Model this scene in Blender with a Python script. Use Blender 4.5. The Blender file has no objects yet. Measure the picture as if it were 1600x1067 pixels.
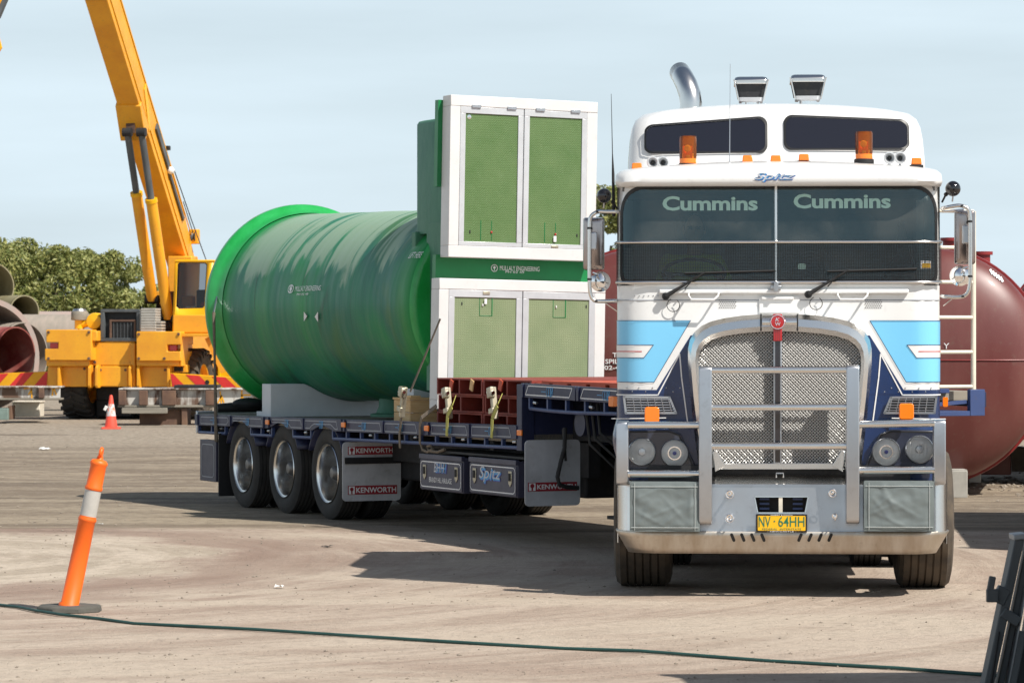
import bpy, bmesh, math, random
from mathutils import Vector, Matrix, noise as mnoise
random.seed(7)
S = bpy.context.scene
C = S.collection
PI = math.pi
H, HV, F = 1.9, 523.0, 5200.0          # eye height, horizon row, focal length (photo pixels)

# ------------------------------------------------------------------ camera, sky, sun, exposure
cd = bpy.data.cameras.new('camera'); cam = bpy.data.objects.new('camera', cd); C.objects.link(cam)
cam.location = (0, 0, H); cam.rotation_euler = (PI/2, 0, 0)
cd.sensor_width = 36; cd.lens = F/1600*36; cd.shift_y = -10.5/1600
cd.clip_start = .5; cd.clip_end = 6000
cd.dof.use_dof = True; cd.dof.focus_distance = 26; cd.dof.aperture_fstop = 10
S.camera = cam
SUN_AZ = math.atan2(.745, -.667)        # sun stands to the right, behind the camera
SUN_EL = math.radians(49)
W = bpy.data.worlds.new('World'); S.world = W; W.use_nodes = True
nt = W.node_tree; bg = nt.nodes['Background']
sky = nt.nodes.new('ShaderNodeTexSky'); sky.sky_type = 'NISHITA'; sky.sun_disc = False
sky.sun_elevation = SUN_EL; sky.sun_rotation = SUN_AZ
sky.air_density = 1.0; sky.dust_density = 1.5; sky.ozone_density = 1.2
# thin high cloud veil over the whole sky
tc = nt.nodes.new('ShaderNodeTexCoord'); mp = nt.nodes.new('ShaderNodeMapping'); mp.inputs['Scale'].default_value = (1.2, 1.2, 9)
nz = nt.nodes.new('ShaderNodeTexNoise'); nz.inputs['Scale'].default_value = 3.5; nz.inputs['Detail'].default_value = 5
rp = nt.nodes.new('ShaderNodeValToRGB'); rp.color_ramp.elements[0].position = .35; rp.color_ramp.elements[1].position = .75
rp.color_ramp.elements[0].color = (.97, .97, .97, 1); rp.color_ramp.elements[1].color = (.72, .72, .72, 1)
mx = nt.nodes.new('ShaderNodeMix'); mx.data_type = 'RGBA'; mx.inputs[7].default_value = (11.2, 13.3, 14.6, 1)
nt.links.new(tc.outputs['Generated'], mp.inputs[0]); nt.links.new(mp.outputs[0], nz.inputs['Vector'])
nt.links.new(nz.outputs['Fac'], rp.inputs[0])
se = nt.nodes.new('ShaderNodeSeparateXYZ'); nt.links.new(tc.outputs['Generated'], se.inputs[0])
el = nt.nodes.new('ShaderNodeMapRange'); el.interpolation_type = 'SMOOTHSTEP'; el.inputs[1].default_value = .04; el.inputs[2].default_value = .75; el.inputs[3].default_value = 1.; el.inputs[4].default_value = .06
nt.links.new(se.outputs[2], el.inputs[0]); mu = nt.nodes.new('ShaderNodeMath'); mu.operation = 'MULTIPLY'
nt.links.new(rp.outputs[0], mu.inputs[0]); nt.links.new(el.outputs[0], mu.inputs[1]); nt.links.new(mu.outputs[0], mx.inputs[0])
nt.links.new(sky.outputs[0], mx.inputs[6]); nt.links.new(mx.outputs[2], bg.inputs[0])
bg.inputs[1].default_value = .06
sl = bpy.data.lights.new('sun', 'SUN'); sl.energy = 5.0; sl.angle = math.radians(.53); sl.color = (1, .955, .88)
sun = bpy.data.objects.new('sun', sl); C.objects.link(sun)
sd = Vector((.745*math.cos(SUN_EL), -.667*math.cos(SUN_EL), math.sin(SUN_EL)))
sun.rotation_euler = sd.to_track_quat('Z', 'Y').to_euler()
sun.location = (30, -27, 45)
S.view_settings.view_transform = 'Standard'; S.view_settings.look = 'None'
S.view_settings.exposure = .2; S.view_settings.gamma = 1; S.view_settings.use_curve_mapping = False
S.cycles.max_bounces = 8; S.cycles.transparent_max_bounces = 12
S.cycles.use_denoising = True

# ------------------------------------------------------------------ materials
def mat(name, col, rough=.5, metal=0., var=0., vscale=6., col2=None, bump=0., bscale=60., coat=0., stretch=None, detail=5, spec=None, lo=.35, hi=.7, dirt=0.):
    m = bpy.data.materials.new(name); m.use_nodes = True
    n = m.node_tree; b = n.nodes['Principled BSDF']; L = n.links.new
    b.inputs['Base Color'].default_value = (*col, 1); b.inputs['Roughness'].default_value = rough
    b.inputs['Metallic'].default_value = metal; b.inputs['Coat Weight'].default_value = coat
    b.inputs['Coat Roughness'].default_value = .06
    if spec is not None: b.inputs['Specular IOR Level'].default_value = spec
    tc = n.nodes.new('ShaderNodeTexCoord'); mpn = n.nodes.new('ShaderNodeMapping'); L(tc.outputs['Object'], mpn.inputs[0])
    if stretch: mpn.inputs['Scale'].default_value = stretch
    last = None
    if var or col2:
        t = n.nodes.new('ShaderNodeTexNoise'); t.inputs['Scale'].default_value = vscale; t.inputs['Detail'].default_value = detail
        t.inputs['Roughness'].default_value = .6
        L(mpn.outputs[0], t.inputs['Vector'])
        r = n.nodes.new('ShaderNodeValToRGB'); r.color_ramp.elements[0].position = lo; r.color_ramp.elements[1].position = hi
        c2 = col2 or tuple(max(0, c*(1-var)) for c in col)
        r.color_ramp.elements[0].color = (*col, 1); r.color_ramp.elements[1].color = (*c2, 1)
        L(t.outputs['Fac'], r.inputs[0]); last = r.outputs[0]
        mr = n.nodes.new('ShaderNodeMapRange'); mr.inputs[3].default_value = max(0, rough-.06); mr.inputs[4].default_value = min(1, rough+.12)
        L(t.outputs['Fac'], mr.inputs[0]); L(mr.outputs[0], b.inputs['Roughness'])
    if dirt:
        t2 = n.nodes.new('ShaderNodeTexNoise'); t2.inputs['Scale'].default_value = 14; t2.inputs['Detail'].default_value = 8; t2.inputs['Roughness'].default_value = .7
        L(tc.outputs['Object'], t2.inputs['Vector'])
        r2 = n.nodes.new('ShaderNodeValToRGB'); r2.color_ramp.elements[0].position = .56; r2.color_ramp.elements[1].position = .8
        r2.color_ramp.elements[1].color = (dirt, dirt, dirt, 1)
        L(t2.outputs['Fac'], r2.inputs[0])
        mm = n.nodes.new('ShaderNodeMix'); mm.data_type = 'RGBA'; L(r2.outputs[0], mm.inputs[0])
        if last: L(last, mm.inputs[6])
        else: mm.inputs[6].default_value = (*col, 1)
        mm.inputs[7].default_value = (.16, .12, .085, 1); last = mm.outputs[2]
    if last: L(last, b.inputs['Base Color'])
    if bump:
        t3 = n.nodes.new('ShaderNodeTexNoise'); t3.inputs['Scale'].default_value = bscale; t3.inputs['Detail'].default_value = 6
        L(mpn.outputs[0], t3.inputs['Vector'])
        bp = n.nodes.new('ShaderNodeBump'); bp.inputs['Strength'].default_value = bump; bp.inputs['Distance'].default_value = .01
        L(t3.outputs['Fac'], bp.inputs['Height']); L(bp.outputs[0], b.inputs['Normal'])
    return m

def glassmat(name, tint, rough=.02, refl=1.0, ior=1.5, rc=None):
    m = bpy.data.materials.new(name); m.use_nodes = True; n = m.node_tree; L = n.links.new
    n.nodes.remove(n.nodes['Principled BSDF']); out = n.nodes['Material Output']
    tr = n.nodes.new('ShaderNodeBsdfTransparent'); tr.inputs[0].default_value = (*tint, 1)
    gl = n.nodes.new('ShaderNodeBsdfGlossy'); gl.inputs['Roughness'].default_value = rough; gl.inputs[0].default_value = (*(rc or (refl, refl, refl)), 1)
    fr = n.nodes.new('ShaderNodeFresnel'); fr.inputs[0].default_value = ior
    ms = n.nodes.new('ShaderNodeMixShader'); L(fr.outputs[0], ms.inputs[0]); L(tr.outputs[0], ms.inputs[1]); L(gl.outputs[0], ms.inputs[2])
    L(ms.outputs[0], out.inputs[0]); return m

M = {}
M['white'] = mat('white_paint', (.8, .8, .79), .28, coat=.6, dirt=.2)
M['cream'] = mat('cream_paint', (.78, .72, .6), .45, var=.15, dirt=.3)
M['lid_alu'] = mat('pale_lid_frame', (.62, .64, .66), .3, .25, var=.15, vscale=4, dirt=.15)
M['frame_white'] = mat('white_frame_paint', (.7, .7, .69), .38, var=.08, vscale=3, dirt=.15)
M['navy'] = mat('navy_paint', (.007, .03, .115), .25, coat=.45, var=.2)
M['navy_deck'] = mat('trailer_navy_paint', (.022, .028, .075), .4, var=.3, vscale=5, dirt=.35)
M['navy_dull'] = mat('toolbox_paint', (.05, .05, .085), .42, var=.2, dirt=.2)
M['railblue'] = mat('rail_blue_paint', (.04, .07, .19), .4, var=.2, dirt=.3)
M['skyblue'] = mat('light_blue_vinyl', (.2, .58, .87), .3, coat=.4)
M['pin'] = mat('white_pinstripe', (.8, .8, .8), .4)
M['pingrey'] = mat('grey_pinstripe', (.3, .32, .36), .4)
M['red_line'] = mat('red_pinstripe', (.6, .05, .06), .4)
M['black'] = mat('black_rubber', (.015, .015, .016), .6, var=.3)
M['blackgloss'] = mat('black_gloss', (.01, .01, .012), .12, coat=.5)
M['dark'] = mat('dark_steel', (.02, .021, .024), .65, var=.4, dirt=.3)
M['cabin'] = mat('cabin_trim', (.2, .21, .22), .8, var=.2)
M['tyre'] = mat('tyre_rubber', (.025, .024, .023), .8, var=.3, vscale=10, dirt=.55)
M['tyre_dusty'] = mat('dusty_tyre_rubber', (.03, .029, .028), .85, col2=(.055, .05, .045), vscale=4)
M['tyre_tread'] = mat('dusty_tread_rubber', (.055, .045, .036), .85, col2=(.11, .085, .06), vscale=8)
M['alu'] = mat('polished_aluminium', (.78, .77, .75), .2, 1., var=.1, vscale=3)
M['alu_b'] = mat('brushed_aluminium', (.56, .58, .61), .34, 1., var=.12, vscale=2.5, stretch=(1, 1, 1), bump=.02, bscale=200, dirt=.25)
M['alu_lip'] = mat('ground_reflection_aluminium', (.6, .56, .5), .42, 1., col2=(.46, .39, .31), vscale=3, stretch=(3, 1, 1), dirt=.4)  # brown ground reflection put into the lip colour, dirt specks on top
M['chrome'] = mat('chrome', (.9, .9, .9), .07, 1.)
M['wire'] = mat('crimped_steel_wire', (.62, .61, .59), .45, .45)
M['amber'] = mat('amber_lens', (.95, .22, .01), .15, coat=.7)
M['red_lens'] = mat('red_lens', (.45, .02, .015), .2, coat=.6)
M['amberglass'] = glassmat('amber_glass', (1., .5, .07), .05)
def amberdome():
    m = bpy.data.materials.new('amber_dome'); m.use_nodes = True; n = m.node_tree; L = n.links.new; n.nodes.remove(n.nodes['Principled BSDF'])
    tl = n.nodes.new('ShaderNodeBsdfTranslucent'); tl.inputs[0].default_value = (1, .3, .01, 1); df = n.nodes.new('ShaderNodeBsdfDiffuse'); df.inputs[0].default_value = (.95, .26, .01, 1)
    tr = n.nodes.new('ShaderNodeBsdfTransparent'); tr.inputs[0].default_value = (1, .55, .1, 1); gl = n.nodes.new('ShaderNodeBsdfGlossy'); gl.inputs['Roughness'].default_value = .06
    a = n.nodes.new('ShaderNodeMixShader'); b = n.nodes.new('ShaderNodeMixShader'); c = n.nodes.new('ShaderNodeMixShader'); fr = n.nodes.new('ShaderNodeFresnel')
    a.inputs[0].default_value = .5; L(tl.outputs[0], a.inputs[1]); L(df.outputs[0], a.inputs[2]); b.inputs[0].default_value = .76; L(a.outputs[0], b.inputs[1]); L(tr.outputs[0], b.inputs[2])
    L(fr.outputs[0], c.inputs[0]); L(b.outputs[0], c.inputs[1]); L(gl.outputs[0], c.inputs[2]); L(c.outputs[0], n.nodes['Material Output'].inputs[0]); return m
M['amberglass'] = amberdome()
M['lens'] = glassmat('lamp_lens', (.98, .985, .99), .03)
M['bowl'] = mat('lamp_reflector', (.8, .8, .79), .25, .0)
M['lamp_housing'] = mat('smoked_lamp_housing', (.03, .036, .06), .2, coat=.5, var=.3)
M['badge'] = mat('badge_red_enamel', (.42, .008, .012), .2, coat=.8)
M['windscreen'] = glassmat('windscreen_glass', (.6, .72, .72), .04, 1.0, 1.8, (.62, .9, 1.))
M['seal'] = mat('window_seal', (.012, .012, .013), .4)
M['darkglass'] = mat('tinted_dark_glass', (.012, .013, .02), .08, coat=.8)
M['vinyl'] = mat('grey_vinyl_cover', (.17, .2, .2), .5, var=.15, vscale=3, bump=.45, bscale=9)
M['stitch'] = mat('pale_stitching', (.45, .48, .47), .6)
M['plate'] = mat('number_plate_yellow', (.86, .48, .01), .4)
M['plate_green'] = mat('number_plate_green', (.02, .17, .09), .4)
M['sticker'] = mat('screen_sticker', (.36, .58, .53), .5)
M['logo_blue'] = mat('logo_blue', (.05, .3, .6), .4)
M['logo_silver'] = mat('logo_silver', (.5, .52, .57), .4)
M['logo_purple'] = mat('logo_dark_blue', (.04, .05, .35), .4)
M['flap'] = mat('white_mudflap', (.55, .56, .58), .5, var=.25, vscale=4, dirt=.5)
M['flapred'] = mat('mudflap_red', (.3, .02, .03), .5)
M['gfrp'] = None
M['green'] = mat('bright_green_gelcoat', (.01, .3, .05), .3, col2=(.03, .4, .1), vscale=3, bump=.25, bscale=14, coat=.35)
M['green_dark'] = mat('dark_green_fibreglass', (.035, .16, .095), .5, col2=(.075, .22, .14), vscale=5, bump=.8, bscale=9, stretch=(1, 1, .5))
M['greenslab'] = mat('green_panel', (.006, .2, .055), .35, var=.2, vscale=2)
M['pine'] = mat('pine_timber', (.68, .47, .24), .7, col2=(.55, .34, .15), vscale=5, stretch=(1, 1, 9))
M['cradle'] = mat('white_cradle_paint', (.62, .65, .68), .6, var=.08)
M['redsteel'] = mat('red_oxide_steel', (.26, .035, .022), .6, var=.3, vscale=6, dirt=.3)
M['orange_red'] = mat('sunlit_red_steel', (.55, .09, .04), .6, var=.2, vscale=5)  # brighter copy of the red steel, sunlit look put into the colour
M['strap_y'] = mat('yellow_webbing', (.5, .47, .12), .8, var=.3, vscale=20)
M['strap_b'] = mat('brown_webbing', (.2, .16, .12), .85, var=.4, vscale=20)
M['ratchet'] = mat('zinc_ratchet', (.55, .5, .38), .4, .7, var=.3, vscale=20)
M['crane'] = mat('crane_orange_paint', (.86, .40, .02), .42, col2=(.74, .30, .02), vscale=1.6, dirt=.45)
M['crane_y'] = mat('crane_yellow_paint', (.9, .47, .004), .38, var=.12, vscale=2)
M['crane_glass'] = glassmat('crane_cab_glass', (.32, .33, .36), .05)
M['ribbed'] = mat('pale_ribbed_plastic', (.42, .4, .36), .7, var=.2)
M['hazred'] = mat('hazard_red', (.72, .035, .03), .45, var=.2)
M['hazyel'] = mat('hazard_yellow', (.9, .42, .004), .45, var=.15)
M['rust'] = mat('rusty_painted_steel', (.13, .075, .05), .8, col2=(.55, .53, .49), vscale=2.6, stretch=(1, 1, .3), lo=.44, hi=.54)
M['rustdark'] = mat('rusty_steel', (.1, .055, .04), .85, col2=(.19, .11, .07), vscale=3)
M['greysteel'] = mat('weathered_grey_steel', (.07, .078, .084), .55, .3, col2=(.15, .16, .165), vscale=2.5, stretch=(1, 1, .3))
M['timber_old'] = mat('weathered_timber', (.3, .27, .22), .9, var=.4, vscale=5, stretch=(.2, 1, 2))
M['maroon'] = mat('maroon_tank_paint', (.135, .034, .03), .4, col2=(.19, .065, .055), vscale=1.4, stretch=(1, 1, .35), coat=.15, dirt=.5, lo=.4, hi=.7)
M['maroon_rim'] = mat('red_rim_paint', (.28, .025, .025), .4, var=.3)
M['concrete'] = mat('concrete', (.42, .4, .36), .9, var=.3, vscale=4)
M['grp'] = mat('raw_fibreglass', (.36, .3, .25), .7, col2=(.27, .24, .2), vscale=2.5, stretch=(1, 3, 1))
M['grp_pink'] = mat('pinkish_fibreglass', (.42, .3, .26), .6, col2=(.34, .3, .27), vscale=2)
M['grp_olive'] = mat('olive_fibreglass', (.22, .19, .1), .6, col2=(.3, .27, .17), vscale=2)
M['redpipe'] = mat('red_lined_pipe', (.22, .035, .03), .6, col2=(.36, .15, .12), vscale=2)
M['cone'] = mat('cone_red_orange', (.85, .09, .05), .5, var=.15)
M['conewhite'] = mat('worn_reflective_band', (.62, .62, .62), .6, col2=(.8, .25, .15), vscale=14, lo=.5, hi=.58)
M['bollard'] = mat('bollard_orange', (.95, .15, .01), .45, var=.12, vscale=4)
M['bollardband'] = mat('dusty_reflective_band', (.52, .5, .46), .5, var=.15, vscale=8, dirt=.3)
M['bollardbase'] = mat('recycled_rubber_base', (.11, .105, .09), .9, var=.3, vscale=12)
M['hose'] = mat('green_hose', (.02, .075, .065), .55, var=.3, vscale=8)
M['bark'] = mat('bark', (.12, .09, .065), .9, var=.4)
M['skin'] = mat('skin', (.5, .28, .2), .6)
M['hivis'] = mat('hi_vis_shirt', (.45, .6, .03), .8)
M['hair'] = mat('dark_hair', (.03, .027, .025), .9)
M['paper'] = mat('paper', (.75, .75, .72), .8)

def leafmat(name, a, b):
    m = bpy.data.materials.new(name); m.use_nodes = True; n = m.node_tree; L = n.links.new
    bs = n.nodes['Principled BSDF']; bs.inputs['Roughness'].default_value = .5
    g = n.nodes.new('ShaderNodeNewGeometry'); r = n.nodes.new('ShaderNodeValToRGB')
    r.color_ramp.elements[0].color = (*a, 1); r.color_ramp.elements[1].color = (*b, 1)
    L(g.outputs['Random Per Island'], r.inputs[0]); L(r.outputs[0], bs.inputs['Base Color'])
    tl = n.nodes.new('ShaderNodeBsdfTranslucent'); L(r.outputs[0], tl.inputs[0])
    ms = n.nodes.new('ShaderNodeMixShader'); ms.inputs[0].default_value = .3
    L(bs.outputs[0], ms.inputs[1]); L(tl.outputs[0], ms.inputs[2]); L(ms.outputs[0], n.nodes['Material Output'].inputs[0])
    return m
M['leaf'] = leafmat('olive_leaves', (.11, .15, .035), (.42, .41, .14))

# chequer plate: raised lozenges in alternating directions, as bump
def chequer(name, col, col2):
    m = mat(name, col, .5, col2=col2, vscale=2.2, spec=.4); n = m.node_tree; L = n.links.new; b = n.nodes['Principled BSDF']
    tc = n.nodes['Texture Coordinate']; sp = n.nodes.new('ShaderNodeSeparateXYZ'); L(tc.outputs['Object'], sp.inputs[0])
    cb = n.nodes.new('ShaderNodeCombineXYZ')
    ad = n.nodes.new('ShaderNodeMath'); ad.operation = 'ADD'; L(sp.outputs[0], ad.inputs[0]); L(sp.outputs[2], ad.inputs[1])
    sb = n.nodes.new('ShaderNodeMath'); sb.operation = 'SUBTRACT'; L(sp.outputs[0], sb.inputs[0]); L(sp.outputs[2], sb.inputs[1])
    L(ad.outputs[0], cb.inputs[0]); L(sb.outputs[0], cb.inputs[1])
    br = n.nodes.new('ShaderNodeTexBrick'); br.inputs['Scale'].default_value = 11; br.inputs['Mortar Size'].default_value = .1
    br.inputs['Mortar Smooth'].default_value = .6; br.inputs['Color1'].default_value = (1, 1, 1, 1); br.inputs['Color2'].default_value = (.7, .7, .7, 1); br.inputs['Mortar'].default_value = (0, 0, 0, 1)
    nv_ = n.nodes.new('ShaderNodeTexNoise'); nv_.inputs['Scale'].default_value = 9; L(tc.outputs['Object'], nv_.inputs['Vector']); va = n.nodes.new('ShaderNodeVectorMath'); va.operation = 'MULTIPLY_ADD'; L(nv_.outputs['Color'], va.inputs[0]); va.inputs[1].default_value = (.05, .05, .05); L(cb.outputs[0], va.inputs[2]); L(va.outputs[0], br.inputs['Vector'])
    bp = n.nodes.new('ShaderNodeBump'); bp.inputs['Strength'].default_value = .38; bp.inputs['Distance'].default_value = .01
    L(br.outputs['Color'], bp.inputs['Height']); L(bp.outputs[0], b.inputs['Normal'])
    return m
M['chq'] = chequer('green_chequer_plate', (.085, .165, .05), (.12, .2, .072))
M['chq2'] = chequer('dusty_green_chequer_plate', (.19, .25, .13), (.25, .3, .17))

def tankmat():
    m = bpy.data.materials.new('green_filament_wound_tank'); m.use_nodes = True; n = m.node_tree; L = n.links.new
    b = n.nodes['Principled BSDF']; b.inputs['Specular IOR Level'].default_value = .4
    b.inputs['Coat Weight'].default_value = .1; b.inputs['Coat Roughness'].default_value = .2
    tc = n.nodes.new('ShaderNodeTexCoord')
    def nz(scale, sc, det=5, dist=0., ro=.55):
        mp = n.nodes.new('ShaderNodeMapping'); mp.inputs['Scale'].default_value = scale; mp.inputs['Rotation'].default_value = (.12, 0, 0); L(tc.outputs['Object'], mp.inputs[0])
        t = n.nodes.new('ShaderNodeTexNoise'); t.inputs['Scale'].default_value = sc; t.inputs['Detail'].default_value = det; t.inputs['Distortion'].default_value = dist
        t.inputs['Roughness'].default_value = ro
        L(mp.outputs[0], t.inputs['Vector']); return t.outputs['Fac']
    def ramp(f, stops):
        r = n.nodes.new('ShaderNodeValToRGB'); e = r.color_ramp.elements
        while len(e) < len(stops): e.new(.5)
        for q, (p, c) in zip(e, stops): q.position = p; q.color = (*c, 1)
        L(f, r.inputs[0]); return r.outputs[0]
    def mix(f, a, c):
        x = n.nodes.new('ShaderNodeMix'); x.data_type = 'RGBA'; L(f, x.inputs[0]); L(a, x.inputs[6])
        if isinstance(c, tuple): x.inputs[7].default_value = (*c, 1)
        else: L(c, x.inputs[7])
        return x.outputs[2]
    base = ramp(nz((.7, 1.1, .7), .8, 3, .5), [(.32, (.004, .25, .06)), (.46, (.006, .2, .085)), (.58, (.006, .15, .09)), (.7, (.055, .17, .045))])
    st = ramp(nz((.45, 3.4, .45), 1.0, 6, .9, .6), [(.58, (0, 0, 0)), (.75, (.16, .16, .16))])
    c1 = mix(st, base, (.13, .24, .15))
    dk = ramp(nz((.5, 2.6, .5), 1.5, 6, 1.1, .62), [(.6, (0, 0, 0)), (.68, (.5, .5, .5))])
    c2 = mix(dk, c1, (.004, .05, .02))
    # pale chalked gelcoat and painted-in sun sheen along the top of the shell, ragged edge
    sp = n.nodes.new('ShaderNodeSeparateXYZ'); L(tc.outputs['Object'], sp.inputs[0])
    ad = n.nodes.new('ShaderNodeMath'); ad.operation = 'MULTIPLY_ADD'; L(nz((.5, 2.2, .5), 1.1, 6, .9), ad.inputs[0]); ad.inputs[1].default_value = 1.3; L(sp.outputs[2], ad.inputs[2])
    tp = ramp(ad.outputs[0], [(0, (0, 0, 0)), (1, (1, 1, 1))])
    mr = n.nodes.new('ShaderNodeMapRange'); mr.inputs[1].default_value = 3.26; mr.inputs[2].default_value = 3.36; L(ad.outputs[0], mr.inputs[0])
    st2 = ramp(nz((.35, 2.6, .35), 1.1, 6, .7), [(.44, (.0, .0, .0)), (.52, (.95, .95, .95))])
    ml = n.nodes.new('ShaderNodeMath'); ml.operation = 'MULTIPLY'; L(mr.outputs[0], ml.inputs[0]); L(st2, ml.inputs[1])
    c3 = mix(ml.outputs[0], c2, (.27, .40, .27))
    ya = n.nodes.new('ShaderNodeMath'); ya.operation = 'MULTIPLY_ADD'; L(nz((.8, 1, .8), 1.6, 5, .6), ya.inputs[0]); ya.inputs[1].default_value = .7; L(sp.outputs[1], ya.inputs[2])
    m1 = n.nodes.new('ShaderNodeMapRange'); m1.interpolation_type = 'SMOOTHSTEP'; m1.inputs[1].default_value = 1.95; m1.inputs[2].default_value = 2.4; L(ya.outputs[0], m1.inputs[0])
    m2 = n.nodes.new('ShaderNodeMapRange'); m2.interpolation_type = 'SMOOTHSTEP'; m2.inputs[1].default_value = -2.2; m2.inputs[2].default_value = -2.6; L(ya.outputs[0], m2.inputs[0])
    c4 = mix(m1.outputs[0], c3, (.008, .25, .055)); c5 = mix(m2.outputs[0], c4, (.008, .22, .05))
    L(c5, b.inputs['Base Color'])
    bp = n.nodes.new('ShaderNodeBump'); bp.inputs['Strength'].default_value = .12; bp.inputs['Distance'].default_value = .01
    L(nz((.6, 2.5, .6), 2.0, 4, .8), bp.inputs['Height']); L(bp.outputs[0], b.inputs['Normal'])
    rr = n.nodes.new('ShaderNodeMapRange'); L(nz((.6, 5, .6), 2, 4), rr.inputs[0]); rr.inputs[1].default_value = .3; rr.inputs[2].default_value = .7; rr.inputs[3].default_value = .4; rr.inputs[4].default_value = .62
    L(rr.outputs[0], b.inputs['Roughness'])
    return m
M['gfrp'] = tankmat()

# ------------------------------------------------------------------ mesh helpers
class MB:
    def __init__(s): s.v = []; s.f = []
    def add(s, vs, fs):
        o = len(s.v); s.v += [tuple(p) for p in vs]; s.f += [tuple(i+o for i in f) for f in fs]; return s
    def box(s, x0, x1, y0, y1, z0, z1):
        return s.add([(x0,y0,z0),(x1,y0,z0),(x1,y1,z0),(x0,y1,z0),(x0,y0,z1),(x1,y0,z1),(x1,y1,z1),(x0,y1,z1)],
                     [(0,3,2,1),(4,5,6,7),(0,1,5,4),(1,2,6,5),(2,3,7,6),(3,0,4,7)])
    def bx(s, c, d, R=None):
        p = []
        for z in (-1, 1):
            for x, y in ((-1,-1),(1,-1),(1,1),(-1,1)):
                q = Vector((x*d[0]/2, y*d[1]/2, z*d[2]/2)); q = (R @ q) if R else q; p.append(Vector(c)+q)
        return s.add(p, [(0,3,2,1),(4,5,6,7),(0,1,5,4),(1,2,6,5),(2,3,7,6),(3,0,4,7)])
    def beam(s, a, b, w, h, up=(0,0,1)):
        a = Vector(a); b = Vector(b); d = (b-a); L = d.length; d.normalize(); x = d.cross(Vector(up)).normalized(); u = x.cross(d)
        R = Matrix((x, d, u)).transposed(); return s.bx((a+b)/2, (w, L, h), R)
    def tube(s, pts, r, n=8, closed=False, caps=True):
        pts = [Vector(p) for p in pts]; N = len(pts); t0 = (pts[1]-pts[0]).normalized()
        up = Vector((0,0,1)) if abs(t0.z) < .9 else Vector((1,0,0)); x = t0.cross(up).normalized(); rings = []
        for i, p in enumerate(pts):
            if closed: t = (pts[(i+1)%N]-pts[i-1]).normalized()
            else: t = (pts[min(i+1,N-1)]-pts[max(i-1,0)]).normalized()
            x = (x - t*x.dot(t)).normalized(); y = t.cross(x); rr = r[i] if isinstance(r, (list, tuple)) else r
            rings.append([p + x*rr*math.cos(2*PI*k/n) + y*rr*math.sin(2*PI*k/n) for k in range(n)])
        vs = [q for g in rings for q in g]; fs = []
        for i in range(N if closed else N-1):
            j = (i+1) % N
            for k in range(n): fs.append((i*n+k, i*n+(k+1)%n, j*n+(k+1)%n, j*n+k))
        if caps and not closed: fs.append(tuple(range(n))[::-1]); fs.append(tuple((N-1)*n+k for k in range(n)))
        return s.add(vs, fs)
    def lathe(s, prof, c=(0,0,0), ax='z', n=32, caps=False):
        vs = []
        for r, h in prof:
            for k in range(n):
                a = 2*PI*k/n; p, q = r*math.cos(a), r*math.sin(a)
                vs.append({'z':(p,q,h),'x':(h,p,q),'y':(p,h,q)}[ax])
        vs = [(a+c[0], b+c[1], d+c[2]) for a, b, d in vs]; fs = []
        for i in range(len(prof)-1):
            for k in range(n): fs.append((i*n+k, i*n+(k+1)%n, (i+1)*n+(k+1)%n, (i+1)*n+k))
        if caps: fs.append(tuple(range(n))); fs.append(tuple((len(prof)-1)*n+k for k in range(n)))
        return s.add(vs, fs)
    def prism(s, poly, ax, a0, a1):
        n = len(poly); mk = {'y':lambda p,a:(p[0],a,p[1]), 'x':lambda p,a:(a,p[0],p[1]), 'z':lambda p,a:(p[0],p[1],a)}[ax]
        vs = [mk(p, a0) for p in poly]+[mk(p, a1) for p in poly]
        fs = [tuple(range(n)), tuple(range(2*n-1, n-1, -1))]+[(i, (i+1)%n, n+(i+1)%n, n+i) for i in range(n)]
        return s.add(vs, fs)
    def grid(s, fn, nu, nv):
        vs = [fn(i/nu, j/nv) for j in range(nv+1) for i in range(nu+1)]
        return s.add(vs, [(j*(nu+1)+i, j*(nu+1)+i+1, (j+1)*(nu+1)+i+1, (j+1)*(nu+1)+i) for j in range(nv) for i in range(nu)])
    def ring(s, A, B):
        n = len(A); return s.add(list(A)+list(B), [(i, (i+1)%n, n+(i+1)%n, n+i) for i in range(n)])
    def loft(s, rings, cap0=True, cap1=True):
        n = len(rings[0]); vs = [p for r in rings for p in r]; fs = []
        for i in range(len(rings)-1):
            for k in range(n): fs.append((i*n+k, i*n+(k+1)%n, (i+1)*n+(k+1)%n, (i+1)*n+k))
        if cap0: fs.append(tuple(range(n))[::-1])
        if cap1: fs.append(tuple((len(rings)-1)*n+k for k in range(n)))
        return s.add(vs, fs)
    def sphere(s, c, r, n=16, m=10, sc=(1,1,1)):
        return s.lathe([(max(1e-4, r*math.sin(PI*j/m)), -r*math.cos(PI*j/m)) for j in range(m+1)], (0,0,0), 'z', n)._fix(c, sc, n*(m+1))
    def _fix(s, c, sc, cnt):
        for i in range(len(s.v)-cnt, len(s.v)):
            p = s.v[i]; s.v[i] = (p[0]*sc[0]+c[0], p[1]*sc[1]+c[1], p[2]*sc[2]+c[2])
        return s
    def mapv(s, fn): s.v = [tuple(fn(Vector(p))) for p in s.v]; return s
    def build(s, name, m, parent=None, bevel=0., ang=38, solid=0., recalc=True, **kw):
        me = bpy.data.meshes.new(name); me.from_pydata(s.v, [], s.f)
        if recalc:
            bm = bmesh.new(); bm.from_mesh(me); bmesh.ops.recalc_face_normals(bm, faces=bm.faces); bm.to_mesh(me); bm.free()
        me.shade_smooth(); me.set_sharp_from_angle(angle=math.radians(ang))
        me.materials.append(M[m] if isinstance(m, str) else m)
        o = bpy.data.objects.new(name, me); C.objects.link(o)
        if parent is not None: o.parent = parent
        if solid: q = o.modifiers.new('solid', 'SOLIDIFY'); q.thickness = solid; q.offset = 0
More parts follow.
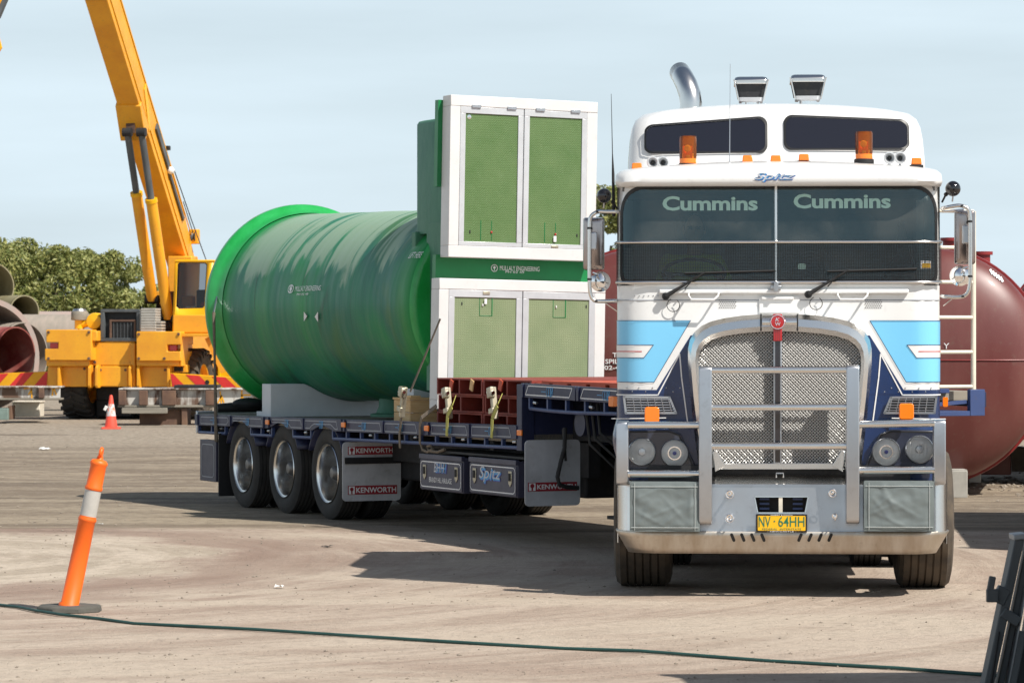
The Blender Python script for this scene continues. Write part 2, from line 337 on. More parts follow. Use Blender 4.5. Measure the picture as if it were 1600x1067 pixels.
        if bevel: q = o.modifiers.new('bevel', 'BEVEL'); q.width = bevel; q.segments = 2; q.limit_method = 'ANGLE'; q.angle_limit = math.radians(40)
        for k, v in kw.items(): o[k] = v
        return o

def empty(name, label, cat, loc=(0,0,0), rz=0., group=None):
    o = bpy.data.objects.new(name, None); C.objects.link(o); o.location = loc; o.rotation_euler = (0,0,rz)
    o['label'] = label; o['category'] = cat
    if group: o['group'] = group
    return o
def tag(o, label, cat, group=None):
    o['label'] = label; o['category'] = cat
    if group: o['group'] = group
    return o
def kids(o): return [c for c in bpy.data.objects if c.parent == o]
def dup(o, loc, rz=None, label=None):
    r = o.copy(); C.objects.link(r); r.location = loc
    if rz is not None: r.rotation_euler = (0,0,rz)
    if label: r['label'] = label
    for ch in kids(o):
        c = ch.copy(); C.objects.link(c); c.parent = r
        for g in kids(ch): d = g.copy(); C.objects.link(d); d.parent = c
    return r

class Frame:                              # a local frame on the ground; at() turns a sight line into a local point
    def __init__(s, X, Y, th): s.X, s.Y, s.th = X, Y, th; s.c, s.s = math.cos(th), math.sin(th)
    def at(s, u, v, y):
        k = (u-800)/F; x = (k*(s.Y+s.c*y)-s.X+s.s*y)/(s.c-k*s.s); Z = s.Y+s.s*x+s.c*y
        return (x, y, H-(v-HV)/F*Z)
    def atx(s, u, v, x):
        k = (u-800)/F; y = (k*(s.Y+s.s*x)-s.X-s.c*x)/(-s.s-k*s.c); Z = s.Y+s.s*x+s.c*y
        return (x, y, H-(v-HV)/F*Z)
    def w(s, p): return (s.X+s.c*p[0]-s.s*p[1], s.Y+s.s*p[0]+s.c*p[1], p[2])
def wat(u, v, Z): return ((u-800)/F*Z, Z, H-(v-HV)/F*Z)

def rr(x0, x1, z0, z1, r, n=6):           # rounded rectangle outline
    if not isinstance(r, (list, tuple)): r = [r]*4
    out = []
    for (cx, cz, a0), q in zip(((x1-r[0], z0+r[0], -90), (x1-r[1], z1-r[1], 0), (x0+r[2], z1-r[2], 90), (x0+r[3], z0+r[3], 180)), r):
        for i in range(n+1):
            a = math.radians(a0+90*i/n); out.append((cx+q*math.cos(a), cz+q*math.sin(a)))
    return out
def line2(pts, w, closed=False):          # stroke a 2-D polyline: list of quads
    out = []; n = len(pts)
    for i in range(n if closed else n-1):
        a, b = Vector(pts[i]).to_2d(), Vector(pts[(i+1)%n]).to_2d(); d = (b-a)
        if d.length < 1e-6: continue
        d.normalize(); p = Vector((-d.y, d.x))*w/2; e = d*w*.35
        out.append([tuple(a-e-p), tuple(b+e-p), tuple(b+e+p), tuple(a-e+p)])
    return out
def decal(name, m, polys, fn, parent, step=None, **kw):   # flat print laid on a surface: 2-D polygons mapped by fn
    bm = bmesh.new()
    for k, p in enumerate(polys):
        vs = [bm.verts.new((a, b, 0)) for a, b in p]
        try: bm.faces.new(vs)
        except Exception: pass
    if step:
        xs = [v.co.x for v in bm.verts]; x = math.floor(min(xs)/step)*step
        while x < max(xs):
            bmesh.ops.bisect_plane(bm, geom=bm.verts[:]+bm.edges[:]+bm.faces[:], plane_co=(x,0,0), plane_no=(1,0,0)); x += step
    for v in bm.verts: v.co = Vector(fn(v.co.x, v.co.y))
    me = bpy.data.meshes.new(name); bm.to_mesh(me); bm.free(); me.materials.append(M[m])
    if step: me.shade_smooth()
    o = bpy.data.objects.new(name, me); C.objects.link(o); o.parent = parent
    for k, v in kw.items(): o[k] = v
    return o
def text_polys(txt, x0, x1, z0, z1, shear=0., bold=0., spacing=1.):
    cu = bpy.data.curves.new('t', 'FONT'); cu.body = txt; cu.shear = shear; cu.offset = bold; cu.space_character = spacing; cu.resolution_u = 3
    o = bpy.data.objects.new('t', cu); C.objects.link(o)
    dg = bpy.context.evaluated_depsgraph_get(); me = bpy.data.meshes.new_from_object(o.evaluated_get(dg))
    P = [v.co.copy() for v in me.vertices]; fs = [list(p.vertices) for p in me.polygons]
    bpy.data.objects.remove(o); bpy.data.curves.remove(cu); bpy.data.meshes.remove(me)
    ax, bx_ = min(p.x for p in P), max(p.x for p in P); az, bz = min(p.y for p in P), max(p.y for p in P)
    g = lambda p: (x0+(p.x-ax)/(bx_-ax)*(x1-x0), z0+(p.y-az)/(bz-az)*(z1-z0))
    return [[g(P[i]) for i in f] for f in fs]
def text(txt, m, x0, x1, z0, z1, fn, parent, name='lettering', **k):
    lab = k.pop('label', None); o = decal(name, m, text_polys(txt, x0, x1, z0, z1, **k), fn, parent)
    if lab: o['label'] = lab
    return o
def disc2(cx, cz, r, n=16, rz=None): return [(cx+r*math.cos(2*PI*i/n), cz+(rz or r)*math.sin(2*PI*i/n)) for i in range(n)]

# ------------------------------------------------------------------ ground
def groundmat():
    m = bpy.data.materials.new('compacted_dirt'); m.use_nodes = True; n = m.node_tree; L = n.links.new; b = n.nodes['Principled BSDF']
    b.inputs['Roughness'].default_value = .92; b.inputs['Specular IOR Level'].default_value = .25
    tc = n.nodes.new('ShaderNodeTexCoord')
    def nz(scale, sc, det=6, ro=.6, rot=0., dist=0., vec=None):
        mp = n.nodes.new('ShaderNodeMapping'); mp.inputs['Scale'].default_value = scale; mp.inputs['Rotation'].default_value = (0,0,rot)
        L(vec or tc.outputs['Object'], mp.inputs[0])
        t = n.nodes.new('ShaderNodeTexNoise'); t.inputs['Scale'].default_value = sc; t.inputs['Detail'].default_value = det; t.inputs['Roughness'].default_value = ro; t.inputs['Distortion'].default_value = dist
        L(mp.outputs[0], t.inputs['Vector']); return t.outputs['Fac']
    def ramp(f, a, c, v0=0., v1=1.):
        r = n.nodes.new('ShaderNodeMapRange'); r.interpolation_type = 'SMOOTHSTEP'; r.inputs[1].default_value = a; r.inputs[2].default_value = c; r.inputs[3].default_value = v0; r.inputs[4].default_value = v1
        L(f, r.inputs[0]); return r.outputs[0]
    def mix(f, a, c):
        x = n.nodes.new('ShaderNodeMix'); x.data_type = 'RGBA'; L(f, x.inputs[0])
        for i, q in ((6, a), (7, c)):
            if isinstance(q, tuple): x.inputs[i].default_value = (*q, 1)
            else: L(q, x.inputs[i])
        return x.outputs[2]
    def math_(op, a, c):
        x = n.nodes.new('ShaderNodeMath'); x.operation = op
        for i, q in enumerate((a, c)):
            if isinstance(q, (int, float)): x.inputs[i].default_value = q
            else: L(q, x.inputs[i])
        return x.outputs[0]
    sp = n.nodes.new('ShaderNodeSeparateXYZ'); L(tc.outputs['Object'], sp.inputs[0]); X, Y = sp.outputs[0], sp.outputs[1]
    # swept wheel tracks: rings round a turning point, read as arcs
    dx = math_('SUBTRACT', X, -6.9); dy = math_('SUBTRACT', Y, 28.2)
    rad = math_('SQRT', math_('ADD', math_('MULTIPLY', dx, dx), math_('MULTIPLY', dy, dy)), 0)
    cb = n.nodes.new('ShaderNodeCombineXYZ'); L(rad, cb.inputs[0]); an = math_('ARCTAN2', dy, dx); L(math_('MULTIPLY', an, 1.6), cb.inputs[1])
    tracks = nz((1.5, .9, 1), 1.5, 8, .68, vec=cb.outputs[0], dist=.15)
    fine = nz((1, 1, 1), 9, 8, .7)
    big = nz((.55, 1.2, 1), .32, 5, .55, .25, .6)
    base = mix(ramp(tracks, .36, .62), (.34, .26, .205), (.47, .385, .31))
    base = mix(ramp(big, .46, .6, 0, .75), base, (.50, .42, .335))
    # pale worn sweep where trucks swing round, redder dust along its outer edge
    rn = math_('ADD', rad, math_('MULTIPLY', math_('SUBTRACT', nz((1, 1, 1), .7, 6, .6), .5), 2.2))
    base = mix(ramp(rn, 4.0, 4.5, .88, 0), base, mix(ramp(tracks, .4, .62), (.40, .335, .26), (.54, .46, .37)))
    ringm = math_('MULTIPLY', ramp(rn, 4.2, 4.7), ramp(rn, 5.0, 6.2, 1, 0))
    base = mix(math_('MULTIPLY', ringm, .6), base, (.235, .155, .12))
    base = mix(ramp(nz((.5, 1.3, 1), .55, 6, .65, .1, .5), .52, .66, 0, .5), base, (.32, .235, .185))
    # farther yard: browner loose dirt, darker damp bands
    far = ramp(Y, 30., 35.)
    fm = math_('ADD', far, math_('MULTIPLY', math_('SUBTRACT', big, .5), 1.5))
    farcol = mix(ramp(nz((.35, 2.2, 1), .6, 8, .68, .06), .4, .6), (.32, .262, .192), (.19, .148, .108))
    c = mix(ramp(fm, .4, .58), base, farcol)
    f2 = ramp(Y, 50., 62.)
    c = mix(f2, c, mix(ramp(fine, .4, .6), (.36, .305, .24), (.26, .215, .165)))
    damp = ramp(nz((.2, .8, 1), .6, 8, .68, .03, .6), .54, .66, 0, .7)
    dm = math_('MULTIPLY', damp, ramp(Y, 28., 34.))
    c = mix(dm, c, (.105, .08, .06))
    c = mix(ramp(fine, .46, .7, 0, .38), c, (.18, .145, .115))
    sp2 = nz((1, 1, 1), 34, 4, .6); c = mix(ramp(sp2, .64, .72, 0, .5), c, (.62, .58, .5))
    gr = nz((1, 1, 1), 4.5, 6, .75); c = mix(math_('MULTIPLY', ramp(gr, .5, .62, 0, .5), ramp(Y, 30., 35.)), c, (.15, .118, .088)); c = mix(math_('MULTIPLY', ramp(gr, .36, .46, .4, 0), ramp(Y, 30., 35.)), c, (.42, .365, .285))
    sp3 = nz((1, 1, 1), 21, 4, .6); c = mix(ramp(sp3, .66, .73, 0, .55), c, (.12, .1, .085))
    L(c, b.inputs['Base Color'])
    h = math_('ADD', math_('MULTIPLY', fine, .5), math_('MULTIPLY', tracks, .9)); h = math_('ADD', h, math_('MULTIPLY', sp2, .3))
    bp = n.nodes.new('ShaderNodeBump'); bp.inputs['Strength'].default_value = .8; bp.inputs['Distance'].default_value = .05
    L(h, bp.inputs['Height']); L(bp.outputs[0], b.inputs['Normal'])
    return m
M['ground'] = groundmat()
def gz(x, y):
    f = min(1, max(0, (y-34)/14)); a = min(1, max(0, (abs(x)-1)/4))
    return (mnoise.noise(Vector((x*.5, y*.35, 0)))*.045+mnoise.noise(Vector((x*2.1, y*1.6, 3)))*.012)*f*(1 if y < 60 else max(0, 1-(y-60)/6))
xs = [-2500, -400, -80, -30]+[-16+.4*i for i in range(81)]+[30, 80, 400, 2500]; ys = [-300, -20, 8]+[12+.4*i for i in range(145)]+[75, 90, 150, 400, 1500, 4500]
g = MB(); g.add([(x, y, gz(x, y) if -16 <= x <= 16 and 30 < y < 70 else 0) for y in ys for x in xs],
    [(j*len(xs)+i, j*len(xs)+i+1, (j+1)*len(xs)+i+1, (j+1)*len(xs)+i) for j in range(len(ys)-1) for i in range(len(xs)-1)])
g.build('ground', 'ground', kind='structure', recalc=False, ang=80)

# ------------------------------------------------------------------ prime mover
T = Frame(1.929, 24.0, math.radians(-3.4))
TR = Frame(-2.478, 35.5, math.radians(24.6))
truck = empty('truck', 'white and blue flat-fronted truck with chrome bull bar facing the viewer', 'truck', (T.X, T.Y, 0), T.th)
t2 = lambda u, v, y: T.at(u, v, y)
def tx(u, y=0, v=523): return T.at(u, v, y)[0]
def tz(v, y=0, u=1218): return T.at(u, v, y)[2]

# cab plan: flat front with rounded corners; a runs along the outline from the centre line
def plan(a, Wd, r, yf):
    st = Wd-r; q = PI/2*r; sg = 1 if a >= 0 else -1; a = abs(a)
    if a <= st: x, y = a, yf
    elif a <= st+q: t = (a-st)/r; x, y = st+r*math.sin(t), yf+r-r*math.cos(t)
    else: x, y = Wd, yf+r+(a-st-q)
    return sg*x, y
def plann(a, Wd, r):                      # outward normal of the plan
    st = Wd-r; q = PI/2*r; sg = 1 if a >= 0 else -1; t = min(PI/2, max(0, (abs(a)-st)/r)); return sg*math.sin(t), -math.cos(t)
CW, CR, CY = 1.185, .2, .30
def cabS(a, z, off=0.):
    yf = CY+max(0, z-2.25)*.07; x, y = plan(a, CW, CR, yf); nx, ny = plann(a, CW, CR)
    return (x+nx*off, y+ny*off, z)
def a_of_x(x):                            # outline length for a front-view x
    st = CW-CR; sg = 1 if x >= 0 else -1; ax = abs(x)
    return x if ax <= st else sg*(st+CR*math.asin(min(1, (ax-st)/CR)))
AB = CW-CR+PI/2*CR
def wallgrid(mb, z0, z1, a1, nz=2):
    return mb.grid(lambda s, t: cabS(-a1+2*a1*s, z0+(z1-z0)*t), 64, nz)
ZW0, ZW1 = tz(446, .3), tz(288, .33)      # windscreen band
ZP = tz(612, .3)                          # paint line blue / white
wallgrid(MB(), ZP, ZW0-.0, AB+1.75).build('cab_front_panel', 'white', truck)
wallgrid(MB(), .84, ZP-.0, AB+.2).build('lower_front_panel', 'navy', truck)
for sx in (-1, 1): MB().box(sx*CW-.01, sx*CW+.01, CY+CR+.2, 2.25, 1.02, ZP).build('cab_side_panel', 'navy', truck)
b = MB(); b.box(-CW, CW, 2.24, 2.27, 1.0, ZW1+.2); b.build('cab_rear_wall', 'white', truck)
b = MB(); b.box(-CW+.02, CW-.02, .5, 2.22, .98, 1.03); b.build('cab_floor', 'dark', truck)
# dark liner behind the grille so that no light leaks through
MB().box(-1.1, 1.1, .5, .53, 1.05, 1.98).build('firewall', 'dark', truck)

# windscreen: outline in (a, z)
za, zb = tz(441, .31), tz(292, .33)
xl, xr = tx(969, .33), tx(1467, .33)
aw = a_of_x(min(abs(xl), xr, CW-.012))
def rr_half(z, z0, z1, A, r0, r1):
    if z < z0+r0: d = r0-(z-z0); return A-r0+math.sqrt(max(0, r0*r0-d*d))
    if z > z1-r1: d = r1-(z1-z); return A-r1+math.sqrt(max(0, r1*r1-d*d))
    return A
nzr = 40
def wpatch(mb, A, z0, z1, r0, r1, off):
    def fn(s, t):
        tt = .5-.5*math.cos(PI*t); z = z0+(z1-z0)*tt; w = rr_half(z, z0, z1, A, r0, r1); return cabS((2*s-1)*w, z, off)
    return mb.grid(fn, 70, nzr)
wpatch(MB(), aw-.03, za+.02, zb-.015, .07, .2, .004).build('windscreen', 'windscreen', truck, recalc=False)
def dustmat():
    n = M['windscreen'].node_tree; L = n.links.new; out = n.nodes['Material Output']; src = out.inputs[0].links[0].from_socket
    t = n.nodes.new('ShaderNodeTexNoise'); t.inputs['Scale'].default_value = 3.; t.inputs['Detail'].default_value = 8; tc = n.nodes.new('ShaderNodeTexCoord'); L(tc.outputs['Object'], t.inputs['Vector'])
    r = n.nodes.new('ShaderNodeMapRange'); r.inputs[1].default_value = .42; r.inputs[2].default_value = .8; r.inputs[3].default_value = .015; r.inputs[4].default_value = .14; L(t.outputs['Fac'], r.inputs[0])
    d = n.nodes.new('ShaderNodeBsdfDiffuse'); d.inputs[0].default_value = (.42, .42, .38, 1); m = n.nodes.new('ShaderNodeMixShader'); L(r.outputs[0], m.inputs[0]); L(src, m.inputs[1]); L(d.outputs[0], m.inputs[2]); L(m.outputs[0], out.inputs[0])
dustmat()
def loopAZ(A, z0, z1, r0, r1, off, n=None):
    pts = rr(-A, A, z0, z1, [r0, r1, r1, r0], 14); out = []
    # subdivide long straight runs so that the loop follows the curved front
    P2 = []
    for i in range(len(pts)):
        p, q = pts[i], pts[(i+1)%len(pts)]; d = abs(p[0]-q[0]); k = max(1, int(d/.06))
        for j in range(k): P2.append((p[0]+(q[0]-p[0])*j/k, p[1]+(q[1]-p[1])*j/k))
    return [cabS(p[0], p[1], off) for p in P2], P2
inner, P2 = loopAZ(aw-.035, za+.015, zb-.01, .07, .2, .006)
outer = []
for (a, z) in P2:
    nx = max(-1, min(1, (a)/(aw))); cz_ = (za+zb)/2
    # push outwards by the seal width
    ax = abs(a); sx = 1 if a > 0 else -1
    da = .028 if ax > aw-.25 else .028*max(0, (ax-(aw-.25)+.1)/.1); 
    dz = (-.03 if z < cz_ else .022)*min(1, abs(z-cz_)/((zb-za)/2))**3
    outer.append((a+sx*da, z+dz))
sealo = [cabS(a, z, .008) for a, z in outer]
MB().ring(inner, sealo).build('windscreen_seal', 'seal', truck)
# white surround: from the seal out to the full band
rect = []
for a, z in outer:
    ax = abs(a)
    if z > zb-.24 and ax > aw-.3: # top corner region
        t = (z-(zb-.24))/.24; rect.append((math.copysign(AB+.05, a) if t < .75 else a*1.05 if False else math.copysign(min(AB+.05, ax+(AB+.05-ax)*(1.9-1.2*t)), a), z if t < .55 else min(ZW1, z+(t-.55)*.3)))
    elif z < za+.1 and ax > aw-.12: rect.append((math.copysign(AB+.05, a), max(ZW0, z-.02)))
    elif ax > aw-.05: rect.append((math.copysign(AB+.05, a), z))
    else: rect.append((a, ZW1 if z > (za+zb)/2 else ZW0))
MB().ring([cabS(a, z, .002) for a, z in outer], [cabS(a, z, 0) for a, z in rect]).build('windscreen_surround', 'white', truck)
for sx in (-1, 1):
    b = MB(); b.grid(lambda s, t: (sx*CW, CY+CR+.02+(.22)*s, ZW0+(ZW1-ZW0)*t), 2, 1)
    b.box(sx*CW-.008, sx*CW+.008, 1.25, 2.24, ZW0, ZW1)
    b.box(sx*CW-.008, sx*CW+.008, CY+CR+.24, 1.25, ZW0, ZW0+.06)
    b.build('side_pillar', 'white', truck)
    MB().grid(lambda s, t: (sx*(CW-.01), CY+CR+.24+(1.25-CY-CR-.24)*s, ZW0+.06+(ZW1-ZW0-.06)*t), 2, 2).build('side_window', 'darkglass', truck)
# brow (sun visor) and forward roof
def ring_at(z, Wd, r, yf, yb, crown=0.):
    pts = []
    st = Wd-r; N = 40
    A = st+PI/2*r
    for i in range(N+1):
        x, y = plan(-A+2*A*i/N, Wd, r, yf); pts.append((x, y, z-crown*(x/Wd)**2))
    pts += [(Wd, yb, z-crown), (Wd*.5, yb, z-crown*.25), (0, yb, z), (-Wd*.5, yb, z-crown*.25), (-Wd, yb, z-crown)]
    return pts
zB = tz(290, .2)
br = [ring_at(zB, CW-.03, .2, .36, 2.2), ring_at(zB, CW+.0, .22, .2, 2.2), ring_at(zB+.03, CW+.012, .22, .175, 2.2), ring_at(zB+.09, CW+.006, .24, .19, 2.2),
      ring_at(zB+.14, CW-.02, .25, .25, 2.2, .02), ring_at(zB+.175, CW-.05, .26, .36, 2.2, .04), ring_at(zB+.2, CW-.08, .28, .55, 2.2, .06), ring_at(zB+.22, CW-.12, .3, .95, 2.2, .07)]
MB().loft(br).build('roof_brow', 'white', truck, ang=60)
MB().box(-CW+.04, CW-.04, .45, 2.2, zB-.03, zB+.01).build('headlining', 'cabin', truck)
# raised sleeper roof
zT = tz(161, 1.35)
def up(z): # front y of the raised roof
    t = (z-(zB+.1))/(zT-(zB+.1)); return .92+.22*t+.05*t*t
zs = [zB+.08, zB+.3, zB+.45, zT-.14, zT-.075, zT-.03, zT-.005, zT+.004]
ws = [1.125, 1.12, 1.11, 1.095, 1.07, 1.02, .93, .7]; ex = [0, 0, 0, 0, .02, .07, .17, .45]
MB().loft([ring_at(z, w, .22+.0*i, up(z)+e, 3.1-e*.3, .055) for i, (z, w, e) in enumerate(zip(zs, ws, ex))]).build('raised_roof', 'white', truck, ang=60)
def upS(a, z, off):
    x, y = plan(a, 1.115, .22, up(z)-off); return (x, y, z)
def roof_window(us, vt0, vt1, vb):
    ym = 1.0; x0, x1 = tx(us[0], ym), tx(us[1], ym); z0 = tz(vb, ym, us[0]); zt = (tz(vt0, ym), tz(vt1, ym))
    base = rr(0, 1, 0, 1, .0, 1)
    def outline(g):
        pts = rr(x0-g, x1+g, z0-g, max(zt)+g, [.06, .07, .07, .06], 7); o = []
        for x, z in pts:
            t = (x-x0)/(x1-x0); cut = (max(zt)-(zt[0]+(zt[1]-zt[0])*t))*max(0, (z-z0)/(max(zt)-z0)); o.append((x, z-cut))
        return o
    gl = MB(); P = [upS(x, z-.055*(x/1.12)**2*0, .012) for x, z in outline(0)]; gl.add(P, [tuple(range(len(P)))]); 
    w = gl.build('roof_window', 'darkglass', truck)
    MB().ring([upS(x, z, .016) for x, z in outline(0)], [upS(x, z, .014) for x, z in outline(.016)]).build('window_seal', 'seal', w)
    # sub-edge: pale moulding
roof_window((1009, 1196), 196, 183, 237)
roof_window((1228, 1419), 181, 189, 232)

# paint scheme on the cab front (px outlines of the left side, mirrored across the centre line)
cx = 1219.
def fr_px(pts, mirror):
    out = []
    for u, v in pts:
        if mirror: u = 2*cx-u
        p = T.at(u, v, .3); x = max(-CW, min(CW, p[0])); out.append((a_of_x(x), p[2]))
    return out
def sfun(off): return lambda a, z: cabS(a, z, off)
for mir in (0, 1):
    ext = lambda pts: [((-AB-.5 if not mir else AB+.5) if abs(abs(a)-AB) < .07 or abs(a) > AB-.02 else a, z) for a, z in fr_px(pts, mir)]
    decal('paint_stripe', 'skyblue', [ext([(960,501),(1079,501),(1022,597),(960,597)])], sfun(.002), truck, .05)
    decal('paint_stripe', 'white', [ext([(960,539),(1021,539),(1006,559),(960,559)])], sfun(.004), truck, .05)
    decal('paint_stripe', 'red_line', [ext([(960,548.4),(1003,548.4),(1003,549.8),(960,549.8)])], sfun(.006), truck, .05)
    decal('paint_stripe', 'navy', [ext([(960,609),(1026,609),(1079,524),(1100,524),(1100,616),(960,616)])], sfun(.002), truck, .05)
    for a, b_ in (((960,617),(1028,617)), ((1028,617),(1062,553)), ((1062,553),(1065,590)), ((1065,590),(1075,665))):
        q = fr_px([a, b_], mir)
        if a[0] == 960: q[0] = (math.copysign(AB+.2, q[0][0]), q[0][1])
        decal('pinstripe', 'pin', line2(q, .009), sfun(.006), truck, .05)
    for a, b_ in (((960,501),(1079,501)), ((1079,501),(1022,597)), ((1022,597),(960,597)), ((960,539),(1021,539)), ((1021,539),(1006,559)), ((1006,559),(960,559))):
        q = fr_px([a, b_], mir)
        decal('pinstripe', 'navy', line2(q, .004), sfun(.0065), truck, .05)
# panel seam and rivets below the windscreen
sb = MB()
for k in range(7): sb.sphere(cabS(-1.05+.034*k, tz(462, .3), .001), .005, 6, 4)
for k in range(9):
    for sx in (-1, 1): sb.sphere(cabS(sx*(.72+.05*k), tz(606+(k%2)*6, .3), .001), .006, 6, 4)
sb.build('rivets', 'alu_b', truck, kind='stuff')
MB().tube([cabS(-AB-.4+(2*AB+.8)*i/60, tz(469, .3), 0) for i in range(61)], .0035, 5).build('panel_seam', 'pingrey', truck)
MB().box(tx(1030, .27), tx(1420, .27), .262, .30, tz(459, .28), tz(452, .28)).build('cowl_rail', 'white', truck, .008)

# windscreen furniture
decal('centre_bar', 'alu', [[(tx(1210, .28), za-.02), (tx(1215, .28), za-.02), (tx(1215, .28), zb+.02), (tx(1210, .28), zb+.02)]], lambda a, z: cabS(a, z, .012), truck)
MB().tube([cabS(tx(1212.5, .28), z, .02) for z in (za-.03, (za+zb)/2, zb+.01)], .011, 8).build('windscreen_divider', 'alu', truck)
text('Cummins', 'sticker', tx(1035,.31), tx(1184,.31), tz(329,.31), tz(306,.31), sfun(.009), truck, bold=.03, spacing=.97)
text('Cummins', 'sticker', tx(1240,.31), tx(1392,.31), tz(326,.31), tz(303,.31), sfun(.009), truck, bold=.03, spacing=.97)
decal('sticker', 'pin', [[(tx(1437,.4), tz(420,.3)), (tx(1453,.4), tz(420,.3)), (tx(1453,.4), tz(408,.3)), (tx(1437,.4), tz(408,.3))]], lambda x, z: cabS(a_of_x(x), z, .008), truck)
decal('sticker', 'plate', [[(tx(1439,.4), tz(419,.3)), (tx(1452,.4), tz(419,.3)), (tx(1452,.4), tz(412,.3)), (tx(1439,.4), tz(412,.3))]], lambda x, z: cabS(a_of_x(x), z, .01), truck)
decal('sticker', 'sticker', [rr(tx(1247,.3), tx(1259,.3), tz(421,.3), tz(412,.3), .01, 2)], sfun(.008), truck)
# stone guard: two rails, woven wire between
SO = .03
zg0, zg1 = tz(441, .26), tz(378, .26)
for z in (zg0, zg1):
    MB().tube([cabS(-AB+.1+2*(AB-.1)*i/70, z, SO) for i in range(71)], .011, 8).build('stone_guard_rail', 'alu', truck)
sg = MB(); A_ = AB-.1; NV = 190
for i in range(NV+1):
    a = -A_+2*A_*i/NV; sg.tube([cabS(a, zg0, SO), cabS(a, zg1, SO)], .0017, 3, caps=False)
for j in range(1, 28):
    z = zg0+(zg1-zg0)*j/28; sg.tube([cabS(-A_+2*A_*i/60, z, SO) for i in range(61)], .0017, 3, caps=False)
sg.build('stone_guard_mesh', 'dark', truck, kind='stuff')
b = MB(); b.box(tx(1204,.25), tx(1221,.25), .235, .3, tz(452,.25), tz(446,.25)); b.box(tx(1209,.25), tx(1216,.25), .225, .25, tz(456,.25), tz(440,.25)); b.build('guard_clamp', 'alu_b', truck, .004)

# wipers, grab handles, vents, hatch
for (u0, v0, u1, v1) in ((1040,463,1102,425), (1263,460,1325,422)):
    p = t2(u0, v0, .25); q = t2(u1, v1, .25); r_ = t2(u0+170, v1-2, .27)
    w = MB().tube([p, Vector(p).lerp(Vector(q), .35), q], [.019, .011, .006], 8).build('wiper_arm', 'black', truck)
    p2 = t2(u0+30, v0-12, .235); q2 = t2(u1-14, v1+6, .235)
    MB().tube([p2, q2], .005, 6).build('wiper_link', 'black', w)
    MB().tube([t2(u0+30, v1+2, .268), r_], .007, 5).build('wiper_blade', 'black', w)
    MB().lathe([(.001,-.03),(.028,-.03),(.028,.02)], (p[0], .275, p[2]), 'y', 12).build('wiper_pivot', 'black', w)
    hp = [t2(u0+12+10*math.cos(t), v0+11+10*math.sin(t)+3, .27) for t in [i*PI*1.7/12-1 for i in range(13)]]
    MB().tube(hp, .003, 5).build('washer_hose', 'black', w)
for u0 in (1076, 1309):
    P = [t2(u0, 459, .28), t2(u0, 462, .21), t2(u0+4, 468, .2), t2(u0+40, 468, .2), t2(u0+46, 462, .21), t2(u0+47, 458, .28)]
    h = MB().tube(P, .0085, 8).build('grab_handle', 'white', truck)
    for u in (u0, u0+47): MB().lathe([(.001,-.012),(.014,-.012),(.014,.01)], (tx(u,.28), .285, tz(459,.28)), 'y', 10).build('bolt', 'ratchet', h)
for u0 in (1124, 1352):
    b = MB(); 
    for i in range(9):
        for j in range(5):
            q = t2(u0+3*i+(j%2)*1.5, 469+3*j, .3); b.add([(q[0]+.0042*math.cos(k*PI/3), .2965, q[2]+.0042*math.sin(k*PI/3)) for k in range(6)], [tuple(range(6))])
    b.build('vent_holes', 'dark', truck, kind='stuff')
b = MB(); b.box(tx(1186,.29), tx(1250,.29), .288, .302, tz(489,.29), tz(463,.29)); b.build('service_flap', 'white', truck, .004)
MB().box(tx(1190,.28), tx(1240,.28), .27, .29, tz(468,.28), tz(464,.28)).build('flap_handle', 'white', truck, .004)

# roof lights, horns, beacons
def marker(u, v0, v1, y, w=17, name='marker_light'):
    p = t2(u, v1, y); s_ = F/(24.9+y)
    hw = w/2/216; h = (v1-v0-3)/214
    b = MB().box(p[0]-hw*1.25, p[0]+hw*1.25, y-.02, y+.09, p[2]-.03, p[2]+.015).build(name, 'black', truck, .004)
    MB().prism([(p[0]-hw, p[2]+.015), (p[0]+hw, p[2]+.015), (p[0]+hw*.88, p[2]+.01+h), (p[0]-hw*.88, p[2]+.01+h)], 'y', y-.012, y+.075).build('lens', 'amber', b, .008)
for u, v0, v1, y in ((995,254,270,.42), (1168,242,257,.48), (1212,242,257,.48), (1256,240,255,.48), (1432,246,261,.42)): marker(u, v0, v1, y)
for u, v0, v1 in ((1075,219,262), (1350,213,255)):
    y = .52; p = t2(u, v1, y); r = 13.5/212; z0 = p[2]; zt = tz(v0, y)
    b = MB().lathe([(.001,-.03),(r*1.15,-.03),(r*1.15,.025),(r,.03)], (p[0], y, z0), 'z', 24).build('beacon', 'black', truck)
    MB().lathe([(r,0),(r*1.0,(zt-z0)*.93),(r*.93,(zt-z0)),(.001,(zt-z0))], (p[0], y, z0+.03), 'z', 28).build('dome', 'amberglass', b)
    MB().lathe([(r*1.01,0),(r*1.01,.035)], (p[0], y, z0+.03), 'z', 24).build('dome_base', 'amber', b)
    MB().tube([(p[0], y, z0), (p[0], y, z0+.09)], .016, 8).sphere((p[0]-.004, y-.006, z0+.14), .026, 12, 8).build('bulb', 'bowl', b)
    MB().grid(lambda s, t: (p[0]+.04*math.cos(PI*.2+PI*s), y+.03*math.sin(PI*.2+PI*s)+.012, z0+.06+.1*t), 8, 4).build('mirror_reflector', 'amber', b)
for us, v in (((1020,1036), 254), ((1390,1407), 247)):
    for u in us:
        y = .5; p = t2(u, v, y)
        h = MB().lathe([(.012,.34),(.014,.12),(.022,.05),(.034,.012),(.042,0),(.046,-.004),(.036,-.006),(.03,.01),(.02,.04),(.001,.06)], (p[0], y, p[2]), 'y', 24).build('air_horn', 'lid_alu', truck)
        MB().lathe([(.001,.03),(.017,.028)], (p[0], y, p[2]), 'y', 16).build('horn_throat', 'black', h)
        MB().box(p[0]-.01, p[0]+.01, y+.05, y+.08, p[2]-.09, p[2]-.02).build('horn_foot', 'alu_b', h)
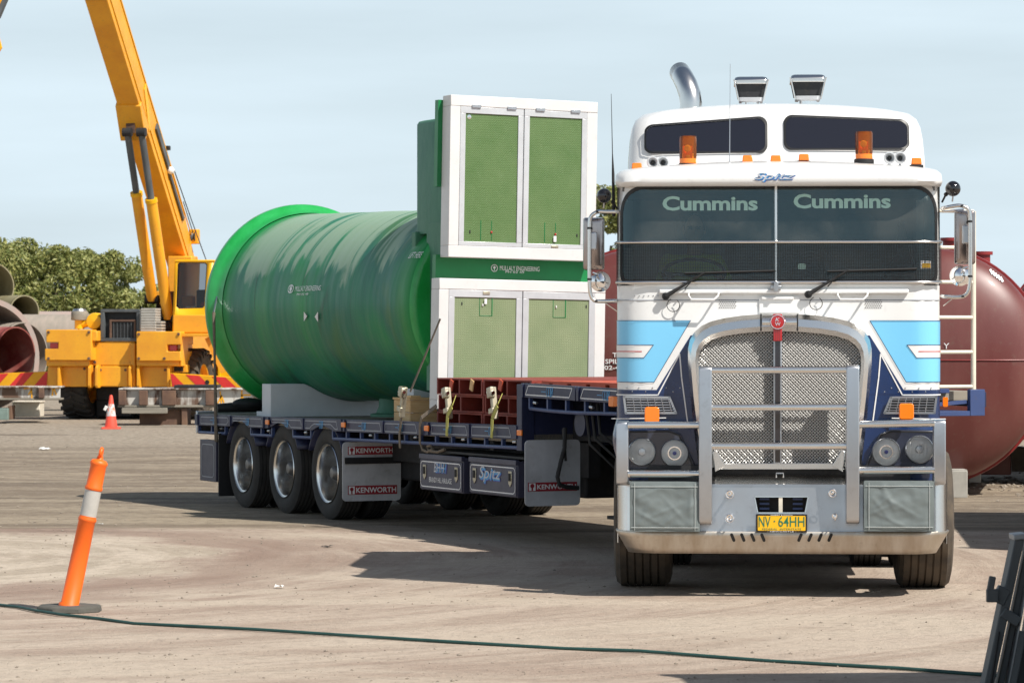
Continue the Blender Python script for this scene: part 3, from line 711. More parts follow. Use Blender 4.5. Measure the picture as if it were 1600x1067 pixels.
def spitz(x0, x1, z0, z1, fn, parent, dx=.006):
    text('Spitz', 'logo_purple', x0+dx, x1+dx, z0-dx*1.2, z1-dx*1.2, lambda a, z: fn(a, z, .004), parent, shear=.35, bold=.035)
    text('Spitz', 'logo_blue', x0+dx*.4, x1+dx*.4, z0-dx*.6, z1-dx*.6, lambda a, z: fn(a, z, .006), parent, shear=.35, bold=.03)
    text('Spitz', 'logo_silver', x0, x1, z0, z1, lambda a, z: fn(a, z, .008), parent, shear=.35, bold=.0)
def browS(a, z, off): return (a, .175-off+max(0, (z-zB-.09))*.6, z)
spitz(tx(1178,.18), tx(1243,.18), tz(284,.18), tz(270,.18), browS, truck)
# aerials
MB().tube([t2(1140, 258, .5), t2(1140, 250, .5), t2(1141, 100, .5)], [.01, .004, .0022], 6).build('aerial', 'alu_b', truck)
MB().tube([t2(959, 338, .8), t2(958, 272, .8), t2(957, 240, .8), t2(955, 147, .8)], [.014, .012, .004, .002], 6).build('aerial', 'black', truck)

# intake caps and exhaust
for u0, u1, vt, vb in ((1147,1200,119,158), (1235,1290,116,156)):
    y = 2.6; x0, x1 = tx(u0, y), tx(u1, y); zt, z0 = tz(vt, y), tz(vb, y); cxm = (x0+x1)/2; hw = (x1-x0)/2; h = zt-z0
    def sec(z, k, d0, d1, r=.03): return [(cxm+a, y+c_, z) for a, c_ in rr(-hw*k, hw*k, d0, d1, r, 4)]
    st = MB().lathe([(.075, -.35), (.075, .03)], (cxm, y+.16, z0), 'z', 20).build('air_intake', 'chrome', truck)
    MB().loft([sec(z0+.0, .7, .02, .3), sec(z0+.03, .72, .0, .31)]).build('intake_base', 'alu_b', st)
    MB().loft([sec(z0+.031, .78, .01, .31), sec(z0+h*.68, .93, -.0, .33)]).build('intake_screen', 'dark', st)
    MB().loft([sec(z0+h*.68, 1., -.03, .36), sec(z0+h*.85, 1., -.03, .36), sec(z0+h*.95, .93, 0, .34), sec(z0+h, .8, .05, .3)]).build('intake_cap', 'alu', st, .006)
    w = MB()
    for sx in (-1, 1):
        w.tube([(cxm+sx*hw*.72, y-.02, z0), (cxm+sx*hw*.95, y-.035, z0+h*.7), (cxm+sx*hw*1.02, y-.035, z0+h*.85)], .006, 6)
    w.build('cap_strap', 'alu', st)
P = [t2(1079, 260, 2.45), t2(1079, 175, 2.45), t2(1080, 162, 2.45), t2(1078, 148, 2.47), t2(1073, 133, 2.5), t2(1067, 121, 2.6), t2(1062, 113, 2.7)]
ex_ = MB().tube(P, [.085,.085,.086,.086,.085,.083,.082], 28, caps=False).build('exhaust_stack', 'alu', truck, ang=60, solid=.004)
MB().tube([P[-2], Vector(P[-1])*.9+Vector(P[-2])*.1], .078, 20).build('pipe_mouth', 'black', ex_)

# grille: chrome surround, crimped mesh, centre strip, badge
def surr_out(): # outer outline in px, left half from bottom to top centre
    return [(1093,742),(1088,700),(1083,660),(1078,610),(1075,570),(1075,545),(1078,531),(1085,519),(1096,509),(1111,502),(1132,497),(1160,493),(1190,491),(1219,490)]
def surr_in():
    return [(1118,728),(1112,705),(1105,675),(1098,640),(1094,600),(1091.5,570),(1092,557),(1095,547),(1101,539),(1112,531),(1130,525.5),(1155,521.5),(1188,518.5),(1219,517.5)]
yg = .12
def mirr(L_): return L_+[(2*cx-1-u, v) for u, v in L_[-2::-1]]
def px3(L_, y): return [t2(u, v, y) for u, v in L_]
so, si = mirr(surr_out()), mirr(surr_in())
mid1 = [((a[0]*.72+b_[0]*.28), (a[1]*.72+b_[1]*.28)) for a, b_ in zip(so, si)]
mid2 = [((a[0]*.3+b_[0]*.7), (a[1]*.3+b_[1]*.7)) for a, b_ in zip(so, si)]
R_ = [px3(so, .31), px3(so, .2), px3(mid1, .14), px3(mid2, .125), px3(si, .15), px3(si, .27)]
b = MB(); n_ = len(so)
for a, c_ in zip(R_[:-1], R_[1:]):
    b.add(a+c_, [(i, i+1, n_+i+1, n_+i) for i in range(n_-1)])
b.build('grille_surround', 'alu', truck, ang=70)
for u in (1189, 1246): # joints either side of the crown piece
    MB().tube([t2(u, 491, .19), t2(u, 492, .136), t2(u, 505, .12), t2(u, 517, .14)], .006, 6).build('surround_joint', 'seal', truck)
MB().grid(lambda a, t: t2(1191+54*a, 490+28*t, .2-.085*math.sin(PI*min(1, t*1.02))**.6+.004*math.cos(a*PI)), 10, 14).build('grille_crown', 'alu', truck)
# inside test polygon
poly = [T.at(u, v, .2)[::2] for u, v in si]+[]
def inside(x, z):
    c_ = False; j = len(poly)-1
    for i in range(len(poly)):
        (xi, zi), (xj, zj) = poly[i], poly[j]
        if (zi > z) != (zj > z) and x < (xj-xi)*(z-zi)/(zj-zi)+xi: c_ = not c_
        j = i
    return c_
px0, px1 = min(p[0] for p in poly), max(p[0] for p in poly); pz0, pz1 = min(p[1] for p in poly), max(p[1] for p in poly)
pitch = .0168; gm = MB(); r2 = math.sqrt(.5)
for dirn in (1, -1):
    kmin = int(((px0+dirn*pz0)-3)/pitch); 
    for k in range(-220, 220):
        c0 = k*pitch*1.0/r2*r2*1.414; seg = []
        # line: x - dirn*z = c0
        zz = pz0; 
        n_s = int((pz1-pz0)/(pitch*.7071/2*1.0)); 
        for i in range(n_s+1):
            z = pz0+i*(pitch*.7071/2)*1.0; x = c0+dirn*z*1.0
            if px0 <= x <= px1 and inside(x, z):
                ph = i + k; seg.append((x, .19+.0055*math.cos(PI*(i/2.+k*(1)))*dirn, z))
            else:
                if len(seg) > 2: gm.tube(seg, .0036, 4, caps=False)
                seg = []
        if len(seg) > 2: gm.tube(seg, .0036, 4, caps=False)
gm.build('grille_mesh', 'wire', truck, kind='stuff', ang=60)
MB().prism([(p[0]*.985, p[1]) for p in poly], 'y', .25, .27).build('radiator', 'dark', truck)
MB().box(tx(1208.5,.14), tx(1221.5,.14), .128, .19, tz(724,.14), tz(516,.14)).build('grille_strip', 'alu_b', truck, .004)
MB().box(tx(1211,.14), tx(1219,.14), .122, .13, tz(722,.14), tz(533,.14)).build('strip_inlay', 'darkglass', truck)
bd = MB().lathe([(.001,-.02),(.05,-.018),(.056,-.008),(.056,.02)], (tx(1215,.1), .105, tz(503,.1)), 'y', 28).build('badge', 'badge', truck)
bb = MB().box(tx(1208,.1), tx(1222,.1), .1, .14, tz(533,.1), tz(510,.1)); bb.box(tx(1208,.1), tx(1222,.1), .1, .14, tz(500,.1), tz(490.5,.1))
bb.build('badge_tail', 'badge', bd, .006)
for i in range(4): MB().box(tx(1209.6+3*i,.1), tx(1210.8+3*i,.1), .096, .102, tz(532,.1), tz(514,.1)).build('badge_rib', 'badge', bd)
text('K', 'chrome', tx(1211.5,.1), tx(1218,.1), tz(502,.1), tz(496.5,.1), lambda x, z: (x, .0825, z), bd, shear=.2)
text('W', 'chrome', tx(1211,.1), tx(1219.5,.1), tz(509,.1), tz(503.5,.1), lambda x, z: (x, .0825, z), bd)
decal('badge_ring', 'chrome', line2(disc2(tx(1215,.1), tz(503,.1), .05, 28), .005, True), lambda x, z: (x, .084, z), bd)
MB().prism([T.at(u, v, .14)[::2] for u, v in ((1122,723),(1312,723),(1320,733),(1118,733))], 'y', .13, .2).build('grille_sill', 'alu', truck, .006)
for q in (((1113,705),(1120,703),(1134,728),(1117,737)), ((1321,705),(1314,703),(1300,728),(1317,737))):
    MB().prism([T.at(u, v, .13)[::2] for u, v in q], 'y', .125, .2).build('grille_corner', 'alu', truck, .005)
# dark void below the grille with tow bracket
MB().box(-.95, .95, .2, .28, .55, .95).build('lower_crossmember', 'dark', truck)
MB().tube([t2(1213,746,.1), t2(1213,739,.1), t2(1224,739,.1), t2(1224,746,.1)], .006, 6).build('tow_staple', 'alu', truck)

# headlights
def quadp(pts, y0, y1, name, m, bev=.006, **k):
    return MB().prism([T.at(u, v, y0)[::2] for u, v in pts], 'y', y0, y1).build(name, m, truck, bev, **k)
for mir in (0, 1):
    f = (lambda L_: [(2*cx-u, v) for u, v in L_]) if mir else (lambda L_: L_)
    hp_ = quadp(f([(976,672),(1046,671),(1064,678),(1090,734),(1086,737),(976,737)]), .235, .31, 'headlight_panel', 'lamp_housing', .012)
    rim = f([(979,675),(1045,674),(1061,680),(1085,733),(979,734)])
    decal('panel_outline', 'black', line2([T.at(u, v, .23)[::2] for u, v in rim], .01, True), lambda x, z: (x, .2335, z), hp_)
    cs = ((1003,706), (1054,708)) if not mir else ((1385,706), (1437,702))
    for k, (u, v) in enumerate(cs):
        p = t2(u, v, .2); outerlamp = (k == 0) != bool(mir); R0 = 21/215
        l = MB().lathe([(R0*1.06,.03),(R0*1.06,-.006),(R0*1.0,-.014),(R0*.96,-.006),(R0*.96,.01)], (p[0], .215, p[2]), 'y', 36).build('headlight', 'alu_b', truck)
        MB().lathe([(R0*.96,.0),(R0*.8,.006),(R0*.5,.012),(R0*.26,.016),(.001,.017)], (p[0], .212, p[2]), 'y', 36).build('reflector', 'bowl', l)
        MB().lathe([(R0*.97,0),(R0*.7,-.012),(R0*.35,-.018),(.001,-.02)], (p[0], .212, p[2]), 'y', 36).build('lens', 'lens', l)
        if outerlamp:
            for k2 in range(5): MB().box(p[0]-R0*.7+k2*R0*.3, p[0]-R0*.64+k2*R0*.3, .205, .21, p[2]-R0*.55, p[2]+R0*.55).build('lens_flute', 'bowl', l)
            MB().lathe([(.001,-.004),(R0*.25,-.002),(R0*.3,.01)], (p[0], .208, p[2]), 'y', 20).build('bulb_cap', 'alu_b', l)
        else:
            MB().lathe([(R0*.5,.01),(R0*.52,-.004),(R0*.42,-.004),(R0*.4,.01)], (p[0], .214, p[2]), 'y', 30).build('reflector_ring', 'chrome', l)
            MB().lathe([(.001,-.01),(.012,-.008),(.015,.01)], (p[0], .213, p[2]), 'y', 16).build('bulb_cap', 'logo_purple', l)
    # louvre
    lv = quadp(f([(975,620),(1046,621),(1056,645),(978,645)]), .27, .3, 'side_louvre', 'dark', .003)
    edge = f([(975,620),(1046,621),(1056,645),(978,645)])
    decal('louvre_frame', 'alu_b', line2([T.at(u, v, .27)[::2] for u, v in edge], .016, True), lambda x, z: (x, .266, z), lv)
    for i in range(5):
        v = 624.5+4.1*i; q = f([(979, v), (1047+i*2, v)]); a, c_ = T.at(*q[0], .265), T.at(*q[1], .265)
        MB().tube([a, c_], .0042, 5).build('louvre_slat', 'alu_b', lv)
    for i in range(6):
        q = f([(989+11*i, 622), (992+11.5*i, 644)]); a, c_ = T.at(*q[0], .262), T.at(*q[1], .262); MB().tube([a, c_], .003, 4).build('louvre_bar', 'alu_b', lv)
    u0, u1, v0, v1 = (1007, 1030, 636, 661) if not mir else (1405, 1428, 630, 655)
    ind = MB().prism([(x, z) for x, z in rr(tx(u0,.1), tx(u1,.1), tz(v1,.1), tz(v0,.1), .02, 5)], 'y', .1, .17).build('indicator', 'amber', truck, .006)
    MB().box(tx((u0+u1)/2-5,.14), tx((u0+u1)/2+5,.14), .12, .16, tz(v1+6,.1), tz(v1-1,.1)).build('indicator_foot', 'black', ind)
# fender corner below the paint line flares a little
for sx in (-1, 1):
    MB().grid(lambda s, t: cabS(sx*(.8+(AB+.15-.8)*s), 1.28-.44*t, .004+.03*math.sin(PI*min(1, t*1.5))*1.), 14, 8).build('fender_flare', 'navy', truck)
    q = [cabS(sx*(.82+(AB-.82)*i/12), tz(653+i*.2, .27), .04) for i in range(13)]
    MB().tube(q, .004, 5).build('pinstripe', 'pin', truck)
    u = 963 if sx < 0 else 1477
    MB().prism(rr(tx(u-4,.7), tx(u+4,.7), tz(635,.7), tz(620,.7), .01, 3), 'y', .68, .76).build('side_lamp', 'amber', truck)

# bumper
xb0, xb1 = tx(961), tx(1486)
def bump_profile():
    return None
bw = (xb1-xb0)/2; bc = (xb1+xb0)/2
def bplan(a, yf, W_, r=.24):
    x, y = plan(a, W_, r, yf); return x+bc, y
def strip(z0, y0, z1, y1, name, m, W0=bw-.09, W1=bw, cut0=0., cut1=0., ext=.3):
    A = W0-.24+PI/2*.24+ext
    def fn(s, t):
        a = (2*s-1)*(A); z = z0+(z1-z0)*t; x, y = bplan(a, y0+(y1-y0)*t, W0+(W1-W0)*t); return (x, y, z)
    return MB().grid(fn, 90, 4).build(name, m, truck, solid=.006)
zl0, zl1 = tz(865), tz(830); zf1 = tz(757); ztop = tz(746)
strip(zl0, .03, zl1, -.02, 'bumper_lip', 'alu_lip', ext=.1)
MB().grid(lambda s, t: (*bplan((2*s-1)*(bw-.24+PI/2*.24+.1), -.02+.05*t, bw-.01*t), zl1), 90, 2).build('lip_step', 'alu_b', truck)
# face plate with the opening: left, right, top and bottom pieces round a trapezoid hole
zf0 = zl1; yF = .03
hole = [T.at(u, v, yF)[::2] for u, v in ((1184,801),(1258,801),(1263,776),(1179,776))]
fl, fr_ = tx(986), tx(1462)
def faceq(pts): return [(p[0], yF+(p[1]-zf0)*.08, p[1]) for p in pts]
b = MB()
b.add(faceq([(fl, zf0), (hole[0][0], zf0), hole[0], hole[3], (hole[3][0], zf1), (fl, zf1)]), [(0,1,2,3,4,5)])
b.add(faceq([(hole[1][0], zf0), (fr_, zf0), (fr_, zf1), (hole[2][0], zf1), hole[2], hole[1]]), [(0,1,2,3,4,5)])
b.add(faceq([(hole[0][0], zf0), (hole[1][0], zf0), hole[1], hole[0]]), [(0,1,2,3)])
b.add(faceq([hole[3], hole[2], (hole[2][0], zf1), (hole[3][0], zf1)]), [(0,1,2,3)])
b.build('bumper_face', 'alu_b', truck)
for sx, f0 in ((-1, fl), (1, fr_)):
    e = bc+sx*(bw-.01)
    MB().grid(lambda s, t: (f0+(e-f0)*math.sin(PI/2*s), yF+.08*(tz(752)-zf0)*t+.22*(1-math.cos(PI/2*s)), zf0+(tz(752)-zf0)*t), 10, 2).build('bumper_end', 'alu', truck)
    MB().box(min(e, e-sx*.006), max(e, e-sx*.006), yF+.22, .7, zf0-.1, tz(765)).build('bumper_side', 'alu', truck)
yT = yF+.08*(zf1-zf0)
MB().add([(tx(1112), yT, zf1), (tx(1322), yT, zf1), (tx(1330), yF+.16, ztop+.015), (tx(1104), yF+.16, ztop+.015)], [(0,1,2,3)]).build('bumper_top', 'alu', truck)
for a, c_ in ((fl, tx(1112)), (tx(1322), fr_)):
    MB().add([(a, yT, zf1), (c_, yT, zf1), (c_, yF+.2, zf1+.02), (a, yF+.2, zf1+.02)], [(0,1,2,3)]).build('bumper_top', 'alu', truck)
MB().box(hole[0][0]-.05, hole[1][0]+.05, .14, .16, hole[0][1]-.02, hole[2][1]+.02).build('opening_back', 'black', truck)
MB().box(tx(1217), tx(1223), .05, .08, hole[0][1], hole[2][1]).build('opening_post', 'cream', truck)
for i in range(3):
    for sx in (-1, 1): 
        xx = tx(1221)+sx*.12; MB().box(xx-.035, xx+.035, .1, .12, hole[0][1]+.02+.035*i, hole[0][1]+.035+.035*i).build('opening_bracket', 'railblue', truck)
decal('opening_edge', 'alu', line2(hole, .008, True), lambda x, z: (x, yF-.003+(z-zf0)*.08, z), truck)
for i in range(4):
    for sx in (-1, 1):
        u = 1221+sx*(29+15.7*i); dxs = -sx*2
        c0 = T.at(u+dxs*.9, 844, -.02); c1 = T.at(u-dxs*.9, 835, -.02)
        pl = []
        for k in range(13):
            a = PI*k/12; 
        d = Vector((c1[0]-c0[0], c1[2]-c0[2])); d.normalize(); nrm = Vector((-d.y, d.x)); rr0 = .011; P_ = []
        for k in range(9): a = PI+PI*k/8; P_.append((c0[0]+rr0*(d.x*math.sin(a)+nrm.x*math.cos(a)), c0[2]+rr0*(d.y*math.sin(a)+nrm.y*math.cos(a))))
        for k in range(9): a = PI*k/8; P_.append((c1[0]+rr0*(d.x*math.sin(a)+nrm.x*math.cos(a)), c1[2]+rr0*(d.y*math.sin(a)+nrm.y*math.cos(a))))
        # slot follows the slope of the lip
        decal('bumper_slot', 'black', [P_], lambda x, z: (x, -.02+(zl1-z)/(zl1-zl0)*.05-.006, z), truck)
for u, v, flip in ((1140,771,0), (1140,808,0), (1300,769,0), (1304,806,1)):
    p = t2(u, v, yF); e = MB().lathe([(.001,-.08),(.009,-.075),(.011,.0),(.02,.0),(.02,.006)], (p[0], yF, p[2]), 'y', 12).build('eye_bolt', 'chrome', truck)
    MB().tube([(p[0]+(.026*math.cos(a) if not flip else 0), yF-.1+(0 if not flip else .026*math.cos(a)), p[2]+.026*math.sin(a)) for a in [2*PI*i/14 for i in range(14)]], .005, 6, True).build('eye', 'chrome', e)
# number plate
pl_ = MB().box(tx(1181), tx(1261), -.03, -.012, tz(831,-.02), tz(803,-.02)).build('number_plate', 'blackgloss', truck, .004)
decal('plate_face', 'plate', [rr(tx(1184,-.02), tx(1258.5,-.02), tz(828.6,-.02), tz(805.4,-.02), .006, 3)], lambda x, z: (x, -.0325, z), pl_)
g_ = lambda x, z: (x, -.0345, z)
text('NV', 'plate_green', tx(1185.5,-.02), tx(1204,-.02), tz(823,-.02), tz(806.5,-.02), g_, pl_, bold=.005)
text('64HH', 'plate_green', tx(1216,-.02), tx(1257,-.02), tz(822.5,-.02), tz(806.5,-.02), g_, pl_, bold=.005)
decal('plate_dot', 'plate_green', [disc2(tx(1210,-.02), tz(814,-.02), .006)], g_, pl_)
text('FEDERAL  INTERSTATE', 'plate_green', tx(1191,-.02), tx(1252,-.02), tz(827.6,-.02), tz(824.6,-.02), g_, pl_)
text('GILBERT & ROACH', 'pin', tx(1204,-.02), tx(1238,-.02), tz(805,-.02), tz(803.2,-.02), g_, pl_)
text('- NEWCASTLE -', 'pin', tx(1199,-.02), tx(1244,-.02), tz(830.8,-.02), tz(829,-.02), g_, pl_)

# bull bar
yb = -.12
bbar = MB()
def post(u0, u1, v0, v1, yq, bend):
    x0, x1 = tx(u0, yq), tx(u1, yq); zt, z0 = tz(v0, yq), tz(v1, yq)
    pr = [(yq+.14, zt), (yq+.03, zt+.0), (yq+.008, zt-.012), (yq, zt-.035), (yq, z0+.06), (yq+.01, z0+.02), (yq+.04, z0), (yq+.16, z0)]
    return MB().prism(pr, 'x', x0, x1).build('bull_bar_post', 'alu_b', truck, .008)
post(1092, 1112.5, 572, 820, yb, 0); post(1322.5, 1343, 570, 818, yb, 0)
post(963, 982, 658, 759, -.05, 0); post(1459, 1478, 655, 757, -.05, 0)
for v in (578.5, 636.5, 697): MB().tube([t2(1110, v, yb+.04), t2(1324, v-.5, yb+.04)], .0265, 20).build('bull_bar_tube', 'alu', truck, ang=60)
MB().tube([t2(1092, 575, yb+.1), t2(1343, 574, yb+.1)], .01, 12).build('bull_bar_tube', 'alu', truck)
for ua, ub, v, v2 in ((981,1093,664,664), (981,1093,740,740), (1342,1460,663,661), (1342,1460,735,734)):
    MB().tube([t2(ua, v, yb+.08), t2(ub, v2, yb+.08)], .0262, 20).build('bull_bar_tube', 'alu', truck, ang=60)
# vinyl covers over the driving lights
def cover(u0, u1, v0, v1):
    y = -.1; x0, x1 = tx(u0, y), tx(u1, y); z0, z1 = tz(v1, y), tz(v0, y)
    def h(s, t):
        e = min(s, 1-s, t, 1-t)*8; w = (mnoise.noise(Vector((s*2.2+t*2.4, s*1.1-t*2, u0*.1)))*.5+mnoise.noise(Vector((s*7-t*5, s*5+t*6, u0*.3)))*.22)
        cr = 0
        for k2 in range(9):
            r3 = random.Random(k2*7+int(u0)); ang = r3.uniform(.5, 2.6); cx2, cz2 = r3.uniform(.05, .95), r3.uniform(.05, .95); d2 = (s-cx2)*math.sin(ang)-(t-cz2)*math.cos(ang); al = (s-cx2)*math.cos(ang)+(t-cz2)*math.sin(ang)
            cr += .2*math.exp(-(d2/.035)**2-(al/.3)**2)
        return -.026*min(1, e)*(.3+w*.7+cr*.7)
    c_ = MB().grid(lambda s, t: (x0+(x1-x0)*s, y+h(s, t), z0+(z1-z0)*t), 60, 44).build('driving_light_cover', 'vinyl', truck, ang=80)
    MB().box(x0, x1, y+.003, .028, z0, z1).build('cover_body', 'vinyl', c_, .012)
    for a, d in (((x0+.035, z0+.01), (x0+.035, z1-.01)), ((x1-.035, z0+.01), (x1-.035, z1-.01)), ((x0+.01, z0+.03), (x1-.01, z0+.03)), ((x0+.01, z1-.035), (x1-.01, z1-.035))):
        MB().tube([(a[0]+(d[0]-a[0])*i/24, y-.006+h(((a[0]+(d[0]-a[0])*i/24)-x0)/(x1-x0), ((a[1]+(d[1]-a[1])*i/24)-z0)/(z1-z0)), a[1]+(d[1]-a[1])*i/24) for i in range(25)], .0022, 4).build('stitching', 'stitch', c_)
cover(984, 1093.5, 753, 831); cover(1350, 1460, 751, 829)

# mirrors
def mirror(u0, u1, v0, v1, ub, vb, rb, uc, vc, rc, sgn, loop):
    y = .55
    p = t2(u0, v0, y); q = t2(u1, v1, y); x0, x1 = p[0], q[0]; z1, z0 = p[2], q[2]
    m_ = MB()
    M.setdefault('mirror_shell', mat('reflection_tinted_mirror_shell', (.42, .37, .36), .16, 1., var=.2, vscale=6)); m_.loft([[(x, yy, z) for x, z in rr(x0+g, x1-g, z0+g, z1-g, .02, 4)] for yy, g in ((y-.045, .028), (y-.03, .006), (y+.0, 0), (y+.07, 0))]).build('mirror', 'mirror_shell', truck)  # brownish reflection of the surroundings put into the shell colour
    o = kids(truck)[-1]
    MB().box(x0+.02, x1-.02, y+.068, y+.074, z0+.02, z1-.02).build('mirror_glass', 'bowl', o)
    xm = (x0+x1)/2; MB().box(xm-.028, xm+.028, y-.075, y-.03, z0+.25*(z1-z0)+.05, z0+.72*(z1-z0)).build('mirror_bracket', 'alu_b', o, .01)
    b_ = MB().tube([t2(u, v, y-.09 if 0 < i < len(loop)-1 else y+.02) for i, (u, v) in enumerate(loop)], .0145, 12).build('mirror_arm', 'alu', truck, ang=70)
    for k in (.25, .45, .62, .8):
        i = k*(len(loop)-1); j = int(i); uu = loop[j][0]+(loop[j+1][0]-loop[j][0])*(i-j); vv = loop[j][1]+(loop[j+1][1]-loop[j][1])*(i-j); c_ = t2(uu, vv, y-.09)
        MB().lathe([(.0155,-.008),(.0175,-.008),(.0175,.008),(.0155,.008)], c_, 'z', 10).build('cable_tie', 'black', b_)
    bl = MB().sphere(t2(ub, vb, y-.02), rb/211, 24, 16).build('ball_marker', 'blackgloss', truck)
    MB().tube([t2(ub, vb+rb-1, y-.02), t2(ub-sgn*0-1, vb+rb+8, y-.0)], .006, 6).build('ball_stem', 'alu_b', bl)
    cvx = t2(uc, vc, y-.02)
    cv = MB().lathe([(.001,-.03),(rc/211*.5,-.022),(rc/211*.85,-.006),(rc/211,.01),(rc/211*.96,.02),(.001,.035)], cvx, 'y', 28).build('convex_mirror', 'chrome', truck)
    MB().tube([cvx, t2(uc+sgn*6, vc-12, y-.09), t2(uc+sgn*12, vc-14, y-.09)], .007, 6).build('convex_arm', 'alu_b', cv)
# image left
def arc_pts(pts): # Chaikin smoothing of a px polyline
    for _ in range(2):
        o = [pts[0]]
        for a, c_ in zip(pts[:-1], pts[1:]): o += [(a[0]*.75+c_[0]*.25, a[1]*.75+c_[1]*.25), (a[0]*.25+c_[0]*.75, a[1]*.25+c_[1]*.75)]
        pts = o+[pts[-1]]
    return pts
mirror(911, 944, 340, 422, 944, 306, 11.5, 938, 440, 16, -1, arc_pts([(966,331),(946,331),(934,330),(922,338),(921,352),(921,400),(921,455),(926,470),(940,471),(966,470)]))
mirror(1492, 1524, 329, 413, 1489, 295, 12, 1500, 431, 16, 1, arc_pts([(1472,326),(1490,322),(1502,321),(1514,326),(1516,340),(1516,400),(1516,448),(1510,462),(1496,465),(1472,463)]))
MB().tube([t2(966,331,.57), t2(930,331,.57)], .009, 8).tube([t2(942,471,.55), t2(972,492,.6)], .004, 5).build('mirror_stay', 'alu', truck)
MB().tube([t2(1472,331,.57), t2(1506,328,.57)], .009, 8).tube([t2(1490,465,.55), t2(1474,478,.6)], .004, 5).build('mirror_stay', 'alu', truck)
for sx, ub in ((-1, 958), (1, 1478)):
    MB().sphere(t2(ub, 316 if sx < 0 else 304, .55), .016, 10, 8).tube([t2(ub, 316 if sx < 0 else 304, .55), t2(ub-sx*6, 326 if sx < 0 else 316, .6)], .008, 6).build('aerial_mount', 'black', truck)

# cab interior
b = MB().box(-1.1, 1.1, .45, .8, 2.0, tz(441,.3)+.02).build('dashboard', 'cabin', truck, .05)
MB().box(tx(1236,.6), tx(1256,.6), .4, .5, tz(441,.3), tz(418,.3)).build('dash_box', 'cabin', b, .01)
for x in (-.62, .62):
    st = MB().box(x-.27, x+.27, 1.0, 1.5, 1.75, 1.95).build('seat', 'cabin', truck, .05)
    MB().bx((x, 1.5, 2.25), (.5, .13, .75), Matrix.Rotation(math.radians(-8), 3, 'X')).build('backrest', 'cabin', st, .05)
    MB().box(x-.15, x+.15, 1.5, 1.6, 2.62, 2.82).build('headrest', 'cabin', st, .05)
sw = MB().lathe([(.23+.014*math.cos(a), .014*math.sin(a)) for a in [2*PI*i/10 for i in range(11)]], (0,0,0), 'z', 32)
Rm = Matrix.Rotation(math.radians(28), 3, 'X'); sw.tube([(-.23,0,0),(0,0,-.02),(.23,0,0)], .014, 6); sw.mapv(lambda p: Rm @ p+Vector((-.62, .84, 2.36)))
sw.build('steering_wheel', 'black', truck)
# sleeper curtain, black cone-shaped gaiter seen through the right pane
MB().box(-1.1, 1.1, 1.95, 1.97, 1.1, ZW1).build('sleeper_curtain', 'cabin', truck)
MB().prism([T.at(u, v, .75)[::2] for u, v in ((1376,443),(1385,420),(1398,400),(1403,365),(1403,348),(1407,345),(1413,348),(1419,375),(1424,400),(1434,443))], 'y', .72, .78).build('folded_visor', 'black', truck, .01)

# chassis, tanks, axle, wheels
for x in (-.42, .42): MB().box(x-.04, x+.04, .5, 6.2, .62, .88).build('chassis_rail', 'dark', truck)
MB().tube([(-.95, 1.2, .5), (-.8, 1.2, .42), (.8, 1.2, .42), (.95, 1.2, .5)], .06, 10).build('front_axle', 'dark', truck)
for x in (-.5, .5): MB().box(x-.05, x+.05, .5, 2.0, .5, .58).build('leaf_spring', 'dark', truck)
MB().box(-.35, .35, .7, 2.0, .42, 1.3).build('engine', 'dark', truck, .05)
MB().box(-.82, .82, .28, 3.6, .34, .4).build('undertruck_light_block', 'dark', truck, .02)  # added hidden box, blocks sky light to darken the ground beneath
for sx in (-1, 1):
    MB().loft([[(sx*.78+.3*math.cos(a), y, .72+.3*math.sin(a)) for a in [2*PI*i/24 for i in range(24)]] for y in (2.1, 3.3)]).build('fuel_tank', 'alu_b', truck, .01)

def make_tyre(mb, R, Rr, Wd, c, ax, treads=5, n=56, depth=.012):
    h = Wd/2; P = [(Rr, -h*.72), (Rr+.02, -h*.86), (Rr+(R-Rr)*.35, -h*.99), (Rr+(R-Rr)*.6, -h), (R-.03, -h*.93), (R-.008, -h*.8)]
    w = 2*h*.8
    for i in range(treads):
        a = -h*.8+w*i/treads; e = -h*.8+w*(i+1)/treads; g_ = .007
        P += [(R, a+(g_ if i else .004)), (R, e-g_)]
        if i < treads-1: P += [(R-depth, e-g_+.001), (R-depth, e+g_-.001)]
    P += [(R-.008, h*.8), (R-.03, h*.93), (Rr+(R-Rr)*.6, h), (Rr+(R-Rr)*.35, h*.99), (Rr+.02, h*.86), (Rr, h*.72)]
    return mb.lathe(P, c, ax, n)
def rimprof(Rr, sg, h, deep): # sg: side facing out; deep: dish depth
    return [(Rr*1.04, sg*h*.78), (Rr*1.05, sg*h*.72), (Rr*.99, sg*(h*.7)), (Rr*.94, sg*(h*.5)), (Rr*.9, sg*(h*.5-deep*.5)), (Rr*.88, sg*(h*.6-deep)), (Rr*.72, sg*(h*.6-deep)), (Rr*.55, sg*(h*.6-deep+.03)), (Rr*.42, sg*(h*.6-deep+.03)), (.001, sg*(h*.6-deep+.03))]
for u0, u1 in ((960, 1050), (1401, 1488)):
    R = .52; x0, x1 = tx(u0, .95), tx(u1, .95); w_ = make_tyre(MB(), R, .3, x1-x0, ((x0+x1)/2, 1.2, R), 'x', 6, 64, .014).build('wheel', 'tyre_tread', truck, ang=30)
    sg = -1 if u0 < 1200 else 1
    MB().lathe(rimprof(.29, sg, (x1-x0)/2, .06), ((x0+x1)/2, 1.2, R), 'x', 40).build('rim', 'alu', w_)
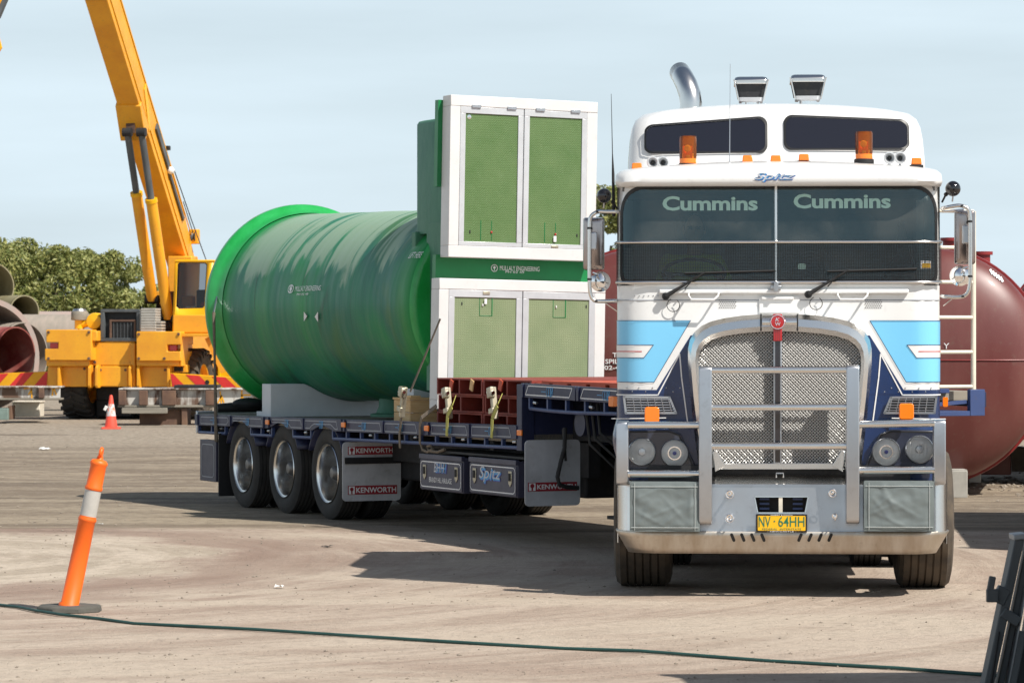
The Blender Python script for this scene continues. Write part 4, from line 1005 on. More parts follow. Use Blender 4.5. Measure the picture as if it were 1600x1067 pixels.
for y in (3.55, 4.85):
    for sx in (-1, 1):
        for x in (.78, 1.1):
            w_ = make_tyre(MB(), .51, .29, .27, (sx*x, y, .51), 'x', 5, 40).build('wheel', 'tyre', truck, ang=30)
            MB().lathe(rimprof(.285, sx, .135, .12), (sx*x, y, .51), 'x', 30).build('rim', 'alu', w_)
    MB().tube([(-1, y, .51), (1, y, .51)], .1, 10).build('drive_axle', 'dark', truck)
MB().lathe([(.001,.0),(.5,.0),(.5,.06),(.001,.06)], (0, 4.1, 1.08), 'z', 32).build('fifth_wheel', 'dark', truck)

# ------------------------------------------------------------------ driver
def skin_body(name, verts, edges, radii, m, parent=None, sub=2, root=0):
    me = bpy.data.meshes.new(name); me.from_pydata(verts, edges, []); o = bpy.data.objects.new(name, me); C.objects.link(o)
    k = o.modifiers.new('skin', 'SKIN'); k.use_smooth_shade = True
    for i, r in enumerate(radii): me.skin_vertices[0].data[i].radius = (r, r) if not isinstance(r, tuple) else r
    me.skin_vertices[0].data[root].use_root = True
    s_ = o.modifiers.new('sub', 'SUBSURF'); s_.levels = s_.render_levels = sub
    me.materials.append(M[m]);
    if parent: o.parent = parent
    return o
dw = T.w((-.62, 1.28, 1.95))
drv = empty('person', 'driver in a yellow-green shirt seen dimly behind the left windscreen pane', 'person', (dw[0], dw[1], dw[2]), T.th)
def mkskin(name, V_, E_, R_, m):
    me = bpy.data.meshes.new(name); me.from_pydata(V_, E_, []); o = bpy.data.objects.new(name, me); C.objects.link(o); o.parent = drv
    bm = bmesh.new(); bm.from_mesh(me); ly = bm.verts.layers.skin.verify()
    for v, r in zip(bm.verts, R_): v[ly].radius = (r, r) if not isinstance(r, tuple) else r
    bm.verts.ensure_lookup_table(); bm.verts[0][ly].use_root = True; bm.to_mesh(me); bm.free()
    o.modifiers.new('skin', 'SKIN').use_smooth_shade = True; q = o.modifiers.new('sub', 'SUBSURF'); q.levels = q.render_levels = 2
    me.materials.append(M[m]); return o
# torso, arms to the wheel, thighs and shins (seated)
V_ = [(0,.05,.1),(0,.06,.28),(0,.05,.46),(0,.03,.55),(.17,.02,.5),(-.17,.02,.5),(.27,-.1,.28),(-.27,-.1,.28),(.2,-.33,.38),(-.2,-.33,.38),(.12,-.3,.1),(-.12,-.3,.1),(.12,-.42,-.35),(-.12,-.42,-.35),(.12,-.55,-.42),(-.12,-.55,-.42)]
E_ = [(0,1),(1,2),(2,3),(2,4),(2,5),(4,6),(5,7),(6,8),(7,9),(0,10),(0,11),(10,12),(11,13),(12,14),(13,15)]
R_ = [(.17,.13),(.16,.12),(.17,.12),.07,.08,.08,.05,.05,.032,.032,.085,.085,.055,.055,.045,.045]
mkskin('body', V_, E_, R_, 'hivis')
hd = MB(); hd.tube([(0,.03,.52),(0,.02,.66)], .058, 14)
def headfn(s, t):
    th = PI*t; ph = 2*PI*s; r = math.sin(th); x = .078*r*math.cos(ph); y = .1*r*math.sin(ph); z = -.12*math.cos(th)
    if z < 0: x *= 1+z*1.6; y = y*(1+z*.8)-(.012 if y < 0 else 0)*min(1, -z*12)
    if y < 0 and abs(x) < .022 and -.045 < z < .02: y -= .024*(1-abs(x)/.022)*(1-abs(z+.02)/.04 if abs(z+.02) < .04 else 0)
    if y < 0 and abs(abs(x)-.031) < .016 and abs(z-.012) < .014: y += .012
    if y < 0 and abs(x) < .028 and abs(z+.062) < .006: y += .006
    return (x, y+.0, z+.75)
hd.grid(headfn, 48, 40)
for sx in (-1, 1): hd.sphere((sx*.08, .012, .745), .028, 10, 8, (.4, 1, 1.2))
hd.build('head', 'skin', drv, ang=80)
MB().grid(lambda s, t: (.083*math.sin(PI*.52*t)*math.cos(2*PI*s), .012+.105*math.sin(PI*.52*t)*math.sin(2*PI*s), .752+.126*math.cos(PI*.52*t)), 28, 12).build('hair', 'hair', drv, ang=80)
eb = MB()
for sx in (-1, 1): eb.sphere((sx*.031, -.076, .762), .011, 10, 8)
eb.build('eyes', 'hair', drv)
for sx in (-1, 1): # hands closed on the rim
    hm = MB(); c0 = Vector((sx*.2, -.36, .385)); hm.sphere(c0, .036, 12, 8, (.8, 1.1, .6))
    for k in range(4): hm.tube([c0+Vector((sx*(.01-.012*k), -.03, .012)), c0+Vector((sx*(.015-.012*k), -.062, .01)), c0+Vector((sx*(.015-.012*k), -.066, -.016)), c0+Vector((sx*(.014-.012*k), -.045, -.026))], [.009, .0085, .008, .007], 7)
    hm.tube([c0+Vector((-sx*.03, .0, .008)), c0+Vector((-sx*.045, -.03, .004)), c0+Vector((-sx*.03, -.05, -.006))], [.011, .01, .008], 7)
    hm.build('hand', 'skin', drv, ang=80)

# ------------------------------------------------------------------ step-deck trailer
trl = empty('trailer', 'dark blue step-deck trailer with three axles carrying the green tank', 'trailer', (TR.X, TR.Y, 0), TR.th)
trs = lambda u, v, x=0.: TR.atx(u, v, x)
def ty(u, v=700, x=0.): return TR.atx(u, v, x)[1]
def lin(a, b, t): return a+(b-a)*t
yR, yS, yN = ty(308), ty(820), -9.87       # rear end, step, nose
zt_ = lambda y: lin(trs(308,647)[2], trs(812,664)[2], (y-ty(308))/(ty(812)-ty(308)))
zc_ = lambda y: lin(trs(308,664)[2], trs(812,686.5)[2], (y-ty(308))/(ty(812)-ty(308)))
zr_ = lambda y: lin(trs(308,675)[2], trs(812,699.5)[2], (y-ty(308))/(ty(812)-ty(308)))
AX = [ty(u, 735) for u in (372, 440, 510)]; AX = [AX[1]+1.27, AX[1], AX[1]-1.27]
WR = .475
# side raves: panels between posts, with wheel arches cut out of the lower edge
def rave(x, ya, yb, top, bot, name='side_rave'):
    N = 60; P = []
    for i in range(N+1):
        y = ya+(yb-ya)*i/N; z = bot(y)
        for a in AX:
            d = abs(y-a)
            if d < .5: z = max(z, WR+math.sqrt(max(0, .5**2-d*d))*.98+.0)
        P.append((y, min(z, top(y)-.035)))
    P += [(yb, top(yb)), (ya, top(ya))]
    return MB().prism(P, 'x', x-.03, x+.03).build(name, 'navy_deck', trl, .004)
rave(0, yS, yR, zt_, zc_); rave(2.5, yS, yR, zt_, zc_)
for a in AX:
    for x in (.0, 2.22):
        MB().grid(lambda s, t: (x+.28*t, a+.52*math.cos(PI*(.14+.72*s)), WR+.52*math.sin(PI*(.14+.72*s))), 20, 1).build('mudguard', 'navy_deck', trl, solid=.012)
MB().box(.03, 2.47, yS, yR, .93, 1.005).build('deck', 'timber_old', trl)
MB().box(.0, 2.5, yR, yR+.05, .78, 1.03).build('rear_bar', 'alu_b', trl, .006)
for x in (.55, 1.95): MB().box(x-.06, x+.06, yS-.3, yR, .62, .93).build('chassis_beam', 'dark', trl)
for k in range(9): MB().box(.05, 2.45, yR-.5-.95*k, yR-.42-.95*k, .84, .93).build('cross_member', 'dark', trl)
# lower rope rail and its hangers
def rail(x, ya, yb, zf, n=14):
    return MB().tube([(x, ya+(yb-ya)*i/n, zf(ya+(yb-ya)*i/n)) for i in range(n+1)], .018, 8)
ge = [(ty(812), ty(520)), (ty(486), ty(458)), (ty(425), ty(392)), (ty(352), ty(310))]
for ya, yb in ge:
    r_ = rail(.01, ya, yb, zr_, 10).build('rope_rail', 'railblue', trl)
    n = max(2, round(abs(yb-ya)/.37)+1)
    for i in range(n):
        y = ya+(yb-ya)*i/(n-1); MB().box(-.004, .03, y-.014, y+.014, zr_(y), zc_(y)+.01).build('rail_hanger', 'railblue', r_)
    for i in range(0, n-1, 3):
        y = ya+(yb-ya)*(i+.25)/(n-1); MB().tube([(.0, y-.03, zr_(y)+.055), (.0, y+.04, zr_(y)+.05)], .013, 8).build('rope_hook', 'alu_b', r_)
# posts on the rave, panel outlines and little painted motifs
S0 = lambda off: (lambda y, z: (-.03-off, y, z))
def motif(y0, z0, w, h, surf, par):
    P = line2([(y0+w*.9, z0), (y0+w*.45, z0)], h*.07)
    for k in range(3):
        c_ = y0+w*(.25-.2*k); P += line2([(c_+w*.13*math.cos(a), z0+h*.42*math.sin(a)) for a in [2*PI*i/12 for i in range(12)]], h*.08, True)
    P += line2([(y0-w*.3, z0+h*.4), (y0-w*.05, z0-h*.45), (y0-w*.1, z0+h*.35)], h*.14)
    decal('painted_motif', 'logo_blue', P, surf, par)
def panel(ua, ub, slant=1, arch=None, mu=None):
    ya, yb = ty(ua, 660), ty(ub, 660); zt = lambda y: zt_(y)-.028; zb = lambda y: zc_(y)+.022
    s_ = .07
    bot = []
    N = 14
    for i in range(N+1):
        y = ya+(yb-ya)*i/N; z = zb(y)
        for a in AX:
            d = abs(y-a)
            if d < .56: z = max(z, WR+math.sqrt(max(0, .56**2-d*d))+.01)
        z = min(z, zt(y)-.03)
        bot.append((y, z))
    P = bot+[(yb+s_*.6, zt(yb)), (ya-s_*.0, zt(ya))]
    pn = decal('panel_outline', 'pingrey', line2(P, .009, True), S0(.002), trl)
    u = mu or (ua+ub)/2; y = ty(u, 660); motif(y, (zt_(y)+zc_(y))/2, .16, .085, S0(.003), trl)
for a in ((318,361),(368,414),(429,476),(481,532),(547,600),(606,656),(679,735),(742,803)): panel(*a)
for u in (313, 364, 416, 424, 478, 538, 543, 603, 660, 674, 738, 812):
    y = ty(u, 660); MB().box(-.045, -.028, y-.022, y+.022, zc_(y)+.005, zt_(y)-.003).build('stake_pocket', 'navy_deck', trl, .003)
for u, v in ((418.5,659.5), (537.5,663.5), (667.5,669), (813,676)):
    p = trs(u, v, -.045); MB().box(-.06, -.044, p[1]-.05, p[1]+.05, p[2]-.026, p[2]+.026).build('side_marker', 'amber', trl, .005)

# upper deck (gooseneck)
ut = lambda y: lin(trs(825,599)[2], trs(965,607)[2], (y-ty(825,600))/(ty(965,600)-ty(825,600)))
ub_ = lambda y: ut(y)-.125
b = rave(0, yN, yS+.02, ut, ub_); b = rave(2.5, yN, yS+.02, ut, ub_)
MB().box(.03, 2.47, yN, yS, 1.36, 1.435).build('upper_deck', 'timber_old', trl)
MB().box(.0, 2.5, yS, yS+.05, .9, 1.43).build('step_riser', 'navy_deck', trl, .005)
MB().box(-.035, .09, yS-.01, yS+.1, .86, 1.455).build('step_post', 'navy_deck', trl, .005)
for x in (.55, 1.95): MB().box(x-.07, x+.07, yN+.1, yS+.1, 1.12, 1.36).build('gooseneck_beam', 'navy_deck', trl)
MB().box(.48, 2.02, yS-1.3, yS, .95, 1.36).build('gooseneck_web', 'dark', trl)
zq = lambda y: ut(y)-.22+.012*math.sin((y-yS)*2.)
r_ = rail(.01, yS-.1, yN+.1, zq, 20).build('rope_rail', 'railblue', trl)
for i in range(10):
    y = yS-.1-.38*i; MB().box(-.004, .03, y-.014, y+.014, zq(y), ub_(y)+.01).build('rail_hanger', 'railblue', r_)
    if i % 3 == 0: MB().tube([(.0, y-.1, zq(y)+.055), (.0, y-.16, zq(y)+.05)], .014, 8).build('rope_hook', 'alu_b', r_)
for ua, ub2 in ((826,899), (912,990)):
    ya, yb = ty(ua, 608), ty(ub2, 608); P = [(ya, ub_(ya)+.025), (yb+.06, ub_(yb)+.025), (yb, ut(yb)-.02), (ya-.06, ut(ya)-.02)]
    decal('panel_outline', 'pin', line2(P, .009, True), S0(.002), trl); y = ty((ua+ub2)/2+2, 608); motif(y, ut(y)-.062, .2, .09, S0(.003), trl)
for u in (822, 904, 909): y = ty(u, 608); MB().box(-.045, -.028, y-.022, y+.022, ub_(y), ut(y)-.002).build('stake_pocket', 'navy_deck', trl, .003)
p = trs(961, 627, -.02); MB().box(-.06, -.02, p[1]-.05, p[1]+.05, p[2]-.045, p[2]+.045).build('side_marker', 'amber', trl, .006)
# nose corner at the far right, with its open pocket
nxr = TR.at(1537, 620, yN-.33)[0]
nb = MB().box(nxr-.14, nxr, yN-.35, yN-.3, 1.24, 1.455).build('nose_plate', 'railblue', trl, .004)
MB().box(1.4, nxr-.15, yN-.05, yN+.1, 1.42, 1.455).build('nose_deck', 'railblue', nb, .004)
MB().box(1.4, nxr-.1, yN-.345, yN+.1, 1.24, 1.28).build('nose_flange', 'railblue', nb, .004)
MB().bx((nxr-.5, yN-.3, 1.33), (.7, .03, .03), Matrix.Rotation(math.radians(-4), 3, 'Y')).build('nose_strut', 'railblue', nb)
# headboard: white tube gate
hb = MB(); hx0, hx1 = .3, TR.at(1521, 500, yN-.2)[0]
hz = [TR.at(1500, v, yN-.2)[2] for v in (604, 550, 496, 441, 387, 330)]
g = MB().tube([(hx1, yN-.2, hz[0]-.03), (hx1, yN-.2, hz[-1]+.0)], .021, 12).build('headboard_post', 'cream', trl)
MB().tube([(hx0, yN-.2, hz[0]-.03), (hx0, yN-.2, hz[-1])], .021, 12).build('headboard_post', 'cream', trl)
for z in hz: MB().tube([(hx0, yN-.2, z), (hx1, yN-.2, z)], .016, 10).build('headboard_rung', 'cream', trl)

# axles, wheels
for a in AX:
    MB().tube([(.2, a, WR), (2.3, a, WR)], .07, 12).build('axle', 'dark', trl)
    for x in (.55, 1.95):
        MB().box(x-.05, x+.05, a-.5, a+.2, .5, .6).build('trailing_arm', 'dark', trl)
        MB().lathe([(.12,0),(.15,.06),(.12,.12),(.15,.18),(.12,.24)], (x, a+.25, .55), 'z', 20, True).build('air_bag', 'black', trl)
wo = make_tyre(MB(), WR, .29, .27, (0,0,0), 'x', 5, 56, .012).build('wheel', 'tyre_dusty', trl, ang=30); wo.location = (.15, AX[0], WR)
Rr = .292
MB().lathe([(Rr*1.04,-.132),(Rr*1.055,-.124),(Rr*1.03,-.116),(Rr*.98,-.11),(Rr*.95,-.08),(Rr*.935,-.03),(Rr*.93,.06),(Rr*.9,.1)], (0,0,0), 'x', 48).build('rim', 'alu', wo)
M['rim_alu'] = mat('road_dulled_rim', (.6, .58, .56), .24, 1., var=.3, vscale=5, dirt=.35)
MB().lathe([(Rr*.91,.09),(Rr*.84,.12),(Rr*.72,.112),(Rr*.5,.095),(.001,.095)], (0,0,0), 'x', 40).build('rim_disc', M.setdefault('disc', mat('dull_wheel_disc', (.25, .24, .23), .5, .8, var=.4, vscale=9, dirt=.4)), wo)
MB().lathe([(.001,-.085),(.05,-.08),(.07,-.06),(.08,-.02),(.085,.11)], (0,0,0), 'x', 20).build('hub', M['disc'], wo)
nb2 = MB()
for k in range(10): a = 2*PI*k/10; nb2.lathe([(.001,.03),(.014,.035),(.016,.1)], (0, .118*math.cos(a), .118*math.sin(a)), 'x', 6)
nb2.build('wheel_nuts', 'chrome', wo, kind='stuff')
wi = make_tyre(MB(), WR, .29, .27, (0,0,0), 'x', 5, 56, .012).build('wheel', 'tyre', trl, ang=30); wi.location = (.48, AX[0], WR)
for k, a in enumerate(AX):
    for x, fl_, src in ((.15, 0, wo), (.48, 0, wi), (2.02, 1, wi), (2.35, 1, wo)):
        if k == 0 and not fl_: continue
        c = src.copy(); C.objects.link(c); c.location = (x, a, WR); c.rotation_euler = (0, 0, PI if fl_ else 0)
        for q in kids(src): d = q.copy(); C.objects.link(d); d.parent = c
# mudflaps (they face forward), lettered
def flap(y, x0, x1, z0, z1, bars, name='mudflap'):
    f = MB().prism(rr(x0, x1, z0, z1, .04, 4), 'y', y-.006, y+.006).build(name, 'flap', trl)
    for za_, zb_, xa, xb in bars:
        decal('flap_band', 'flapred', [[(xa, za_), (xb, za_), (xb, zb_), (xa, zb_)]], lambda x, z: (x, y-.009, z), f)
        decal('flap_emblem', 'pin', [[(xa+.01, za_+.006), (xa+.075, za_+.006), (xa+.075, zb_-.006), (xa+.01, zb_-.006)]], lambda x, z: (x, y-.011, z), f)
        decal('flap_emblem', 'flapred', [disc2(xa+.042, (za_+zb_)/2+.01, .02, 14)]+[[(xa+.034, za_+.008), (xa+.05, za_+.008), (xa+.05, zb_-.03), (xa+.034, zb_-.03)]], lambda x, z: (x, y-.0125, z), f)
        text('KENWORTH', 'pin', xa+.09, xb-.012, za_+.018, zb_-.018, lambda x, z: (x, y-.011, z), f, bold=.02)
    return f
y1 = AX[2]-.62
pa, pb_ = TR.at(535, 783, y1), TR.at(626, 691, y1)
zz = lambda v: TR.at(580, v, y1)[2]
f1 = flap(y1, pa[0], pb_[0], pa[2], zz(690), [(zz(772), zz(758), TR.at(543,760,y1)[0], TR.at(620,760,y1)[0]), (zz(710), zz(697), TR.at(543,700,y1)[0], TR.at(615,700,y1)[0])])
MB().box(pa[0]+.02, pb_[0]-.01, y1-.03, y1-.01, zz(724), zz(714)).build('flap_clamp', 'black', f1)
y2 = yS-.45
pa, pb_ = TR.at(820, 789, y2), TR.at(906, 687, y2); zz = lambda v: TR.at(862, v, y2)[2]
f2 = flap(y2, pa[0], pb_[0], zz(790), zz(687), [(zz(767), zz(753), TR.at(824,760,y2)[0], TR.at(901,760,y2)[0])])
MB().tube([TR.at(u, v, y2-.12) for u, v in ((883,668),(882,700),(876,722),(871,745),(874,757),(886,761),(904,762))], .02, 8).build('air_hose', 'black', trl)
MB().tube([TR.at(u, v, y2-.1) for u, v in ((880,670),(884,720))], .012, 6).build('air_hose', 'black', trl)
f3 = MB().box(TR.at(342,750,AX[0]+.62)[0], TR.at(342,750,AX[0]+.62)[0]+.6, AX[0]+.62, AX[0]+.64, .1, .8).build('rear_flap', 'black', trl)
# toolboxes on the side plane
def toolbox(ua, ub2, vt, vb, nm):
    ya, yb = ty(ua, 740), ty(ub2, 740); z1 = trs(ua, vt)[2]; z0 = trs(ua, vb)[2]
    t_ = MB().box(.0, .5, yb, ya, z0, z1).build('toolbox', 'navy_dull', trl, .008)
    MB().box(-.012, .0, yb+.01, ya-.01, z0+.012, z1-.045).build('toolbox_door', 'navy_dull', t_, .004)
    MB().box(-.02, .02, yb, ya, z1-.035, z1+.012).build('toolbox_lip', 'navy_dull', t_, .004)
    decal('door_pinstripe', 'pin', line2(rr(yb+.03, ya-.03, z0+.035, z1-.06, .045, 4), .009, True), lambda y, z: (-.0145, y, z), t_)
    for y in (yb+.13, ya-.13): 
        MB().prism([(y-.035, z1-.09), (y+.035, z1-.09), (y+.035, z1-.2), (y, z1-.235), (y-.035, z1-.2)], 'x', -.02, -.012).build('latch', 'ratchet', t_, .003)
        MB().box(-.03, -.02, y-.015, y+.015, z1-.18, z1-.11).build('latch_lever', 'black', t_)
    return t_, ya, yb, z0, z1
D = lambda y, z: (-.016, -y, z)
t_, ya, yb, z0, z1 = toolbox(657.5, 724, 710, 764, 'a')
def tt(txt, m, ua, ub2, va, vb2, off, t_, **k):
    a, c_ = trs(ua, va), trs(ub2, vb2); text(txt, m, -a[1], -c_[1], min(trs(ua, vb2)[2], c_[2]), max(a[2], trs(ua, va)[2]), lambda y, z: (-off, -y, z), t_, **k)
tt('BHH', 'logo_purple', 684, 701, 724, 739, .0155, t_, shear=.25, bold=.02)
tt('BHH', 'logo_blue', 682.5, 699.5, 723, 738, .0165, t_, shear=.25, bold=.01)
tt('BHH', 'logo_silver', 680.5, 697, 722, 737, .018, t_, shear=.25, bold=.0)
tt('BRANDY HILL HAULAGE', 'pin', 673, 708, 744.5, 752.5, .017, t_)
t_, ya, yb, z0, z1 = toolbox(735, 809, 715, 770, 'b')
a, c_ = trs(751, 750), trs(785, 727)
for m_, o_, q in (('logo_purple', .0155, .02), ('logo_blue', .0165, .012), ('logo_silver', .018, 0)):
    text('Spitz', m_, -a[1]+q, -c_[1]+q, a[2]-q-.01, c_[2]-q-.02, lambda y, z: (-o_, -y, z), t_, shear=.25, bold=.035 if q else .0)
MB().box(.02, .4, ty(815,700), ty(655,700), .78, .8).build('toolbox_shelf', 'dark', trl)
rb = MB().box(-.02, .06, ty(340, 710), ty(315, 710), trs(315, 750)[2], trs(315, 686)[2]).build('rear_panel', 'navy_dull', trl, .006)
decal('panel_pinstripe', 'pingrey', line2(rr(ty(340,710)+.06, ty(315,710)-.06, trs(315,750)[2]+.05, trs(315,686)[2]-.05, .06, 4), .01, True), lambda y, z: (-.023, y, z), rb)
# landing legs and gear hidden in the shade below the gooseneck
for x in (.35, 2.0):
    l = MB().box(x, x+.16, yS-1.4, yS-1.2, .33, 1.25).build('landing_leg', 'dark', trl, .01)
    MB().box(x-.08, x+.28, yS-1.42, yS-1.12, .30, .33).build('leg_foot', 'dark', l)
for k in range(3): MB().tube([(.12+.02*k, yS-1.0-.08*k, 1.3), (.14, yS-1.05-.1*k, .95+.05*k), (.3, yS-1.2-.1*k, .75+.06*k), (.6, yS-1.3, .9)], .014, 6).build('air_hose', 'black', trl)
MB().lathe([(.001,0),(.11,.0),(.11,.5),(.001,.5)], (.16, yS-.8, 1.12), 'x', 18).build('air_reservoir', 'navy_deck', trl)
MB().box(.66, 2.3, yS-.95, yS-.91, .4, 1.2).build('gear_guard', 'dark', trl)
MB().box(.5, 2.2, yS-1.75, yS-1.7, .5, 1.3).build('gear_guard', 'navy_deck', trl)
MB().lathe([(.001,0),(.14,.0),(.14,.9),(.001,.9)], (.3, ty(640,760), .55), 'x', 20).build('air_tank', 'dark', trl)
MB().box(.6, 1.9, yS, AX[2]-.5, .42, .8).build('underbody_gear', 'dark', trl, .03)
MB().tube([trs(u, v, .0) for u, v in ((658,694),(660,702),(668,706),(676,702),(674,696),(668,697),(670,704),(684,706),(695,702))], .014, 6).build('rope_tail', 'strap_b', trl)

# ------------------------------------------------------------------ green pump tank
tk = empty('tank', 'large green fibreglass tank lying on the trailer with white-framed hatches on its end', 'tank', (TR.X, TR.Y, 0), TR.th)
XC, ZC = 1.16, 2.2
def ringT(y, R, zc, n=96): return [(XC+R*math.cos(2*PI*i/n), y, zc+R*math.sin(2*PI*i/n)) for i in range(n)]
yE, yF_ = -3.05, 2.3
def tr_(t): return 1.065+(.965-1.065)*t
secs = []
for i in range(40):
    t = i/39; y = yF_+(yE-yF_)*t; R = tr_(t)+.002*math.sin(i*.7)
    secs.append(ringT(y, R, ZC+.012*(1-t)))
secs += [ringT(yE-.03, .955, ZC), ringT(yE-.055, .93, ZC), ringT(yE-.065, .89, ZC)]
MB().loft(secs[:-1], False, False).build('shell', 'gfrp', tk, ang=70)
MB().loft([ringT(yE-.03, .956, ZC), ringT(yE-.058, .93, ZC), ringT(yE-.066, .88, ZC)], False, True).build('end_plate', 'green', tk, ang=60)
# flange at the far end
zf = 2.215; RF = 1.175
MB().loft([ringT(yF_-.22, 1.07, zf), ringT(yF_-.13, 1.085, zf), ringT(yF_-.07, 1.12, zf), ringT(yF_-.03, RF-.01, zf), ringT(yF_+.0, RF, zf), ringT(yF_+.05, RF+.003, zf), ringT(yF_+.075, RF-.008, zf), ringT(yF_+.075, 1.0, zf)], False, True).build('flange', 'green', tk, ang=50)
# nozzle under the shell
nzp = trs(566, 640, 1.16); yn = nzp[1]
MB().lathe([(.17,.2),(.17,-.02),(.2,-.09),(.26,-.1),(.26,-.13),(.001,-.13)], (XC-.08, -.6, 1.16), 'z', 32).build('drain_nozzle', 'green_dark', tk)
# riser behind the slab
FY = -3.62
yr0, yr1 = FY+.221, -2.72
rx0, rx1 = TR.at(698, 300, -3.5)[0], 2.0
zt1 = TR.at(676, 186, -3.1)[2]
def rs(z, g): return [(x, y, z) for x, y in rr(rx0+g, rx1-g, yr0, yr1-g, .05, 4)]
MB().loft([rs(2.9, -.0), rs(zt1-.04, .0), rs(zt1-.01, .015), rs(zt1, .05)]).build('riser', 'green_dark', tk, ang=50)
# slab and hatch frames share one slightly racked plane
FY = -3.62
tilt = Matrix.Rotation(math.radians(1.05), 3, 'Y'); piv = Vector((XC, FY, 1.05))
def tl(p): return tilt @ (Vector(p)-piv)+piv
def SP(u, v, y=FY):                       # photo point -> untilted slab coordinates
    p = TR.at(u, v, y); q = tilt.inverted() @ (Vector(p)-piv)+piv; return (q.x, q.z)
def sbox(mb, u0, u1, v0, v1, y0, y1, yr=None):
    yy = yr if yr is not None else y0
    VR = 277 if v0 < 404 else 540
    xa, xc, za2, zc2 = SP(u0, VR, yy)[0], SP(u1, VR, yy)[0], SP(817, v1, yy)[1], SP(817, v0, yy)[1]; n0 = len(mb.v); mb.box(xa, xc, y0, y1, za2, zc2)
    mb.v[n0:] = [tuple(tl(p)) for p in mb.v[n0:]]; return mb
slab = MB(); sbox(slab, 683, 925, 402, 600, FY+.14, FY+.22, FY+.14); sbox(slab, 703, 925, 165, 402.4, FY+.14, FY+.22, FY+.14); sbox(slab, 683, 703.3, 163, 297, FY+.14, FY+.22, FY+.14)
slab.build('end_slab', 'greenslab', tk)
MB().box(XC-.75, XC+.72, FY+.221, yE+.02, 1.35, 3.0).build('neck', 'green_dark', tk)
def fbox(name, m, par, args, bev=.004):
    b = MB(); sbox(b, *args); return b.build(name, m, par, bev)
def hatchset(u0, u1, v0, v1, fw, leaves, chq, lit, top):
    fr = empty_part('hatch_frame', tk)
    y0, y1 = FY-.06, FY+.139
    # four mitred frame members, kept as children of the frame
    b = MB(); sbox(b, u0, u1, v0, v0+fw[0], y0, y1); f = b.build('hatch_frame', 'frame_white', tk, .006); f['label'] = lit
    fbox('frame_member', 'frame_white', f, (u0, u1, v1-fw[1], v1, y0, y1, y0)); a_ = v0+fw[0]-.0; c2 = v1-fw[1]
    fbox('frame_member', 'frame_white', f, (u0, u0+fw[2], a_+.05, c2-.05, y0+.001, y1, y0)); fbox('frame_member', 'frame_white', f, (u1-fw[3], u1, a_, c2, y0+.004, y1, y0))
    for (lu0, lu1, lv0, lv1, b0) in leaves:
        yl = FY-.056
        lf = MB(); sbox(lf, lu0+b0*.9, lu1-b0*.9, lv0+b0, lv1-b0*.7, yl+.012, yl+.03, yl); lf = lf.build('hatch_lid', chq, tk)
        for ar in ((lu0, lu1, lv0, lv0+b0*1.25), (lu0, lu1, lv1-b0*.8, lv1), (lu0, lu0+b0, lv0+b0*1.25, lv1-b0*.8), (lu1-b0, lu1, lv0+b0*1.25, lv1-b0*.8)):
            fbox('lid_edge', 'lid_alu', lf, (*ar, yl, yl+.05, yl), .003)
        xm = (lu0+lu1)/2
        if top:
            for k in (0, 1): uu = lu0+(16 if k == 0 else 72)*(lu1-lu0)/100+2; fbox('hinge', 'alu_b', lf, (uu, uu+14, lv0-3.5, lv0+1.5, yl-.014, yl+.01, yl-.01), .002); 
            fbox('lift_recess', 'greenslab', lf, (xm-15, xm-13.8, lv1-40, lv1-9, yl+.008, yl+.013, yl)); fbox('lift_recess', 'greenslab', lf, (xm+2, xm+3, lv1-40, lv1-9, yl+.008, yl+.013, yl))
            fbox('key_slot', 'black', lf, ((lu0+17, lu0+19, lv1-24, lv1-19, yl+.008, yl+.013, yl) if lu0 < 810 else (lu1-14, lu1-12, lv1-24, lv1-19, yl+.008, yl+.013, yl)))
            fbox('lock_button', 'red_lens', lf, (xm+1, xm+3.5, lv1-24, lv1-20.5, yl+.0, yl+.013, yl))
        else:
            for q in ((xm-9, xm-8), (xm+10, xm+11.6)): fbox('lift_recess', 'greenslab', lf, (q[0], q[1], lv0+8, lv0+40, yl+.008, yl+.013, yl))
            fbox('lift_recess', 'greenslab', lf, (xm-8, xm+10, lv0+39, lv0+40, yl+.008, yl+.013, yl))
            fbox('key_slot', 'black', lf, ((lu0+20, lu0+22, lv0+19, lv0+24, yl+.008, yl+.013, yl) if lu0 < 800 else (lu1-14, lu1-12, lv0+19, lv0+24, yl+.008, yl+.013, yl)))
            fbox('lock_button', 'frame_white', lf, (xm-5, xm-3, lv0+21, lv0+25, yl+.0, yl+.013, yl))
    return f
def empty_part(n, p): return None
fU = hatchset(702.5, 932.5, 154, 405, (17, 18, 15.5, 15.5), ((718.3, 817, 171.3, 386.7, 8.2), (818.4, 916.7, 171.3, 386.7, 8.2)), 'chq', 'upper white hatch frame with two bright green lids', True)
fL = hatchset(685, 945, 438, 640, (17, 14, 15, 16), ((700.3, 815, 455.3, 625.7, 9), (816.4, 928.7, 455.3, 625.7, 9)), 'chq2', 'lower white hatch frame with two dull green lids', False)
def stext(txt, m, u0, u1, v0, v1, y, par, **k):
    a, c_ = SP(u0, v1, y), SP(u1, v0, y); text(txt, m, a[0], c_[0], a[1], c_[1], lambda x, z: tl((x, y, z)), par, **k)
